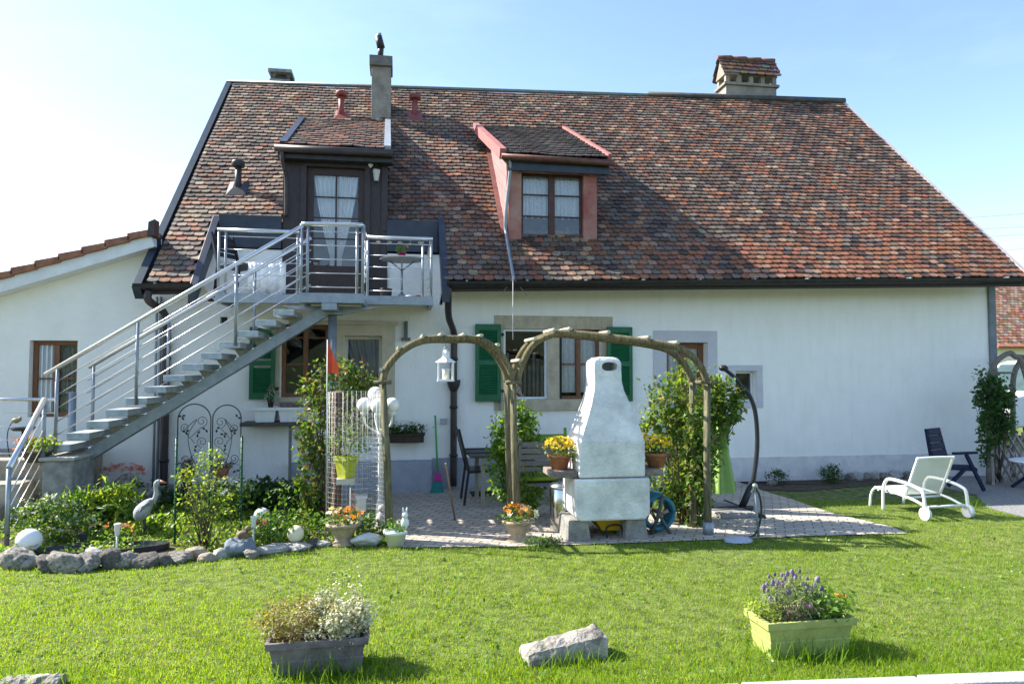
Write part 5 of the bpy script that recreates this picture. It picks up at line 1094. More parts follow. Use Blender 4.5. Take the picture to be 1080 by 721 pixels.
# white pot with rabbit figure, white boulder
l = G(417,578)+np.array((0,.08,0)); t = pot('flower_pot', 'white painted pot at the lawn edge right of the left arch post', l, .11, .16, M_white); foliage(t, 'foliage', 120, l+(0,0,.2), (.1,.1,.06), G_FRESH, .04)
l2 = l+np.array((.09,-.02,.17)); mb = MB(); mb.sphere(l2+(0,0,.06), .045, 14, 10, .9, .8, 1.3); mb.sphere(l2+(0,-.01,.135), .032, 12, 8)
for s in (-1,1): mb.tube([l2+(s*.012,0,.155), l2+(s*.02,0,.21)], [.012,.006], 6)
mb.build('rabbit', M_white, None, l2).data.name = 'rabbit'; tag(bpy.data.objects['rabbit'], 'small white rabbit figurine sitting on the rim of the white pot', 'figurine')
l2 = G(403,562); mb = MB(); mb.sphere(l2+(0,0,.14), .07, 14, 10, .9, .8, 1.5); mb.sphere(l2+(0,-.02,.27), .045, 12, 8); mb.sphere(l2+(0,-.01,.03),.08,12,6,1,1,.4); o = mb.build('garden_figurine', mat('pale_figure', (.6,.52,.5), .7, .15, 12), None, l2); tag(o, 'pale rounded figurine standing behind the left arch post', 'figurine')
plant('green_tuft', 'bushy green tuft between the sandstone urn and the left arch post', 'plant', G(387,566), [(420,(0,0,.1),(.17,.14,.1))], G_MID, .045, nst=0)
l = G(479,546); mb = MB(); mb.tube([G(480,549), plane_pt(bL,bM,472,492)+(0,.3,0)], .012, 6); o = mb.build('leaning_stick', mat('cane', (.28,.2,.13), .8, .2, 20), None, l); tag(o, 'thin brown cane leaning by the left arch post on the patio', 'stick')
l = G(369,566); t = thing('toy_flag', 'small red and white paper flag on a stick behind the sandstone urn', 'flag', l); z1 = F(368,514,l[1])[2]; mb = MB(); mb.tube([l, (l[0],l[1],z1)], .004, 5); mb.build('stick', M_white, t)
mb = MB(); mb.prism([(l[0],l[1],z1),(l[0]+.05,l[1],z1-.06),(l[0]+.07,l[1],z1-.17),(l[0],l[1],z1-.11)], (0,.006,0)); mb.build('paper', mat('red_paper', (.6,.1,.08), .7, .4, 14, col2=(.7,.6,.58)), t)
l = G(381,556); mb = MB(); mb.box(l[0]-.06,l[0]+.05,l[1]-.05,l[1]+.05,.18,.32); mb.box(l[0]-.075,l[0]+.065,l[1]-.065,l[1]+.065,.32,.345); mb.box(l[0]-.02,l[0]+.02,l[1]-.02,l[1]+.02,0,.18); o = mb.build('bird_feeder', M_white, None, l, bevel=.006); tag(o, 'little white feeder box on a peg inside the wire cage', 'bird feeder')

# ---- stones ---------------------------------------------------------------
def rock_mesh(name, seed, m, sub=4, facets=9, rough=.13):
    r = np.random.default_rng(seed); bm = bmesh.new(); bmesh.ops.create_icosphere(bm, subdivisions=sub, radius=1)
    N_ = unit(r.normal(size=(facets,3))); H = r.uniform(.62,1.0,facets)
    for v in bm.verts:
        d = np.array(v.co); d /= np.linalg.norm(d); k = N_@d; rad = min([1.05]+[h/x for h, x in zip(H, k) if x > .15])
        rad *= 1+rough*mnoise.noise(Vector(d*3.1+seed))+rough*.6*mnoise.noise(Vector(d*8+seed)); v.co = Vector(d*rad)
    me = bpy.data.meshes.new(name); bm.to_mesh(me); bm.free(); me.materials.append(m); me.polygons.foreach_set('use_smooth', [sub > 2]*len(me.polygons)); return me
M_rk = mat('grey_field_stone', (.3,.27,.23), .92, .45, 4, .9, 30, col2=(.58,.53,.46)); M_rkl = mat('pale_stone', (.5,.47,.42), .9, .25, 4, .7, 30, col2=(.62,.59,.54)); M_rkd = mat('dark_stone', (.19,.17,.15), .92, .35, 4, .9, 30)
M_rkw = mat('beige_stone', (.45,.37,.28), .9, .25, 5, .7, 30); M_rkb = mat('blue_grey_stone', (.2,.24,.28), .75, .2, 6, .4, 30)
RK = [rock_mesh('rock', s, M_rk) for s in range(6)]
def rock(label, loc, size, m=M_rk, seed=0, rz=0, cat='stone', name='rock', rx=0, group=None):
    me = RK[seed % 6] if m is M_rk else rock_mesh('rock', seed, m)
    o = link(name, me, None, loc); o.scale = size; o.rotation_euler = (rx, 0, rz); return tag(o, label, cat, group)
RL = [ # px centre, py base, width px, height px, material, label
 (14,603,36,26,M_rk,'grey edging stone at the far left end of the bed below the lily leaves'),(26,603,20,18,M_rkl,'pale edging stone under the big white globe at its left'),
 (47,606,30,22,M_rkd,'dark edging stone just right of the white globe'),(61,608,42,27,M_rk,'broad grey slab-like stone leaning outward in the bed edging'),
 (88,606,26,24,M_rk,'brownish rough stone next to the leaning slab stone'),(97,597,26,20,M_rkl,'whitish rounded stone in front of the pond rim'),
 (114,603,26,26,M_rkd,'dark rough stone below the first solar stake'),(132,602,24,22,M_rk,'tall grey stone right of the first solar stake'),
 (152,602,28,20,M_rkd,'dark knobbly stone below the pond end'),(170,600,22,15,M_rkd,'small dark stone following the knobbly one'),
 (186,597,28,15,M_rk,'low grey stone below the yellow green shrub'),(206,592,24,16,M_rkw,'beige round stone under the yellow green shrub'),
 (219,595,22,12,M_rkw,'flat beige stone in front of the round beige one'),(232,592,22,16,M_rkl,'pale grey stone left of the blue grey stone'),
 (264,592,24,13,M_rk,'grey flat stone right of the blue grey stone'),(283,588,60,11,M_rkl,'long flat pale slab leading to the cream globe lamp'),
 (312,584,34,10,M_rkl,'thin pale slab below the cream globe lamp'),(330,580,14,14,M_rkd,'small dark stone right of the cream globe lamp'),
 (341,580,17,11,M_rkl,'pale stone at the foot of the wire cage'),(75,603,20,18,M_rkw,'tan stone wedged behind the leaning slab stone')]
for i, (px, py, w_, h_, m_, lab) in enumerate(RL):
    g = G(px, py-3); s = np.linalg.norm(g-CAM); k = s/FPX; w = w_*k*.43; h = h_*k*.43
    rock(lab, (g[0], g[1]+w*.5, h*.5), (w, w*.75 if w_ < 40 else w*.45, h), m_, i+1, random.uniform(-.5,.5))
g = G(385,577); rock('smooth whitish boulder between the sandstone urn and the arch post', (g[0],g[1]+.08,.055), (.155,.11,.075), mat('white_boulder', (.6,.59,.57), .8, .1, 5, .3, 40), 31, .2, 'boulder')
g = G(250,588); rock('blue grey drum shaped stone at the bed edge', (g[0],g[1]+.08,.08), (.14,.1,.11), M_rkb, 34, .3)
mb = MB(); d0 = np.array((g[0]+.04,g[1]+.05,.2)); mb.sphere(d0, .045, 14, 10, 1.3, .9, .9); mb.sphere(d0+(.04,0,.055), .026, 12, 8); mb.tube([d0+(.06,0,.055), d0+(.09,0,.05)], [.012,.004], 6); o = mb.build('duck_figurine', mat('brown_duck', (.2,.13,.09), .7, .4, 20), None, d0-(0,0,.05)); tag(o, 'little brown duck figurine on the blue grey stone', 'figurine')
for lab, px, py, w, h, s_ in (('big rough boulder at the foot of the stair pedestal',56,524,.3,.22,5),('wide grey boulder left of the bright green lily clump',78,522,.28,.2,2),('pointed grey boulder under the end of the steel stair',128,512,.2,.22,3),('low grey boulder right of the lily clump',150,515,.22,.15,4),('grey stone lump behind the heron statue',140,522,.2,.12,1)):
    g = G(px, py+22); rock(lab, (g[0], g[1]+.1, h*.6), (w, w*.7, h*1.25), M_rk, s_, s_*.7, 'boulder')
def slab_stone(label, pts_px, h, m, seed, depth=.22, tilt=0):
    g0, g1 = G(*pts_px[0]), G(*pts_px[1]); c = (g0+g1)/2; L_ = np.linalg.norm(g1-g0)/2
    o = link('lawn_stone', rock_mesh('lawn_stone', seed, m, 4, 9, .05), None, (c[0], c[1]+depth*.5, h*.42)); o.scale = (L_*1.12, depth*.62, h*.62); o.rotation_euler = (0.1, -tilt, math.atan2(g1[1]-g0[1], g1[0]-g0[0])); return tag(o, label, 'stone')
M_lst = mat('lawn_stone', (.29,.265,.23), .92, .4, 7, .9, 40, col2=(.46,.42,.36))
def wedge(label, A, B, hA, hB, dep, seed):
    """a long split block: flat sides, broken top edge"""
    r = random.Random(seed); n = 12; vs = []; A = np.array(A); B = np.array(B); d = (B-A)/np.linalg.norm(B-A); nn = np.array((-d[1],d[0],0))
    for i in range(n+1):
        t = i/n; p = A+(B-A)*t; h = hA+(hB-hA)*t; e = .85 if i in (0,n) else 1; j = lambda s: r.gauss(0,s)
        for o_, z in ((.0,-.06),(-.01+j(.004),h*.45*e+j(.002)),(.01+j(.003),h*.82*e+j(.003)),(dep*.3+j(.008),h*e+j(.004)),(dep*.7+j(.008),h*.97*e+j(.005)),(dep*.98,h*.6*e),(dep,-.06)):
            vs.append(p+nn*o_+np.array((0,0,z)))
    fs = [(i*7+k, (i+1)*7+k, (i+1)*7+k+1, i*7+k+1) for i in range(n) for k in range(6)]+[tuple(range(7)), tuple(range(n*7,n*7+7))]
    mb = MB(); mb.add(vs, fs); o = mb.build('lawn_stone', M_lst, None, (A+B)/2); s_ = o.modifiers.new('s','SUBSURF'); s_.subdivision_type = 'SIMPLE'; s_.levels = s_.render_levels = 3
    tx = bpy.data.textures.new('rk','CLOUDS'); tx.noise_scale = .06; dm = o.modifiers.new('d','DISPLACE'); dm.texture = tx; dm.strength = .018; return tag(o, label, 'stone')
wedge('long split grey stone lying in the lawn between the two planters', G(558,704), G(641,694), .09, .165, .2, 3)
wedge('pale stone block at the bottom left corner of the lawn', G(-12,735), G(59,730), .06, .07, .14, 8)

# ---- planters in the lawn ---------------------------------------------------
def trough(label, pL, pR, h, dep, m, back_turn=0.0, taper=.035):
    A, B = G(*pL), G(*pR); d = (B-A)/np.linalg.norm(B-A); nn = np.array((-d[1],d[0],0)); L_ = np.linalg.norm(B-A); t = thing('planter', label, 'planter', (A+B)/2)
    def ring_(e, z, i=0.0): return [A-d*e+nn*(-e+i)+(0,0,z)+d*i, B+d*e+nn*(-e+i)+(0,0,z)-d*i, B+d*e+nn*(dep+e-i)+(0,0,z)-d*i, A-d*e+nn*(dep+e-i)+(0,0,z)+d*i]
    mb = MB(); rr = [ring_(0,-.03), ring_(taper*.45,h*.42), ring_(taper*.45-.004,h*.44), ring_(taper*.75,h*.8), ring_(taper*1.25,h*.8), ring_(taper*1.35,h), ring_(taper*1.35,h,.022), ring_(taper*.7,h*.86,.02), ]
    vs = [p for r in rr for p in r]; fs = [(i*4+j, i*4+(j+1)%4, (i+1)*4+(j+1)%4, (i+1)*4+j) for i in range(len(rr)-1) for j in range(4)]+[(0,1,2,3)]
    mb.add(vs, fs); mb.build('trough', m, t, bevel=.006); e = MB(); e.add(ring_(taper*.6,h*.88,.02), [(0,1,2,3)]); e.build('earth', M_soil, t)
    return t, A, B, d, nn
t, A, B, d, nn = trough('grey brown plastic planter of variegated and bronze shrubs in the lawn', (289,714), (380,707), .2, .2, mat('taupe_plastic', (.17,.15,.145), .7, .3, 9, .15, 40))
Lp = np.linalg.norm(B-A)
foliage(t, 'bronze_foliage', 2600, A+d*.09+nn*.1+(0,0,.27), (.19,.14,.12), leafmat('leaf_bronze', [(.15,.17,.05),(.24,.24,.09),(.36,.26,.17),(.13,.19,.04)]), .02, clusters=40, spread=.2)
foliage(t, 'variegated_foliage', 4600, A+d*(Lp*.66)+nn*.1+(0,0,.27), (.2,.14,.115), leafmat('leaf_varieg', [(.13,.18,.08),(.42,.44,.3),(.62,.6,.45),(.66,.63,.5)], .2), .02, clusters=50, spread=.18)
for fx, hh in ((.5,.36),(.6,.34),(.72,.42),(.93,.5),(.84,.44),(.98,.34)):
    foliage(t, 'foliage', 110, A+d*(Lp*fx)+nn*.12+(0,0,.2+hh*.36), (.022,.022,hh*.32), MATS['leaf_varieg'], .018, clusters=10, spread=.4)
t, A, B, d, nn = trough('lime green plastic planter of lavender and marigold in the lawn', (814,694), (893,688), .22, .2, mat('lime_planter', (.36,.40,.12), .6, .16, 8, .15, 40))
Lp = np.linalg.norm(B-A); c = A+d*Lp*.4+nn*.1
foliage(t, 'lavender_leaves', 800, c+(-.0,0,.31), (.2,.12,.11), leafmat('leaf_lavender', [(.12,.16,.09),(.2,.25,.14),(.28,.33,.2)]), .045, T_LONG, clusters=50, spread=.16, up=1.5)
tips = []; bs = []
for i in range(42):
    a = np.array((random.uniform(-.2,.2), random.uniform(-.08,.08), random.uniform(.36,.5))); a[2] -= .8*abs(a[0])**1.3*.6; tips.append(c+np.array((d[0]*a[0],d[1]*a[0]+a[1],a[2]))); bs.append(c+np.array((a[0]*.5,a[1]*.5,.22)))
stems(t, 'lavender_stem', bs, tips, mat('lavender_stem', (.16,.2,.1), .8, .2, 20), .0022)
n = len(tips); scatter('lavender_blossom', leafmat('petal_lavender', [(.13,.09,.17),(.25,.18,.32),(.34,.27,.42)], .2), t, T_BUD, np.array(tips)-(0,0,.01), np.tile((0,0,1.),(n,1))+rng.normal(size=(n,3))*.15, rng.normal(size=(n,3))+np.array((5,0,0)), .03*rng.uniform(.7,1.2,n), .014)
foliage(t, 'marigold_leaves', 700, A+d*Lp*.85+nn*.1+(0,0,.27), (.14,.12,.09), G_FRESH, .035, clusters=30); foliage(t, 'phlox_foliage', 350, A+d*Lp*.03+nn*.1+(0,0,.25), (.09,.1,.06), G_LIME, .025, clusters=14)
flowers(t, 'marigold', 6, A+d*Lp*.95+nn*.05+(0,0,.3), (.06,.05,.05), F_ORG, .018); flowers(t, 'pink_flower', 9, A+d*Lp*.42+nn*.02+(0,0,.27), (.1,.04,.05), F_MAG, .018)

# ---- left bed -------------------------------------------------------------
# wrought iron trellises
def trellis(label, pxl, pxr, pyt, pyb, seed):
    Y = -.85; a, b = F(pxl,pyb,Y), F(pxr,pyb,Y); zt = F(pxl,pyt,Y)[2]; r = (b[0]-a[0])/2; xc = (a[0]+b[0])/2; R = random.Random(seed)
    t = thing('iron_trellis', label, 'trellis', (xc,Y,0)); mb = MB()
    mb.tube([(a[0],Y,0),(a[0],Y,zt-r)]+[(xc-r*math.cos(t_),Y,zt-r+r*math.sin(t_)) for t_ in np.linspace(0.15,math.pi-.15,14)]+[(b[0],Y,zt-r),(b[0],Y,0)], .007, 6); mb.build('frame', M_black, t)
    sc = MB(); lvs = []
    def spiral(c, r0, a0, s, turns=1.5): return [(c[0]+r0*(1-u*.8)*math.cos(a0+s*u*turns*2*math.pi), Y, c[1]+r0*(1-u*.8)*math.sin(a0+s*u*turns*2*math.pi)) for u in np.linspace(0,1,22)]
    side = 1 if seed == 1 else -1
    main = [(xc+side*r*x, Y, z) for x, z in ((.9,.1),(.5,.4),(-.1,.62),(-.35,.9),(.15,1.1),(-.2,zt-.25),(-.55,zt-.32))]
    sc.tube(bez(main, 6), .0045, 5)
    for x, z, rr, s_ in ((.45,zt-.22,.075,1),(-.55,zt-.3,.06,-1),(.5,.82,.07,-1),(-.55,.6,.06,1)):
        c = (xc+side*r*x, z); sc.tube([(xc+side*r*(-.2 if x > 0 else .05), Y, z-.2)]+spiral(c, rr, -1.57, s_), .0038, 5)
    sc.build('scroll', M_black, t)
    for x, z in ((-.75,zt-.16),(.2,zt-.38),(-.5,.95),(.7,.98),(.05,.74),(-.7,.45),(.6,.5)):
        c = np.array((xc+side*r*x, Y-.006, z)); lv = MB(); n_ = 3 if R.random() < .4 else 2
        for q in range(n_):
            a = R.uniform(0,6.28) if n_ == 2 and q == 0 else (a+math.pi*.75 if q else .5); u = np.array((math.cos(a),0,math.sin(a))); v = np.array((-u[2],0,u[0])); w = .05
            lv.prism([c, c+u*w*.5+v*w*.3, c+u*w, c+u*w*.5-v*w*.3], (0,.004,0))
        lv.build('leaf', M_black, t)
    return t
trellis('black iron trellis arch with scrolls and leaves nearer the stair', 186, 221, 426, 520, 1); trellis('black iron trellis arch with scrolls and leaves nearer the white boxes', 223, 253, 427, 520, 2)
M_stake = mat('green_stake', (.012,.075,.04), .5, .15, 30)
for lab, px, pt, pb in (('tall dark green plant stake behind the heron',184,462,577),('dark green plant stake in the middle of the yellow green shrub',219.5,466,572),('tall dark green plant stake right of the yellow green shrub',253.5,461,570)):
    g = G(px,pb); zt = F(px,pt,g[1])[2]; mb = MB(); mb.tube([g, (g[0],g[1],zt)], .0125, 8); mb.lathe([(.0125,0),(.006,.02)], (g[0],g[1],zt), 8)
    for i in range(int(zt/.06)): mb.lathe([(.014,0),(.014,.01)], (g[0],g[1],.03+i*.06), 8)
    o = mb.build('plant_stake', M_stake, None, g); tag(o, lab, 'stake')
for lab, px in (('slim dark pot of bronze succulent on the plinth kerb behind the left trellis',197.5),('slim dark pot of red succulent on the plinth kerb behind the right trellis',233)):
    x = F(px,500,-.3)[0]; l = (x,-.3,.0); t = pot('plant_pot', lab, l, .07, .42, mat('slate_pot', (.12,.13,.15), .6, .15, 9)); foliage(t, 'foliage', 110, np.array(l)+(0,0,.47), (.12,.1,.07), G_RED, .07, T_LONG, clusters=14)
    mb = MB(); mb.lathe([(.075,0),(.095,.02),(.1,.12)], np.array(l)+(0,0,.30), 16); mb.build('inner_pot', M_terra, t)
# heron
h0 = G(152,566); t = thing('heron_statue', 'grey heron statue standing on one dark leg among the bed plants', 'statue', h0); Yh = h0[1]
hp = lambda px, py: F(px, py, Yh)
M_her = mat('heron_grey', (.36,.38,.38), .75, .2, 12, .3, 60)
mb = MB(); mb.tube(bez([hp(144,549), hp(147.5,543), hp(153,535), hp(158.5,529), hp(163,526), hp(164.8,519), hp(164.5,513), hp(166,508.5), hp(169,507)], 5), [.012,.03,.045,.055,.062,.072,.075,.078,.078,.074,.07,.065,.06,.055,.048,.042,.036,.032,.029,.027,.025,.024,.023,.023,.022,.022,.022,.022,.022,.022,.023,.025,.028,.03,.03,.029,.027,.024,.024,.022,.02][:41], 14); o = mb.build('body', M_her, t)
mb = MB(); mb.tube([hp(168.5,507.5), hp(176,509)], [.02,.004], 8); mb.build('beak', mat('heron_beak', (.45,.2,.14), .6, .1, 20), t)
mb = MB(); mb.tube([hp(152.5,543), h0], [.016,.014], 8); mb.lathe([(.07,0),(.05,.015)], h0, 12); mb.build('leg', mat('dark_leg', (.05,.055,.05), .6, .2, 20), t)
for s in (-1,1):
    mb = MB(); p = [hp(160,528), hp(153,533), hp(145,547)]; mb.tube([q+np.array((0,s*.05,.0)) for q in p], [.035,.045,.008], 8, .5); mb.build('wing', mat('heron_wing', (.28,.3,.31), .75, .25, 14, .4, 60), t)
# pond
pc = G(105,585)+np.array((0,.0,0)); t = thing('garden_pond', 'small dark preformed pond with a black rim behind the edging stones', 'pond', pc)
mb = MB(); n = 40; out = []
for k in range(n):
    a = 2*math.pi*k/n; r = 1+.12*math.sin(2*a+.5)+.07*math.sin(3*a); out.append((pc[0]+.5*r*math.cos(a), pc[1]+.02+.2*r*math.sin(a)))
sc_ = lambda f, z: [(pc[0]+(x-pc[0])*f, pc[1]+(y-pc[1])*f, z) for x, y in out]
rr = [sc_(1.06,.02), sc_(1.06,.075), sc_(.95,.075), sc_(.9,.03)]; mb.add([p for r in rr for p in r], [(i*n+j, i*n+(j+1)%n, (i+1)*n+(j+1)%n, (i+1)*n+j) for i in range(3) for j in range(n)]); mb.build('rim', mat('black_liner', (.025,.027,.03), .35, .2, 12), t)
mw = bpy.data.materials.new('pond_water'); mw.use_nodes = True; p = mw.node_tree.nodes['Principled BSDF']; p.inputs['Base Color'].default_value = (.02,.03,.03,1); p.inputs['Roughness'].default_value = .05
mb = MB(); mb.add(sc_(.93,.045), [list(range(n))]); mb.build('water', mw, t)
g = G(87,580); mb = MB(); mb.box(g[0]-.05,g[0]+.03,g[1],g[1]+.04,.03,.16); mb.box(g[0]-.02,g[0]+.05,g[1]-.03,g[1],.03,.09); o = mb.build('pond_filter', M_black, None, g, bevel=.008); tag(o, 'small black pond filter box standing on the pond rim', 'filter')
# globe ground lamps
def globe(label, px, py, r, m, basem):
    g = G(px, py); t = thing('globe_light', label, 'lamp', g); mb = MB(); mb.sphere(g+(0,0,r+.05), r, 28, 18); mb.build('globe', m, t); mb = MB(); mb.lathe([(r*.7,0),(r*.6,.05),(r*.45,.075)], g, 18); mb.build('lamp_base', basem, t)
globe('large white globe lamp on a dark base at the left end of the bed', 30, 588, .108, M_globe, M_black)
globe('cream globe lamp at the bed edge beside the pale slab', 311.5, 577, .082, mat('cream_globe', (.75,.68,.48), .3, .03, 4), M_black)
globe('white globe lamp half hidden by plants behind the bed', 276, 557, .088, M_globe, M_black)
for lab, px, pt, pb in (('clear topped solar stake light in front of the pond',123,553,590),('clear topped solar stake light beside the duck stone',267,545,582)):
    g = G(px,pb); zt = F(px,pt,g[1])[2]; t = thing('solar_light', lab, 'garden light', g); mb = MB(); mb.tube([g, (g[0],g[1],zt-.1)], .009, 8); mb.build('stake', mat('clear_stake', (.6,.62,.58), .3, .05, 9), t); mb = MB(); mb.lathe([(.012,-.1),(.02,-.09),(.026,-.01),(.03,0),(.03,.01)], (g[0],g[1],zt), 12); mb.build('head', mat('clear_head', (.66,.68,.66), .2, .05, 9), t)
# garden lantern, chiminea, stool with flowers
g = G(3,548); t = thing('garden_lantern', 'black pointed garden lantern at the left edge of the picture', 'lantern', g); zt = F(3,513,g[1])[2]; mb = MB(); mb.tube([g,(g[0],g[1],zt-.25)], .02, 8); mb.lathe([(.09,-.1),(.02,-.04),(.008,0)], (g[0],g[1],zt), 6, smooth=False); mb.lathe([(.05,-.26),(.055,-.24)], (g[0],g[1],zt), 6, smooth=False)
for k in range(6): a = k*math.pi/3; mb.tube([(g[0]+.05*math.cos(a),g[1]+.05*math.sin(a),zt-.25),(g[0]+.075*math.cos(a),g[1]+.075*math.sin(a),zt-.1)], .006, 5)
mb.build('frame', M_black, t); mb = MB(); mb.lathe([(.045,-.24),(.068,-.1)], (g[0],g[1],zt), 6, smooth=False); mb.build('lantern_glass', mat('frosted', (.6,.58,.52), .3, .06, 9), t)
g = G(22,536); t = thing('clay_oven', 'terracotta clay oven pot with dark mouth under the terrace railing', 'clay oven', g); z0 = .12
mb = MB(); mb.lathe([(.06,.0),(.1,.03),(.14,.16),(.12,.27),(.075,.34),(.08,.36),(.055,.36)], g+(0,0,z0), 20); mb.build('pot', M_terra, t); mb = MB(); mb.lathe([(.055,0),(.05,.04),(.001,.05)], g+(-.05,-.115,z0+.15), 14, 1, .6); mb.build('mouth', M_black, t); mb = MB()
for k in range(3): a = k*2.1; mb.tube([g+(.12*math.cos(a),.12*math.sin(a),0), g+(.06*math.cos(a),.06*math.sin(a),z0+.01)], .01, 6)
mb.build('stand', M_black, t)
x = F(25,482,-1.9); l = np.array((x[0],-1.6,pz*0+F(25,487,-1.6)[2])); t = pot('flower_bowl', 'dark stone bowl of pink and yellow flowers on the terrace corner', (l[0],l[1],l[2]), .15, .13, mat('dark_bowl', (.10,.085,.07), .85, .25, 12)); foliage(t, 'foliage', 300, l+(0,0,.2), (.19,.14,.09), G_LIME, .05, clusters=26, sec=None) if False else foliage(t, 'foliage', 300, l+(.05,0,.2), (.16,.14,.09), G_LIME, .05, clusters=26); foliage(t, 'pink_leaves', 140, l+(-.14,0,.19), (.08,.1,.08), leafmat('leaf_pink', [(.35,.12,.12),(.5,.25,.24)]), .05, clusters=14)
x = F(24,452,-1.0); t = thing('bird_bath', 'black iron bird bath dish with a small bird on a hooked stand', 'bird bath', (x[0],-1.0,.6)); z = x[2]
mb = MB(); mb.lathe([(.01,-.03),(.1,-.02),(.14,.015),(.13,.015),(.02,-.015)], (x[0],-1.0,z), 22); mb.build('dish', M_black, t); mb = MB(); mb.tube([(x[0],-1.0,.6),(x[0],-1.0,z-.02)], .012, 6); mb.tube(bez([(x[0]-.12,-1.0,.6),(x[0]-.17,-1.0,z-.1),(x[0]-.12,-1.0,z+.08),(x[0]-.02,-1.0,z+.1)], 6), .006, 5); mb.build('stand', M_black, t)
mb = MB(); c = np.array((x[0]-.08,-1.0,z+.1)); mb.sphere(c, .035, 12, 8, 1.4, .8, .9); mb.sphere(c+(.045,0,.025), .022, 10, 8); mb.build('bird', mat('brass_bird', (.3,.25,.12), .5, .2, 20), t)

# shrubs of the left bed
plant('rose_bush', 'leafy rose bush with reddish tips at the left end of the bed', 'bush', G(48,575), [(1500,(0,0,.2),(.46,.24,.19)),(220,(.05,0,.4),(.22,.15,.09))], G_MID, .05, nst=14, clusters=60, spread=.17, sec=(G_SILV,.22))
plant('rose_bush', 'dark small-leaved bush between the rose bush and the orange flowers', 'bush', G(74,562), [(900,(0,0,.18),(.25,.2,.18))], G_DARK, .05, nst=8, clusters=30)
t = plant('lily_clump', 'bright green clump of broad upright leaves in front of the boulders', 'plant', G(114,557), [(700,(0,0,.26),(.34,.16,.18))], G_LIME, .15, T_LONG, nst=8, clusters=40, up=.1, sec=(G_FRESH,.45))
t = plant('salmon_flowers', 'salmon flowering clump between boulders below the stair foot', 'flowers', G(135,527), [(260,(0,0,.15),(.25,.12,.1))], G_MID, .06, nst=8); flowers(t, 'blossom', 46, np.array(G(128,527))+(0,0,.34), (.3,.08,.14), F_SAL, .035)
t = plant('orange_flowers', 'low plant with small orange flowers behind the pond', 'flowers', G(104,574), [(420,(0,0,.07),(.34,.2,.07))], G_MID, .05, nst=6); flowers(t, 'blossom', 42, np.array(G(104,574))+(0,0,.14), (.34,.15,.07), flmat('petal_apricot', [(.7,.25,.12),(.75,.38,.2)]), .02)
t = plant('yellow_green_shrub', 'loose yellow green shrub with upright shoots between the dark green stakes', 'bush', G(215,580), [(420,(0,.1,.42),(.30,.2,.26)),(240,(-.1,.1,.68),(.22,.14,.16)),(110,(.02,.1,.86),(.14,.1,.1)),(150,(.05,0,.2),(.26,.18,.14))], G_LIME, .042, nst=34, clusters=60, spread=.13, shell=.4, sec=(G_FRESH,.25))
t = plant('white_flower_bush', 'white flowering bush behind the rightmost dark green stake', 'bush', G(240,552), [(700,(0,0,.28),(.28,.18,.2))], G_MID, .045, nst=8, clusters=30); flowers(t, 'blossom', 110, np.array(G(240,552))+(0,0,.36), (.27,.15,.16), F_WHT, .02)
plant('hellebore', 'dark leafy perennial in front of the plinth kerb under the wall shelf', 'plant', G(274,540), [(800,(0,0,.22),(.28,.2,.2))], G_DARK, .09, nst=8, clusters=34)
plant('grassy_clump', 'dark grassy clump by the plinth left of the climbing rose', 'plant', G(318,542), [(420,(0,0,.16),(.16,.14,.14))], G_DARK, .14, T_LONG, nst=0, up=-.2)
plant('silver_cushion', 'silver grey cushion plant at the left of the white globe lamp', 'plant', G(12,592), [(500,(0,0,.06),(.22,.13,.06))], G_FRESH, .06, T_LONG, nst=0)
plant('poppy_clump', 'loose tall clump with seed heads beside the hidden white globe lamp', 'plant', G(293,570), [(420,(0,0,.16),(.22,.15,.15)),(70,(.0,0,.4),(.12,.08,.16))], G_MID, .05, nst=16, stem_m=M_stem)
t = plant('rose_bush', 'low rose bush with a red bloom beside the second solar stake', 'bush', G(286,576), [(500,(0,0,.16),(.24,.14,.15))], G_MID, .045, nst=8, clusters=24); flowers(t, 'blossom', 4, np.array(G(280,575))+(.0,-.05,.22), (.12,.05,.06), flmat('petal_red', [(.6,.05,.08),(.65,.12,.15)]), .03)
plant('peony', 'leafy green perennial under the stake between heron and shrub', 'plant', G(176,562), [(340,(0,0,.1),(.3,.16,.1))], G_FRESH, .055, nst=6, clusters=28, sec=(G_LIME,.3))
plant('hosta', 'dark green perennial in the shade behind the heron', 'plant', G(170,534), [(360,(0,0,.1),(.34,.18,.1))], G_DARK, .08, nst=4, clusters=26)
plant('fern', 'small green perennial by the bed edge between cream globe and wire cage', 'plant', G(322,566), [(380,(0,0,.12),(.2,.14,.12))], G_FRESH, .05, nst=4, clusters=20)
G_LIME2 = leafmat('leaf_lime_cover', [(.14,.22,.03),(.22,.31,.045),(.3,.38,.08)], .4)
# creeping ground cover over the bed soil
n = 34000; xs = rng.uniform(-5, .0, n); ys = rng.uniform(-3.95, -.4, n); k = inpoly(xs, ys, BED); xs, ys = xs[k], ys[k]
hgt = np.array([mnoise.noise((x*1.6, y*1.6, 2.)) for x, y in zip(xs, ys)]); k = (hgt > -.3) & (ys < -.75); xs, ys, hgt = xs[k], ys[k], hgt[k]
P = np.stack([xs, ys, .02+np.clip(hgt+.3,0,1)*rng.uniform(0,.13,len(xs))], 1); ax, nr = leafset(P, None, 1.2, 0); kk = rng.random(len(P)) < .65
o = scatter('ground_cover', G_LIME2, None, T_LEAF, P[kk], ax[kk], nr[kk], .04*rng.uniform(.5,1.4,kk.sum())); tag(o, 'yellow green creeping ground cover over the flower bed', 'ground cover', kind='stuff')
o = scatter('ground_cover', G_FRESH, None, T_LEAF, P[~kk], ax[~kk], nr[~kk], .045*rng.uniform(.5,1.4,(~kk).sum())); tag(o, 'mid green creeping ground cover among the bed shrubs', 'ground cover', kind='stuff')
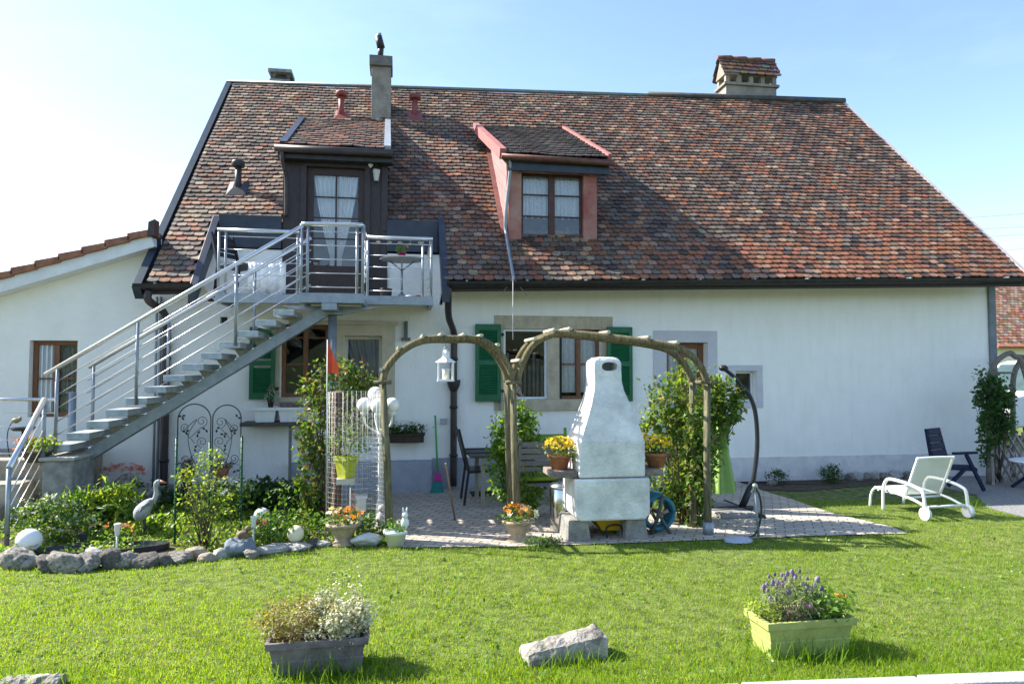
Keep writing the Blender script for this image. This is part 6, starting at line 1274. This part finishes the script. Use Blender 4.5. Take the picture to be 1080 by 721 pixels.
# ------------------------------------------------------------------ cantilever parasol
pb = G(782,538); t = thing('cantilever_parasol', 'closed lime green parasol hanging from a curved dark cantilever pole', 'parasol', pb); Yp = pb[1]
fp = lambda px, py, dy=0: F(px, py, Yp+dy)
M_anth = mat('anthracite_pole', (.035,.037,.042), .4, .15, 12, metal=.3)
mb = MB(); mb.tube([fp(781,538), fp(794,508)], .042, 12); mb.tube(bez([fp(794,510), fp(798,480), fp(798.5,455), fp(796,432), fp(790,416), fp(783,408)], 6), .028, 10); mb.build('pole', M_anth, t)
mb = MB(); mb.tube([fp(781,424), fp(770,446), fp(764,470)], .02, 8); mb.tube(bez([fp(783,409), fp(775,398), fp(764,389)], 4), .024, 8); mb.build('arm', M_anth, t)
mb = MB(); mb.sphere(fp(763,388), .05, 14, 10, 1.2, 1, .8); mb.build('joint', M_black, t)
mb = MB(); c = fp(758,394); z0 = fp(764,518)[2]; n = 22; rows = [(.02,c[2]),(.05,c[2]-.15),(.07,c[2]-.6),(.10,c[2]-1.0),(.15,z0+.12),(.17,z0)]
vs = [(c[0]+r*(1+.28*math.cos(k*2*math.pi/n*6))*math.cos(2*math.pi*k/n), c[1]+r*(1+.28*math.cos(k*2*math.pi/n*6))*math.sin(2*math.pi*k/n), z) for r, z in rows for k in range(n)]
mb.add(vs, [(i*n+k, i*n+(k+1)%n, (i+1)*n+(k+1)%n, (i+1)*n+k) for i in range(5) for k in range(n)], True); mb.build('canopy', mat('lime_canopy', (.24,.38,.10), .85, .08, 6), t)
mb = MB(); a, b = fp(744,539), fp(794,537); mb.tube([(a[0],Yp,.03),(b[0],Yp,.03)], .028, 8); mb.tube([(pb[0],Yp-.55,.03),(pb[0],Yp+.45,.03)], .028, 8); mb.build('cross_base', M_anth, t)
for dx, dy, s in ((-.26,-.3,1),(-.26,.22,1)):
    mb = MB(); mb.box(pb[0]+dx-.24, pb[0]+dx+.22, Yp+dy-.2, Yp+dy+.2, .014, .055); mb.build('base_slab', M_conc, t, bevel=.008)
# water post with hose
l = G(800,567); t = thing('water_post', 'slim galvanised water post with a dark hose looped beside it', 'tap post', l); Yt = l[1]; q = lambda px, py: F(px, py, Yt)
mb = MB(); mb.tube([l, q(796,516)], .014, 8); mb.build('pipe', M_galv, t); mb = MB(); mb.tube([q(793,519), q(797,510), q(800,519)], .014, 8); mb.sphere(q(796,512), .03, 10, 8); mb.build('tap', mat('tap_metal', (.4,.41,.38), .4, .1, 12, metal=.5), t)
mb = MB(); mb.tube(bez([q(797,516), q(801,522), q(803,538), q(800,556), q(795,564), q(786,568)], 7), .011, 8); mb.build('hose', mat('dark_hose', (.02,.035,.03), .5, .1, 9), t)
g = G(781,571); rock('flat bluish paving stone in the grass at the foot of the water post', (g[0],g[1],.012), (.17,.12,.03), mat('pale_blue_stone', (.42,.46,.52), .7, .12, 6, .3, 40), 41, 0, 'paving stone')
# small box bushes in front of the wall
x = F(818,502,-.35); t = plant('box_ball', 'low dark box bush with a lighter tuft beside a stone by the wall', 'bush', (x[0],-.35,.0), [(520,(0,0,.1),(.15,.13,.1)),(120,(.03,0,.2),(.06,.05,.05))], G_DARK, .03, nst=4, clusters=30)
g = np.array((x[0]-.1,-.42,.04)); rock('small grey stone against the low box bush by the wall', g, (.09,.07,.05), M_rk, 2)
x = F(876,502,-.35); plant('box_ball', 'rounded dark box bush standing alone by the wall', 'bush', (x[0],-.35,.0), [(900,(0,0,.14),(.15,.14,.13)),(200,(.06,0,.2),(.09,.08,.08))], G_DARK, .03, nst=4, clusters=40)
# light stones along the wall foot
mb = MB()
for k in range(26): pass
for i, px in enumerate((897,904,912,922,933,944,957,968,978)):
    x = F(px,503,-.12); rock(['grey','pale','small grey','flat pale','rounded pale','low grey','whitish','broad grey','bright'][i]+' foundation stone along the wall foot, '+['next to the lone box bush','second from the lone box bush','third from the lone box bush','below the blank wall','left of the white lounger back','behind the lounger foot end','behind the lounger seat','behind the lounger backrest','under the navy chair'][i], (x[0],-.12,.05), (.085+.02*(i%3),.07,.07+.02*(i%2)), M_rkl if i % 2 else M_rk, i)

# ------------------------------------------------------------------ white sun lounger
wl = [G(914,535), G(954,533), G(945,548), G(1030,549)]
c0 = G(968,549); c1 = G(1022,549)
# lounger frame: long axis from the foot end (F0) to the back (B0)
F0 = (G(914,535)+G(945,520))/2; 
t = thing('sun_lounger', 'white tubular sun lounger with mesh backrest raised on the lawn', 'sun lounger', (5.9,-2.75,0))
fl = G(915,533); fr = G(958,532); rl = G(970,547); rr_ = G(1028,547)
ea = (rl-fl)*.5+(rr_-fr)*.5; ea[2] = 0; Ln = np.linalg.norm(ea); ea /= Ln; eb = np.array((-ea[1],ea[0],0)); org = (fl+fr)/2; hw = .26
def Lq(u, v, z): return org+ea*u+eb*v*1.0+np.array((0,0,z))
M_wt = mat('white_tube', (.8,.8,.78), .35, .03, 9); 
def meshmat():
    m = bpy.data.materials.new('white_mesh_fabric'); m.use_nodes = True; N = m.node_tree.nodes; L = m.node_tree.links; p = N['Principled BSDF']; p.inputs['Base Color'].default_value = (.74,.74,.70,1); p.inputs['Roughness'].default_value = .8; p.inputs['Alpha'].default_value = .82; return m
M_mesh = meshmat(); sh = .25; Lb = Ln-.34
def rail(v): return bez([Lq(-.02,v,0), Lq(0,v,.14), Lq(.05,v,.225), Lq(.13,v,sh), Lq(Lb*.6,v,sh-.01), Lq(Lb+.1,v,sh-.05), Lq(Ln-.02,v,sh-.11)], 6)
for v in (-hw, hw): mb = MB(); mb.tube(rail(v), .016, 8); mb.build('side_rail', M_wt, t)
for u_, z_ in ((.12,.02),(Ln,.1),(Lb,.05)): mb = MB(); mb.tube([Lq(u_,-hw,sh-z_), Lq(u_,hw,sh-z_)], .014, 8); mb.build('cross_bar', M_wt, t)
mb = MB(); n = 10; mb.add([Lq(.06+(Lb-.06)*i/n, v, sh+.012-.03*math.sin(math.pi*i/n)-.02*i/n) for i in range(n+1) for v in (-hw,hw)], [(2*i,2*i+1,2*i+3,2*i+2) for i in range(n)], True); o = mb.build('seat', mat('white_sling', (.78,.78,.75), .8, .03, 9), t); s_ = o.modifiers.new('t','SOLIDIFY'); s_.thickness = .01
bt = np.array((ea*.2)+np.array((0,0,.46))); bq = lambda v, k: Lq(Lb,v,sh-.02)+bt*k
mb = MB(); mb.tube(bez([bq(-hw,0), bq(-hw,.9), bq(-hw*.86,1), bq(hw*.86,1), bq(hw,.9), bq(hw,0)], 5), .016, 8); b_o = mb.build('back_frame', M_wt, t)
mb = MB(); mb.add([bq(-hw,0),bq(hw,0),bq(hw,.98),bq(-hw,.98)], [(0,1,2,3)]); mb.build('backrest', M_mesh, t)
for v in (-hw-.05, hw+.05):
    mb = MB(); mb.tube(bez([Lq(Lb-.3,v,0), Lq(Lb-.29,v,.25), Lq(Lb-.25,v,.36), Lq(Lb-.17,v,.4), Lq(Lb+.08,v,.385), Lq(Lb+.27,v,.34), Lq(Lb+.32,v,.28), Lq(Lb+.34,v,.08)], 6), .019, 8); mb.build('armrest', M_wt, t)
    mb = MB(); e = Lq(Lb+.34,v,.075); mb.tube([e+eb*-.02, e+eb*.02], .075, 18); mb.build('wheel', mat('white_wheel', (.72,.72,.72), .5, .05, 9), t)
# ------------------------------------------------------------------ navy recliner
M_nv = mat('navy_plastic', (.012,.018,.048), .65, .15, 9, spec=.15)
nb = G(1015,523); t = thing('navy_recliner', 'navy blue folding plastic garden chair with tall slatted back behind the lounger', 'chair', nb); Yn = nb[1]; q = lambda px, py, dy=0: F(px, py, Yn+dy)
D_ = np.array((.12,.5,0)); A0 = q(983,489); A1 = q(976.5,451)
mb = MB()
c = [q(983,490), q(1007,490), q(996.5,452), q(976.5,452)]
for i in range(5):
    u0, u1 = i/5+.004, (i+1)/5-.006; P4 = [c[0]+(c[3]-c[0])*u0, c[1]+(c[2]-c[1])*u0, c[1]+(c[2]-c[1])*u1, c[0]+(c[3]-c[0])*u1]
    dd = np.array((.06,.2,0)); P4 = [P4[0], P4[1]+dd, P4[2]+dd, P4[3]]; mb.prism(P4, (.02,-.02,.01))
for a, b in ((c[0],c[3]),(c[1]+(.06,.2,0),c[2]+(.06,.2,0))): mb.bar(a, b, .04, .03)
mb.build('backrest', M_nv, t, bevel=.008)
mb = MB(); s = [q(983,491), q(1008,491)+(.06,.2,0), q(1034,492)+(.06,.2,0), q(1031,494)]; mb.prism(s, (0,0,-.04)); mb.build('seat', M_nv, t)
for dy in (0,.3):
    mb = MB(); mb.bar(q(1005,478,dy), q(1030,477,dy), .05, .035); mb.build('armrest', M_nv, t, bevel=.008)
    mb = MB(); mb.bar(q(1019,479,dy), q(1038,517,dy), .045, .03, (0,1,0)); mb.build('leg', M_nv, t); mb = MB(); mb.bar(q(1018,494,dy), q(1000,512,dy), .045, .03, (0,1,0)); mb.build('leg', M_nv, t)
# ------------------------------------------------------------------ right edge: lattice, rose arch, white table
lp = G(1043,511); Yq = lp[1]; q = lambda px, py, dy=0: F(px, py, Yq+dy)
t = thing('lattice_fence', 'grey weathered diamond lattice fence at the right edge', 'fence', lp); a, b = q(1047,505), q(1120,505); zt = q(1060,456)[2]; M_lat = mat('weathered_lattice', (.36,.31,.28), .9, .25, 12, .3, 60); 
mb = MB(); n = 13; W0 = b[0]-a[0]; sp = .13; hgt_ = zt-.04
for i in range(-6, int(W0/sp)+6):
    for s in (1,-1):
        x0 = a[0]+i*sp if s == 1 else a[0]+i*sp+hgt_*.62; x1 = x0+s*hgt_*.62; z0_, z1_ = .04, zt
        t0 = max(0, min(1, ((a[0]-x0)/(x1-x0)) if s == 1 else ((b[0]-x0)/(x1-x0)))); t1 = max(0, min(1, ((b[0]-x0)/(x1-x0)) if s == 1 else ((a[0]-x0)/(x1-x0))))
        if t1-t0 < .05: continue
        e0 = np.array((x0,Yq+(.012 if s == 1 else -.012),z0_)); e1 = np.array((x1,e0[1],z1_)); mb.bar(e0+(e1-e0)*t0, e0+(e1-e0)*t1, .018, .034, (0,1,0))
mb.build('lattice', M_lat, t); mb = MB(); mb.box(a[0]-.05,a[0]-.0,Yq-.04,Yq+.04,0,zt+.02); mb.build('fence_post', M_lat, t)
t = thing('rose_arch', 'curved grey wooden garden arch wrapped in a dark climber at the right edge', 'arch', lp); P0 = [q(1043,510), q(1043,440), q(1043,410), q(1045,393), q(1051,381), q(1060,374), q(1066,372)]
dq = np.array((.55,1.0,0)); M_ga = mat('grey_arch_wood', (.19,.165,.14), .9, .25, 8, .4, 60, stretch=(10,10,2))
for o_ in (np.zeros(3), np.array((.95,.55,0))):
    mb = MB(); mb.tube(bez([p+o_ for p in P0], 5), .04, 10); mb.tube(bez([P0[-1]+o_, q(1071,376)+o_, q(1074,381)+o_+(.05,0,0), q(1075,420)+o_+(.2,0,0), q(1078,508)+o_+(.3,0,0)], 5), .04, 10); mb.build('arch_pole', M_ga, t)
for k in (2,3,5): mb = MB(); mb.tube([P0[k], P0[k]+(.95,.55,0)], .02, 6); mb.build('rung', M_ga, t)
plant('ivy_climber', 'dark leafy climber covering the grey wooden arch at the right edge', 'climber', q(1053,508), [(1400,(0,-.05,1.05),(.22,.2,.36)),(1000,(-.1,-.08,1.32),(.26,.18,.24)),(420,(.0,.05,.88),(.18,.18,.18)),(160,(-.2,0,.5),(.1,.1,.25)),(260,(-.24,-.1,.75),(.14,.1,.3)),(110,(-.22,-.05,1.6),(.16,.1,.14))], G_DARK, .065, nst=14, clusters=50, spread=.2, stem_r=.008)
tp = G(1068,519); t = thing('white_folding_table', 'white oval plastic table with dark folding legs at the right edge', 'table', (tp[0]+.3,tp[1],0)); zt = F(1075,487,tp[1])[2]
mb = MB(); cxt = F(1069,487,tp[1])[0]+.68; mb.lathe([(.5,-.03),(.53,-.015),(.52,0)], (cxt,tp[1]+.1,zt), 30, 1, .8); mb.build('table_top', M_white, t)
for s in (-1,1): mb = MB(); mb.bar((cxt-.38,tp[1]+.1+s*.25,.02),(cxt+.3,tp[1]+.1+s*.25,zt-.03), .04, .03); mb.build('leg', M_nv, t); mb = MB(); mb.bar((cxt+.38,tp[1]+.1+s*.2,.02),(cxt-.3,tp[1]+.1+s*.2,zt-.03), .035, .03); mb.build('leg', M_wt, t)

# ------------------------------------------------------------------ beyond the corner
M_van = mat('white_car_paint', (.75,.75,.75), .25, .03, 6, spec=.6); vx, vy = F(1066,400,5.0)[0], 5.0
t = thing('white_van', 'white van parked behind the lattice at the right edge of the picture', 'van', (vx+1.8,vy+.9,0))
prof = [(0,.35),(0,.95),(.12,1.1),(.75,1.2),(1.35,1.95),(1.6,2.02),(4.3,2.02),(4.45,1.9),(4.5,.4),(4.4,.32)]
mb = MB(); mb.prism([(vx+a,vy,b) for a, b in prof], (0,1.8,0)); mb.build('body', M_van, t, bevel=.05)
M_cg = mat('car_glass', (.05,.08,.075), .08, .15, 4, spec=.8)
for pts in ([(1.0,1.25),(1.45,1.85),(2.1,1.85),(2.1,1.25)],[(2.2,1.25),(2.2,1.85),(3.2,1.85),(3.2,1.25)],[(3.3,1.25),(3.3,1.85),(4.25,1.85),(4.35,1.25)]): mb = MB(); mb.prism([(vx+a,vy-.008,b) for a, b in pts], (0,.006,0)); mb.build('window', M_cg, t)
mb = MB(); mb.prism([(vx+.78,vy+.1,1.235),(vx+1.345,vy+.1,1.92),(vx+1.345,vy+1.7,1.92),(vx+.78,vy+1.7,1.235)], (-.012,0,.01)); mb.build('windscreen', M_cg, t)
for x in (.8,3.6):
    for y in (-.02,1.62):
        mb = MB(); mb.tube([(vx+x,vy+y,.33),(vx+x,vy+y+.2,.33)], .33, 24); w_ = mb.build('wheel', M_black, t); mb = MB(); mb.tube([(vx+x,vy+y-.01,.33),(vx+x,vy+y+.21,.33)], .2, 18); mb.build('rim', M_galv, w_)
for y in (.15,1.35): mb = MB(); mb.box(vx-.012, vx+.05, vy+y, vy+y+.3, .72, .92); mb.build('headlight', mat('headlight', (.7,.72,.74), .1, .05, 9), t)
NY = 16.0; na = F(1050,405,NY); nb_ = F(1052,362,NY); ntop = F(1075,300,NY+4.5)
t = thing('neighbour_house', 'neighbouring white house with a brownish tiled roof beyond the corner', 'house', (na[0]+8,NY+5,0))
x0, x1 = na[0]-.3, na[0]+18; zt = nb_[2]
mb = wall_mesh(x0, x1, 0, zt, NY, [(x0+2.5,x0+3.6,1.1,2.4)], .2); mb.add([(x0,NY,0),(x0,NY+9,0),(x0,NY+9,zt),(x0,NY+4.5,zt+3.6),(x0,NY,zt)], [(0,1,2,3,4)]); mb.build('wall', M_cream, t)
window(x0+2.5, x0+3.6, 1.1, 2.4, NY, t, M_wframe, 2, (), .07)
rt = zt+3.9; P = lambda u, v: np.array((x0-.1+1.7*v+(x1-x0)*u, NY-.5+5.0*v, zt-.1+(rt-zt)*v))
mb = MB(); mb.slab(P(0,0), P(1,0), P(1,1), P(0,1), .1); mb.add([P(0,1), P(1,1), (x1,NY+9.5,zt), (x0,NY+9.5,zt)], [(0,1,2,3)]); r_ = mb.build('roof', M_dkwood, t)
nn_ = np.cross(P(1,0)-P(0,0), P(0,1)-P(0,0)); nn_ /= np.linalg.norm(nn_)
tile_field('roof_tiles', lambda u, v: P(u*.45,v), nn_, 40, 30, r_, lambda u, v: True, lambda u, v: tuple(q_*random.uniform(.8,1.2) for q_ in PAL[random.choices(['salmon','beige','rust','grey','red'],[3,3,2,2,2])[0]]), M_tile)
mb = MB(); mb.tube([P(0,0)+(0,-.06,-.05), P(1,0)+(0,-.06,-.05)], .08, 8); mb.build('gutter', mat('copper_gutter', (.26,.09,.05), .5, .2, 9), t)
# power lines
for i, (ya, yb, lab) in enumerate(((226,221,'topmost thin power cable crossing the sky at the right edge'),(238,235,'second power cable from the top in the sky at the right edge'),(247,243,'third power cable from the top in the sky at the right edge'),(263,258,'lowest power cable just above the roof corner at the right edge'))):
    a, b = F(1000,ya+3,38), F(1090,yb,38); dr = (b-a)/np.linalg.norm(b-a); mb = MB(); pts = [a-dr*10+(dr*60+10*dr)*u+np.array((0,0,-1.2*4*u*(1-u)*.3)) for u in np.linspace(0,1,16)]; mb.tube(pts, .012, 5); o = mb.build('power_cable', M_black, None, a); tag(o, lab, 'cable')
# ------------------------------------------------------------------ grass
G_GRASS = leafmat('grass_blade', [(.105,.205,.015),(.155,.275,.018),(.21,.335,.025),(.31,.37,.05)], .55, .6, .12)
G_DRY = leafmat('grass_dry', [(.24,.28,.06),(.36,.36,.12),(.42,.38,.18)], .4, .6, .2)
def blades(name, label, m, n, region, hfun, wid, lean=.45, inc=None, seed=1):
    r = np.random.default_rng(seed); d = r.uniform(3.55, 9.6, n*2)**1.0; lat = r.uniform(-.80, .80, n*2)*d
    dirv = np.array((math.sin(_y), math.cos(_y))); rv = np.array((math.cos(_y), -math.sin(_y)))
    xy = CAM[:2]+d[:, None]*dirv+lat[:, None]*rv
    keepp = r.random(n*2) < (4.2/d)**.55
    k = keepp & region(xy[:, 0], xy[:, 1]); xy = xy[k][:n]; d = d[k][:n]; m_ = len(xy)
    h = hfun(xy[:, 0], xy[:, 1], r)*r.uniform(.55, 1.35, m_)
    P = np.stack([xy[:, 0], xy[:, 1], np.full(m_, -.004)], 1)
    ax = np.stack([r.normal(0, lean, m_), r.normal(0, lean, m_), np.ones(m_)], 1); nr = r.normal(size=(m_, 3)); nr[:, 2] *= .3
    tv = T_BLADE
    me = scatter_mesh(name, (np.array([(0,.5,0),(0,-.5,0),(.55,.36,.06),(.55,-.36,.06),(1,0,.26)]), [(0,1,3,2),(2,3,4)]), P, ax, nr, h, wid*r.uniform(.6, 1.3, m_))
    me.materials.append(m); o = link(name, me); tag(o, label, 'grass', kind='stuff'); return o
PATp = [tuple(p[:2]) for p in PATIO]; BEDp = BED; GRp = [tuple(p[:2]) for p in GRAV]; SOp = [tuple(p[:2]) for p in SOILS]
def lawn_region(x, y):
    front = (x-kA[0])*kn[0]+(y-kA[1])*kn[1]
    k = (front < -.0) & (y < -.25)
    for p in (PATp, BEDp, GRp, SOp): k &= ~inpoly(x, y, p)
    return k
NS = lambda x, y, s, o: np.array([mnoise.noise((a*s, b*s, o)) for a, b in zip(x, y)])
def h1(x, y, r):
    front = (x-kA[0])*kn[0]+(y-kA[1])*kn[1]
    return .026+.011*NS(x, y, 1.3, 0)+np.clip((front+.55)/.55, 0, 1)*.02
dryk = lambda x, y: np.exp(-(((x-6.1)/1.6)**2+((y+4.0)/.55)**2))+.6*np.exp(-(((x-2.9)/.9)**2+((y+5.9)/.5)**2))+.45*np.exp(-(((x+1.5)/1.2)**2+((y+5.6)/.5)**2))
blades('grass', 'short green sunlit lawn grass', G_GRASS, 175000, lawn_region, h1, .0047)
def dry_region(x, y): r = np.random.default_rng(5).random(len(x)); return lawn_region(x, y) & (r < .10+.9*dryk(x, y)+.15*(NS(x, y, .9, 7) > .25))
blades('grass', 'straw coloured thin grass in the worn lawn patches', G_DRY, 42000, dry_region, lambda x, y, r: .03+0*x, .005, .6, seed=2)
# longer tufts left unmown: around planters and stones, along the patio and the kerb
TUFT = [(G(335,712),.5,.16),(G(850,694),.5,.17),(G(600,702),.45,.12),(G(30,724),.5,.12),(G(1000,530),.35,.17),(G(1032,536),.3,.2),(G(700,574),.7,.07),(G(560,576),.6,.06)]
def tuft_region(x, y):
    q = np.zeros(len(x))
    for c, rd, h in TUFT: q = np.maximum(q, np.exp(-(((x-c[0])/rd)**2+((y-c[1])/(rd*.45))**2)))
    return lawn_region(x, y) & (np.random.default_rng(6).random(len(x)) < q)
def htuft(x, y, r):
    h = np.full(len(x), .04)
    for c, rd, hh in TUFT: h = np.maximum(h, hh*np.exp(-.6*(((x-c[0])/rd)**2+((y-c[1])/(rd*.45))**2)))
    return h
blades('grass', 'longer unmown grass tufts around the planters and lawn stones', leafmat('grass_tuft', [(.08,.17,.015),(.13,.24,.02),(.19,.30,.03)], .5, .55, .15), 26000, tuft_region, htuft, .006, .35, seed=3)
def bedge_region(x, y):
    q = np.zeros(len(x), bool)
    for i in range(len(EDGE)-1):
        (x0, y0), (x1, y1) = EDGE[i][:2], EDGE[i+1][:2]; tt = np.clip(((x-x0)*(x1-x0)+(y-y0)*(y1-y0))/((x1-x0)**2+(y1-y0)**2), 0, 1); q |= np.hypot(x-x0-tt*(x1-x0), y-y0-tt*(y1-y0)) < .09
    return q & lawn_region(x, y)
blades('grass', 'grass growing up against the bed edging stones', MATS['grass_tuft'], 5000, bedge_region, lambda x, y, r: .085+0*x, .006, .4, seed=4)
# lawn weeds: clover rosettes and daisies
r = np.random.default_rng(9); n = 2600; d = r.uniform(3.6, 7.5, n); lat = r.uniform(-.78,.78,n)*d; xy = CAM[:2]+d[:, None]*np.array((math.sin(_y), math.cos(_y)))+lat[:, None]*np.array((math.cos(_y), -math.sin(_y)))
k = lawn_region(xy[:,0], xy[:,1]) & (NS(xy[:,0], xy[:,1], 1.1, 4) > .02); xy = xy[k]; P = np.stack([xy[:,0], xy[:,1], r.uniform(.02,.045,len(xy))], 1); ax, nr = leafset(P, None, 2.5, 0)
o = scatter('clover', leafmat('leaf_clover', [(.07,.16,.03),(.13,.24,.05),(.2,.3,.08)], .35, .75, .1), None, T_LEAF, P, ax, nr, .035*r.uniform(.5,1.4,len(P))); tag(o, 'clover and broad weed leaves scattered through the lawn', 'weeds', kind='stuff')
k = r.random(len(P)) < .025; P2 = P[k]+np.array((.03,.02,.02)); o = scatter('daisies', F_WHT, None, T_FLOWER, P2, r.normal(size=(len(P2),3)), np.tile((0,-.3,1.),(len(P2),1)), .008); tag(o, 'tiny white clover flowers dotted in the lawn', 'wild flowers', kind='stuff')
# ------------------------------------------------------------------ groups of repeats
GR = dict(rock='natural stones set around the garden', boulder='boulders around the flower bed', patio_chair='chairs around the patio table', climbing_rose='climbing roses on posts and cage',
    flower_pot='potted plants', flower_urn='stone urns of pansies on the patio edge', window_box='white flower boxes on the wall shelf', iron_trellis='iron trellis arches in the flower bed',
    plant_stake='dark green plant stakes in the bed', plant_pot='slim pots on the plinth kerb', globe_light='globe lamps in the flower bed', solar_light='solar stake lights at the bed edge',
    rose_bush='rose bushes in the flower bed', box_ball='box bushes in front of the wall', power_cable='power cables in the sky', planter='planters standing in the lawn', lawn_stone='loose stones in the lawn')
import re as _re
for o in list(bpy.data.objects):
    if o.parent is None and 'category' in o:
        b = _re.sub(r'\.\d+$', '', o.name)
        if b in GR and 'group' not in o: o['group'] = GR[b]
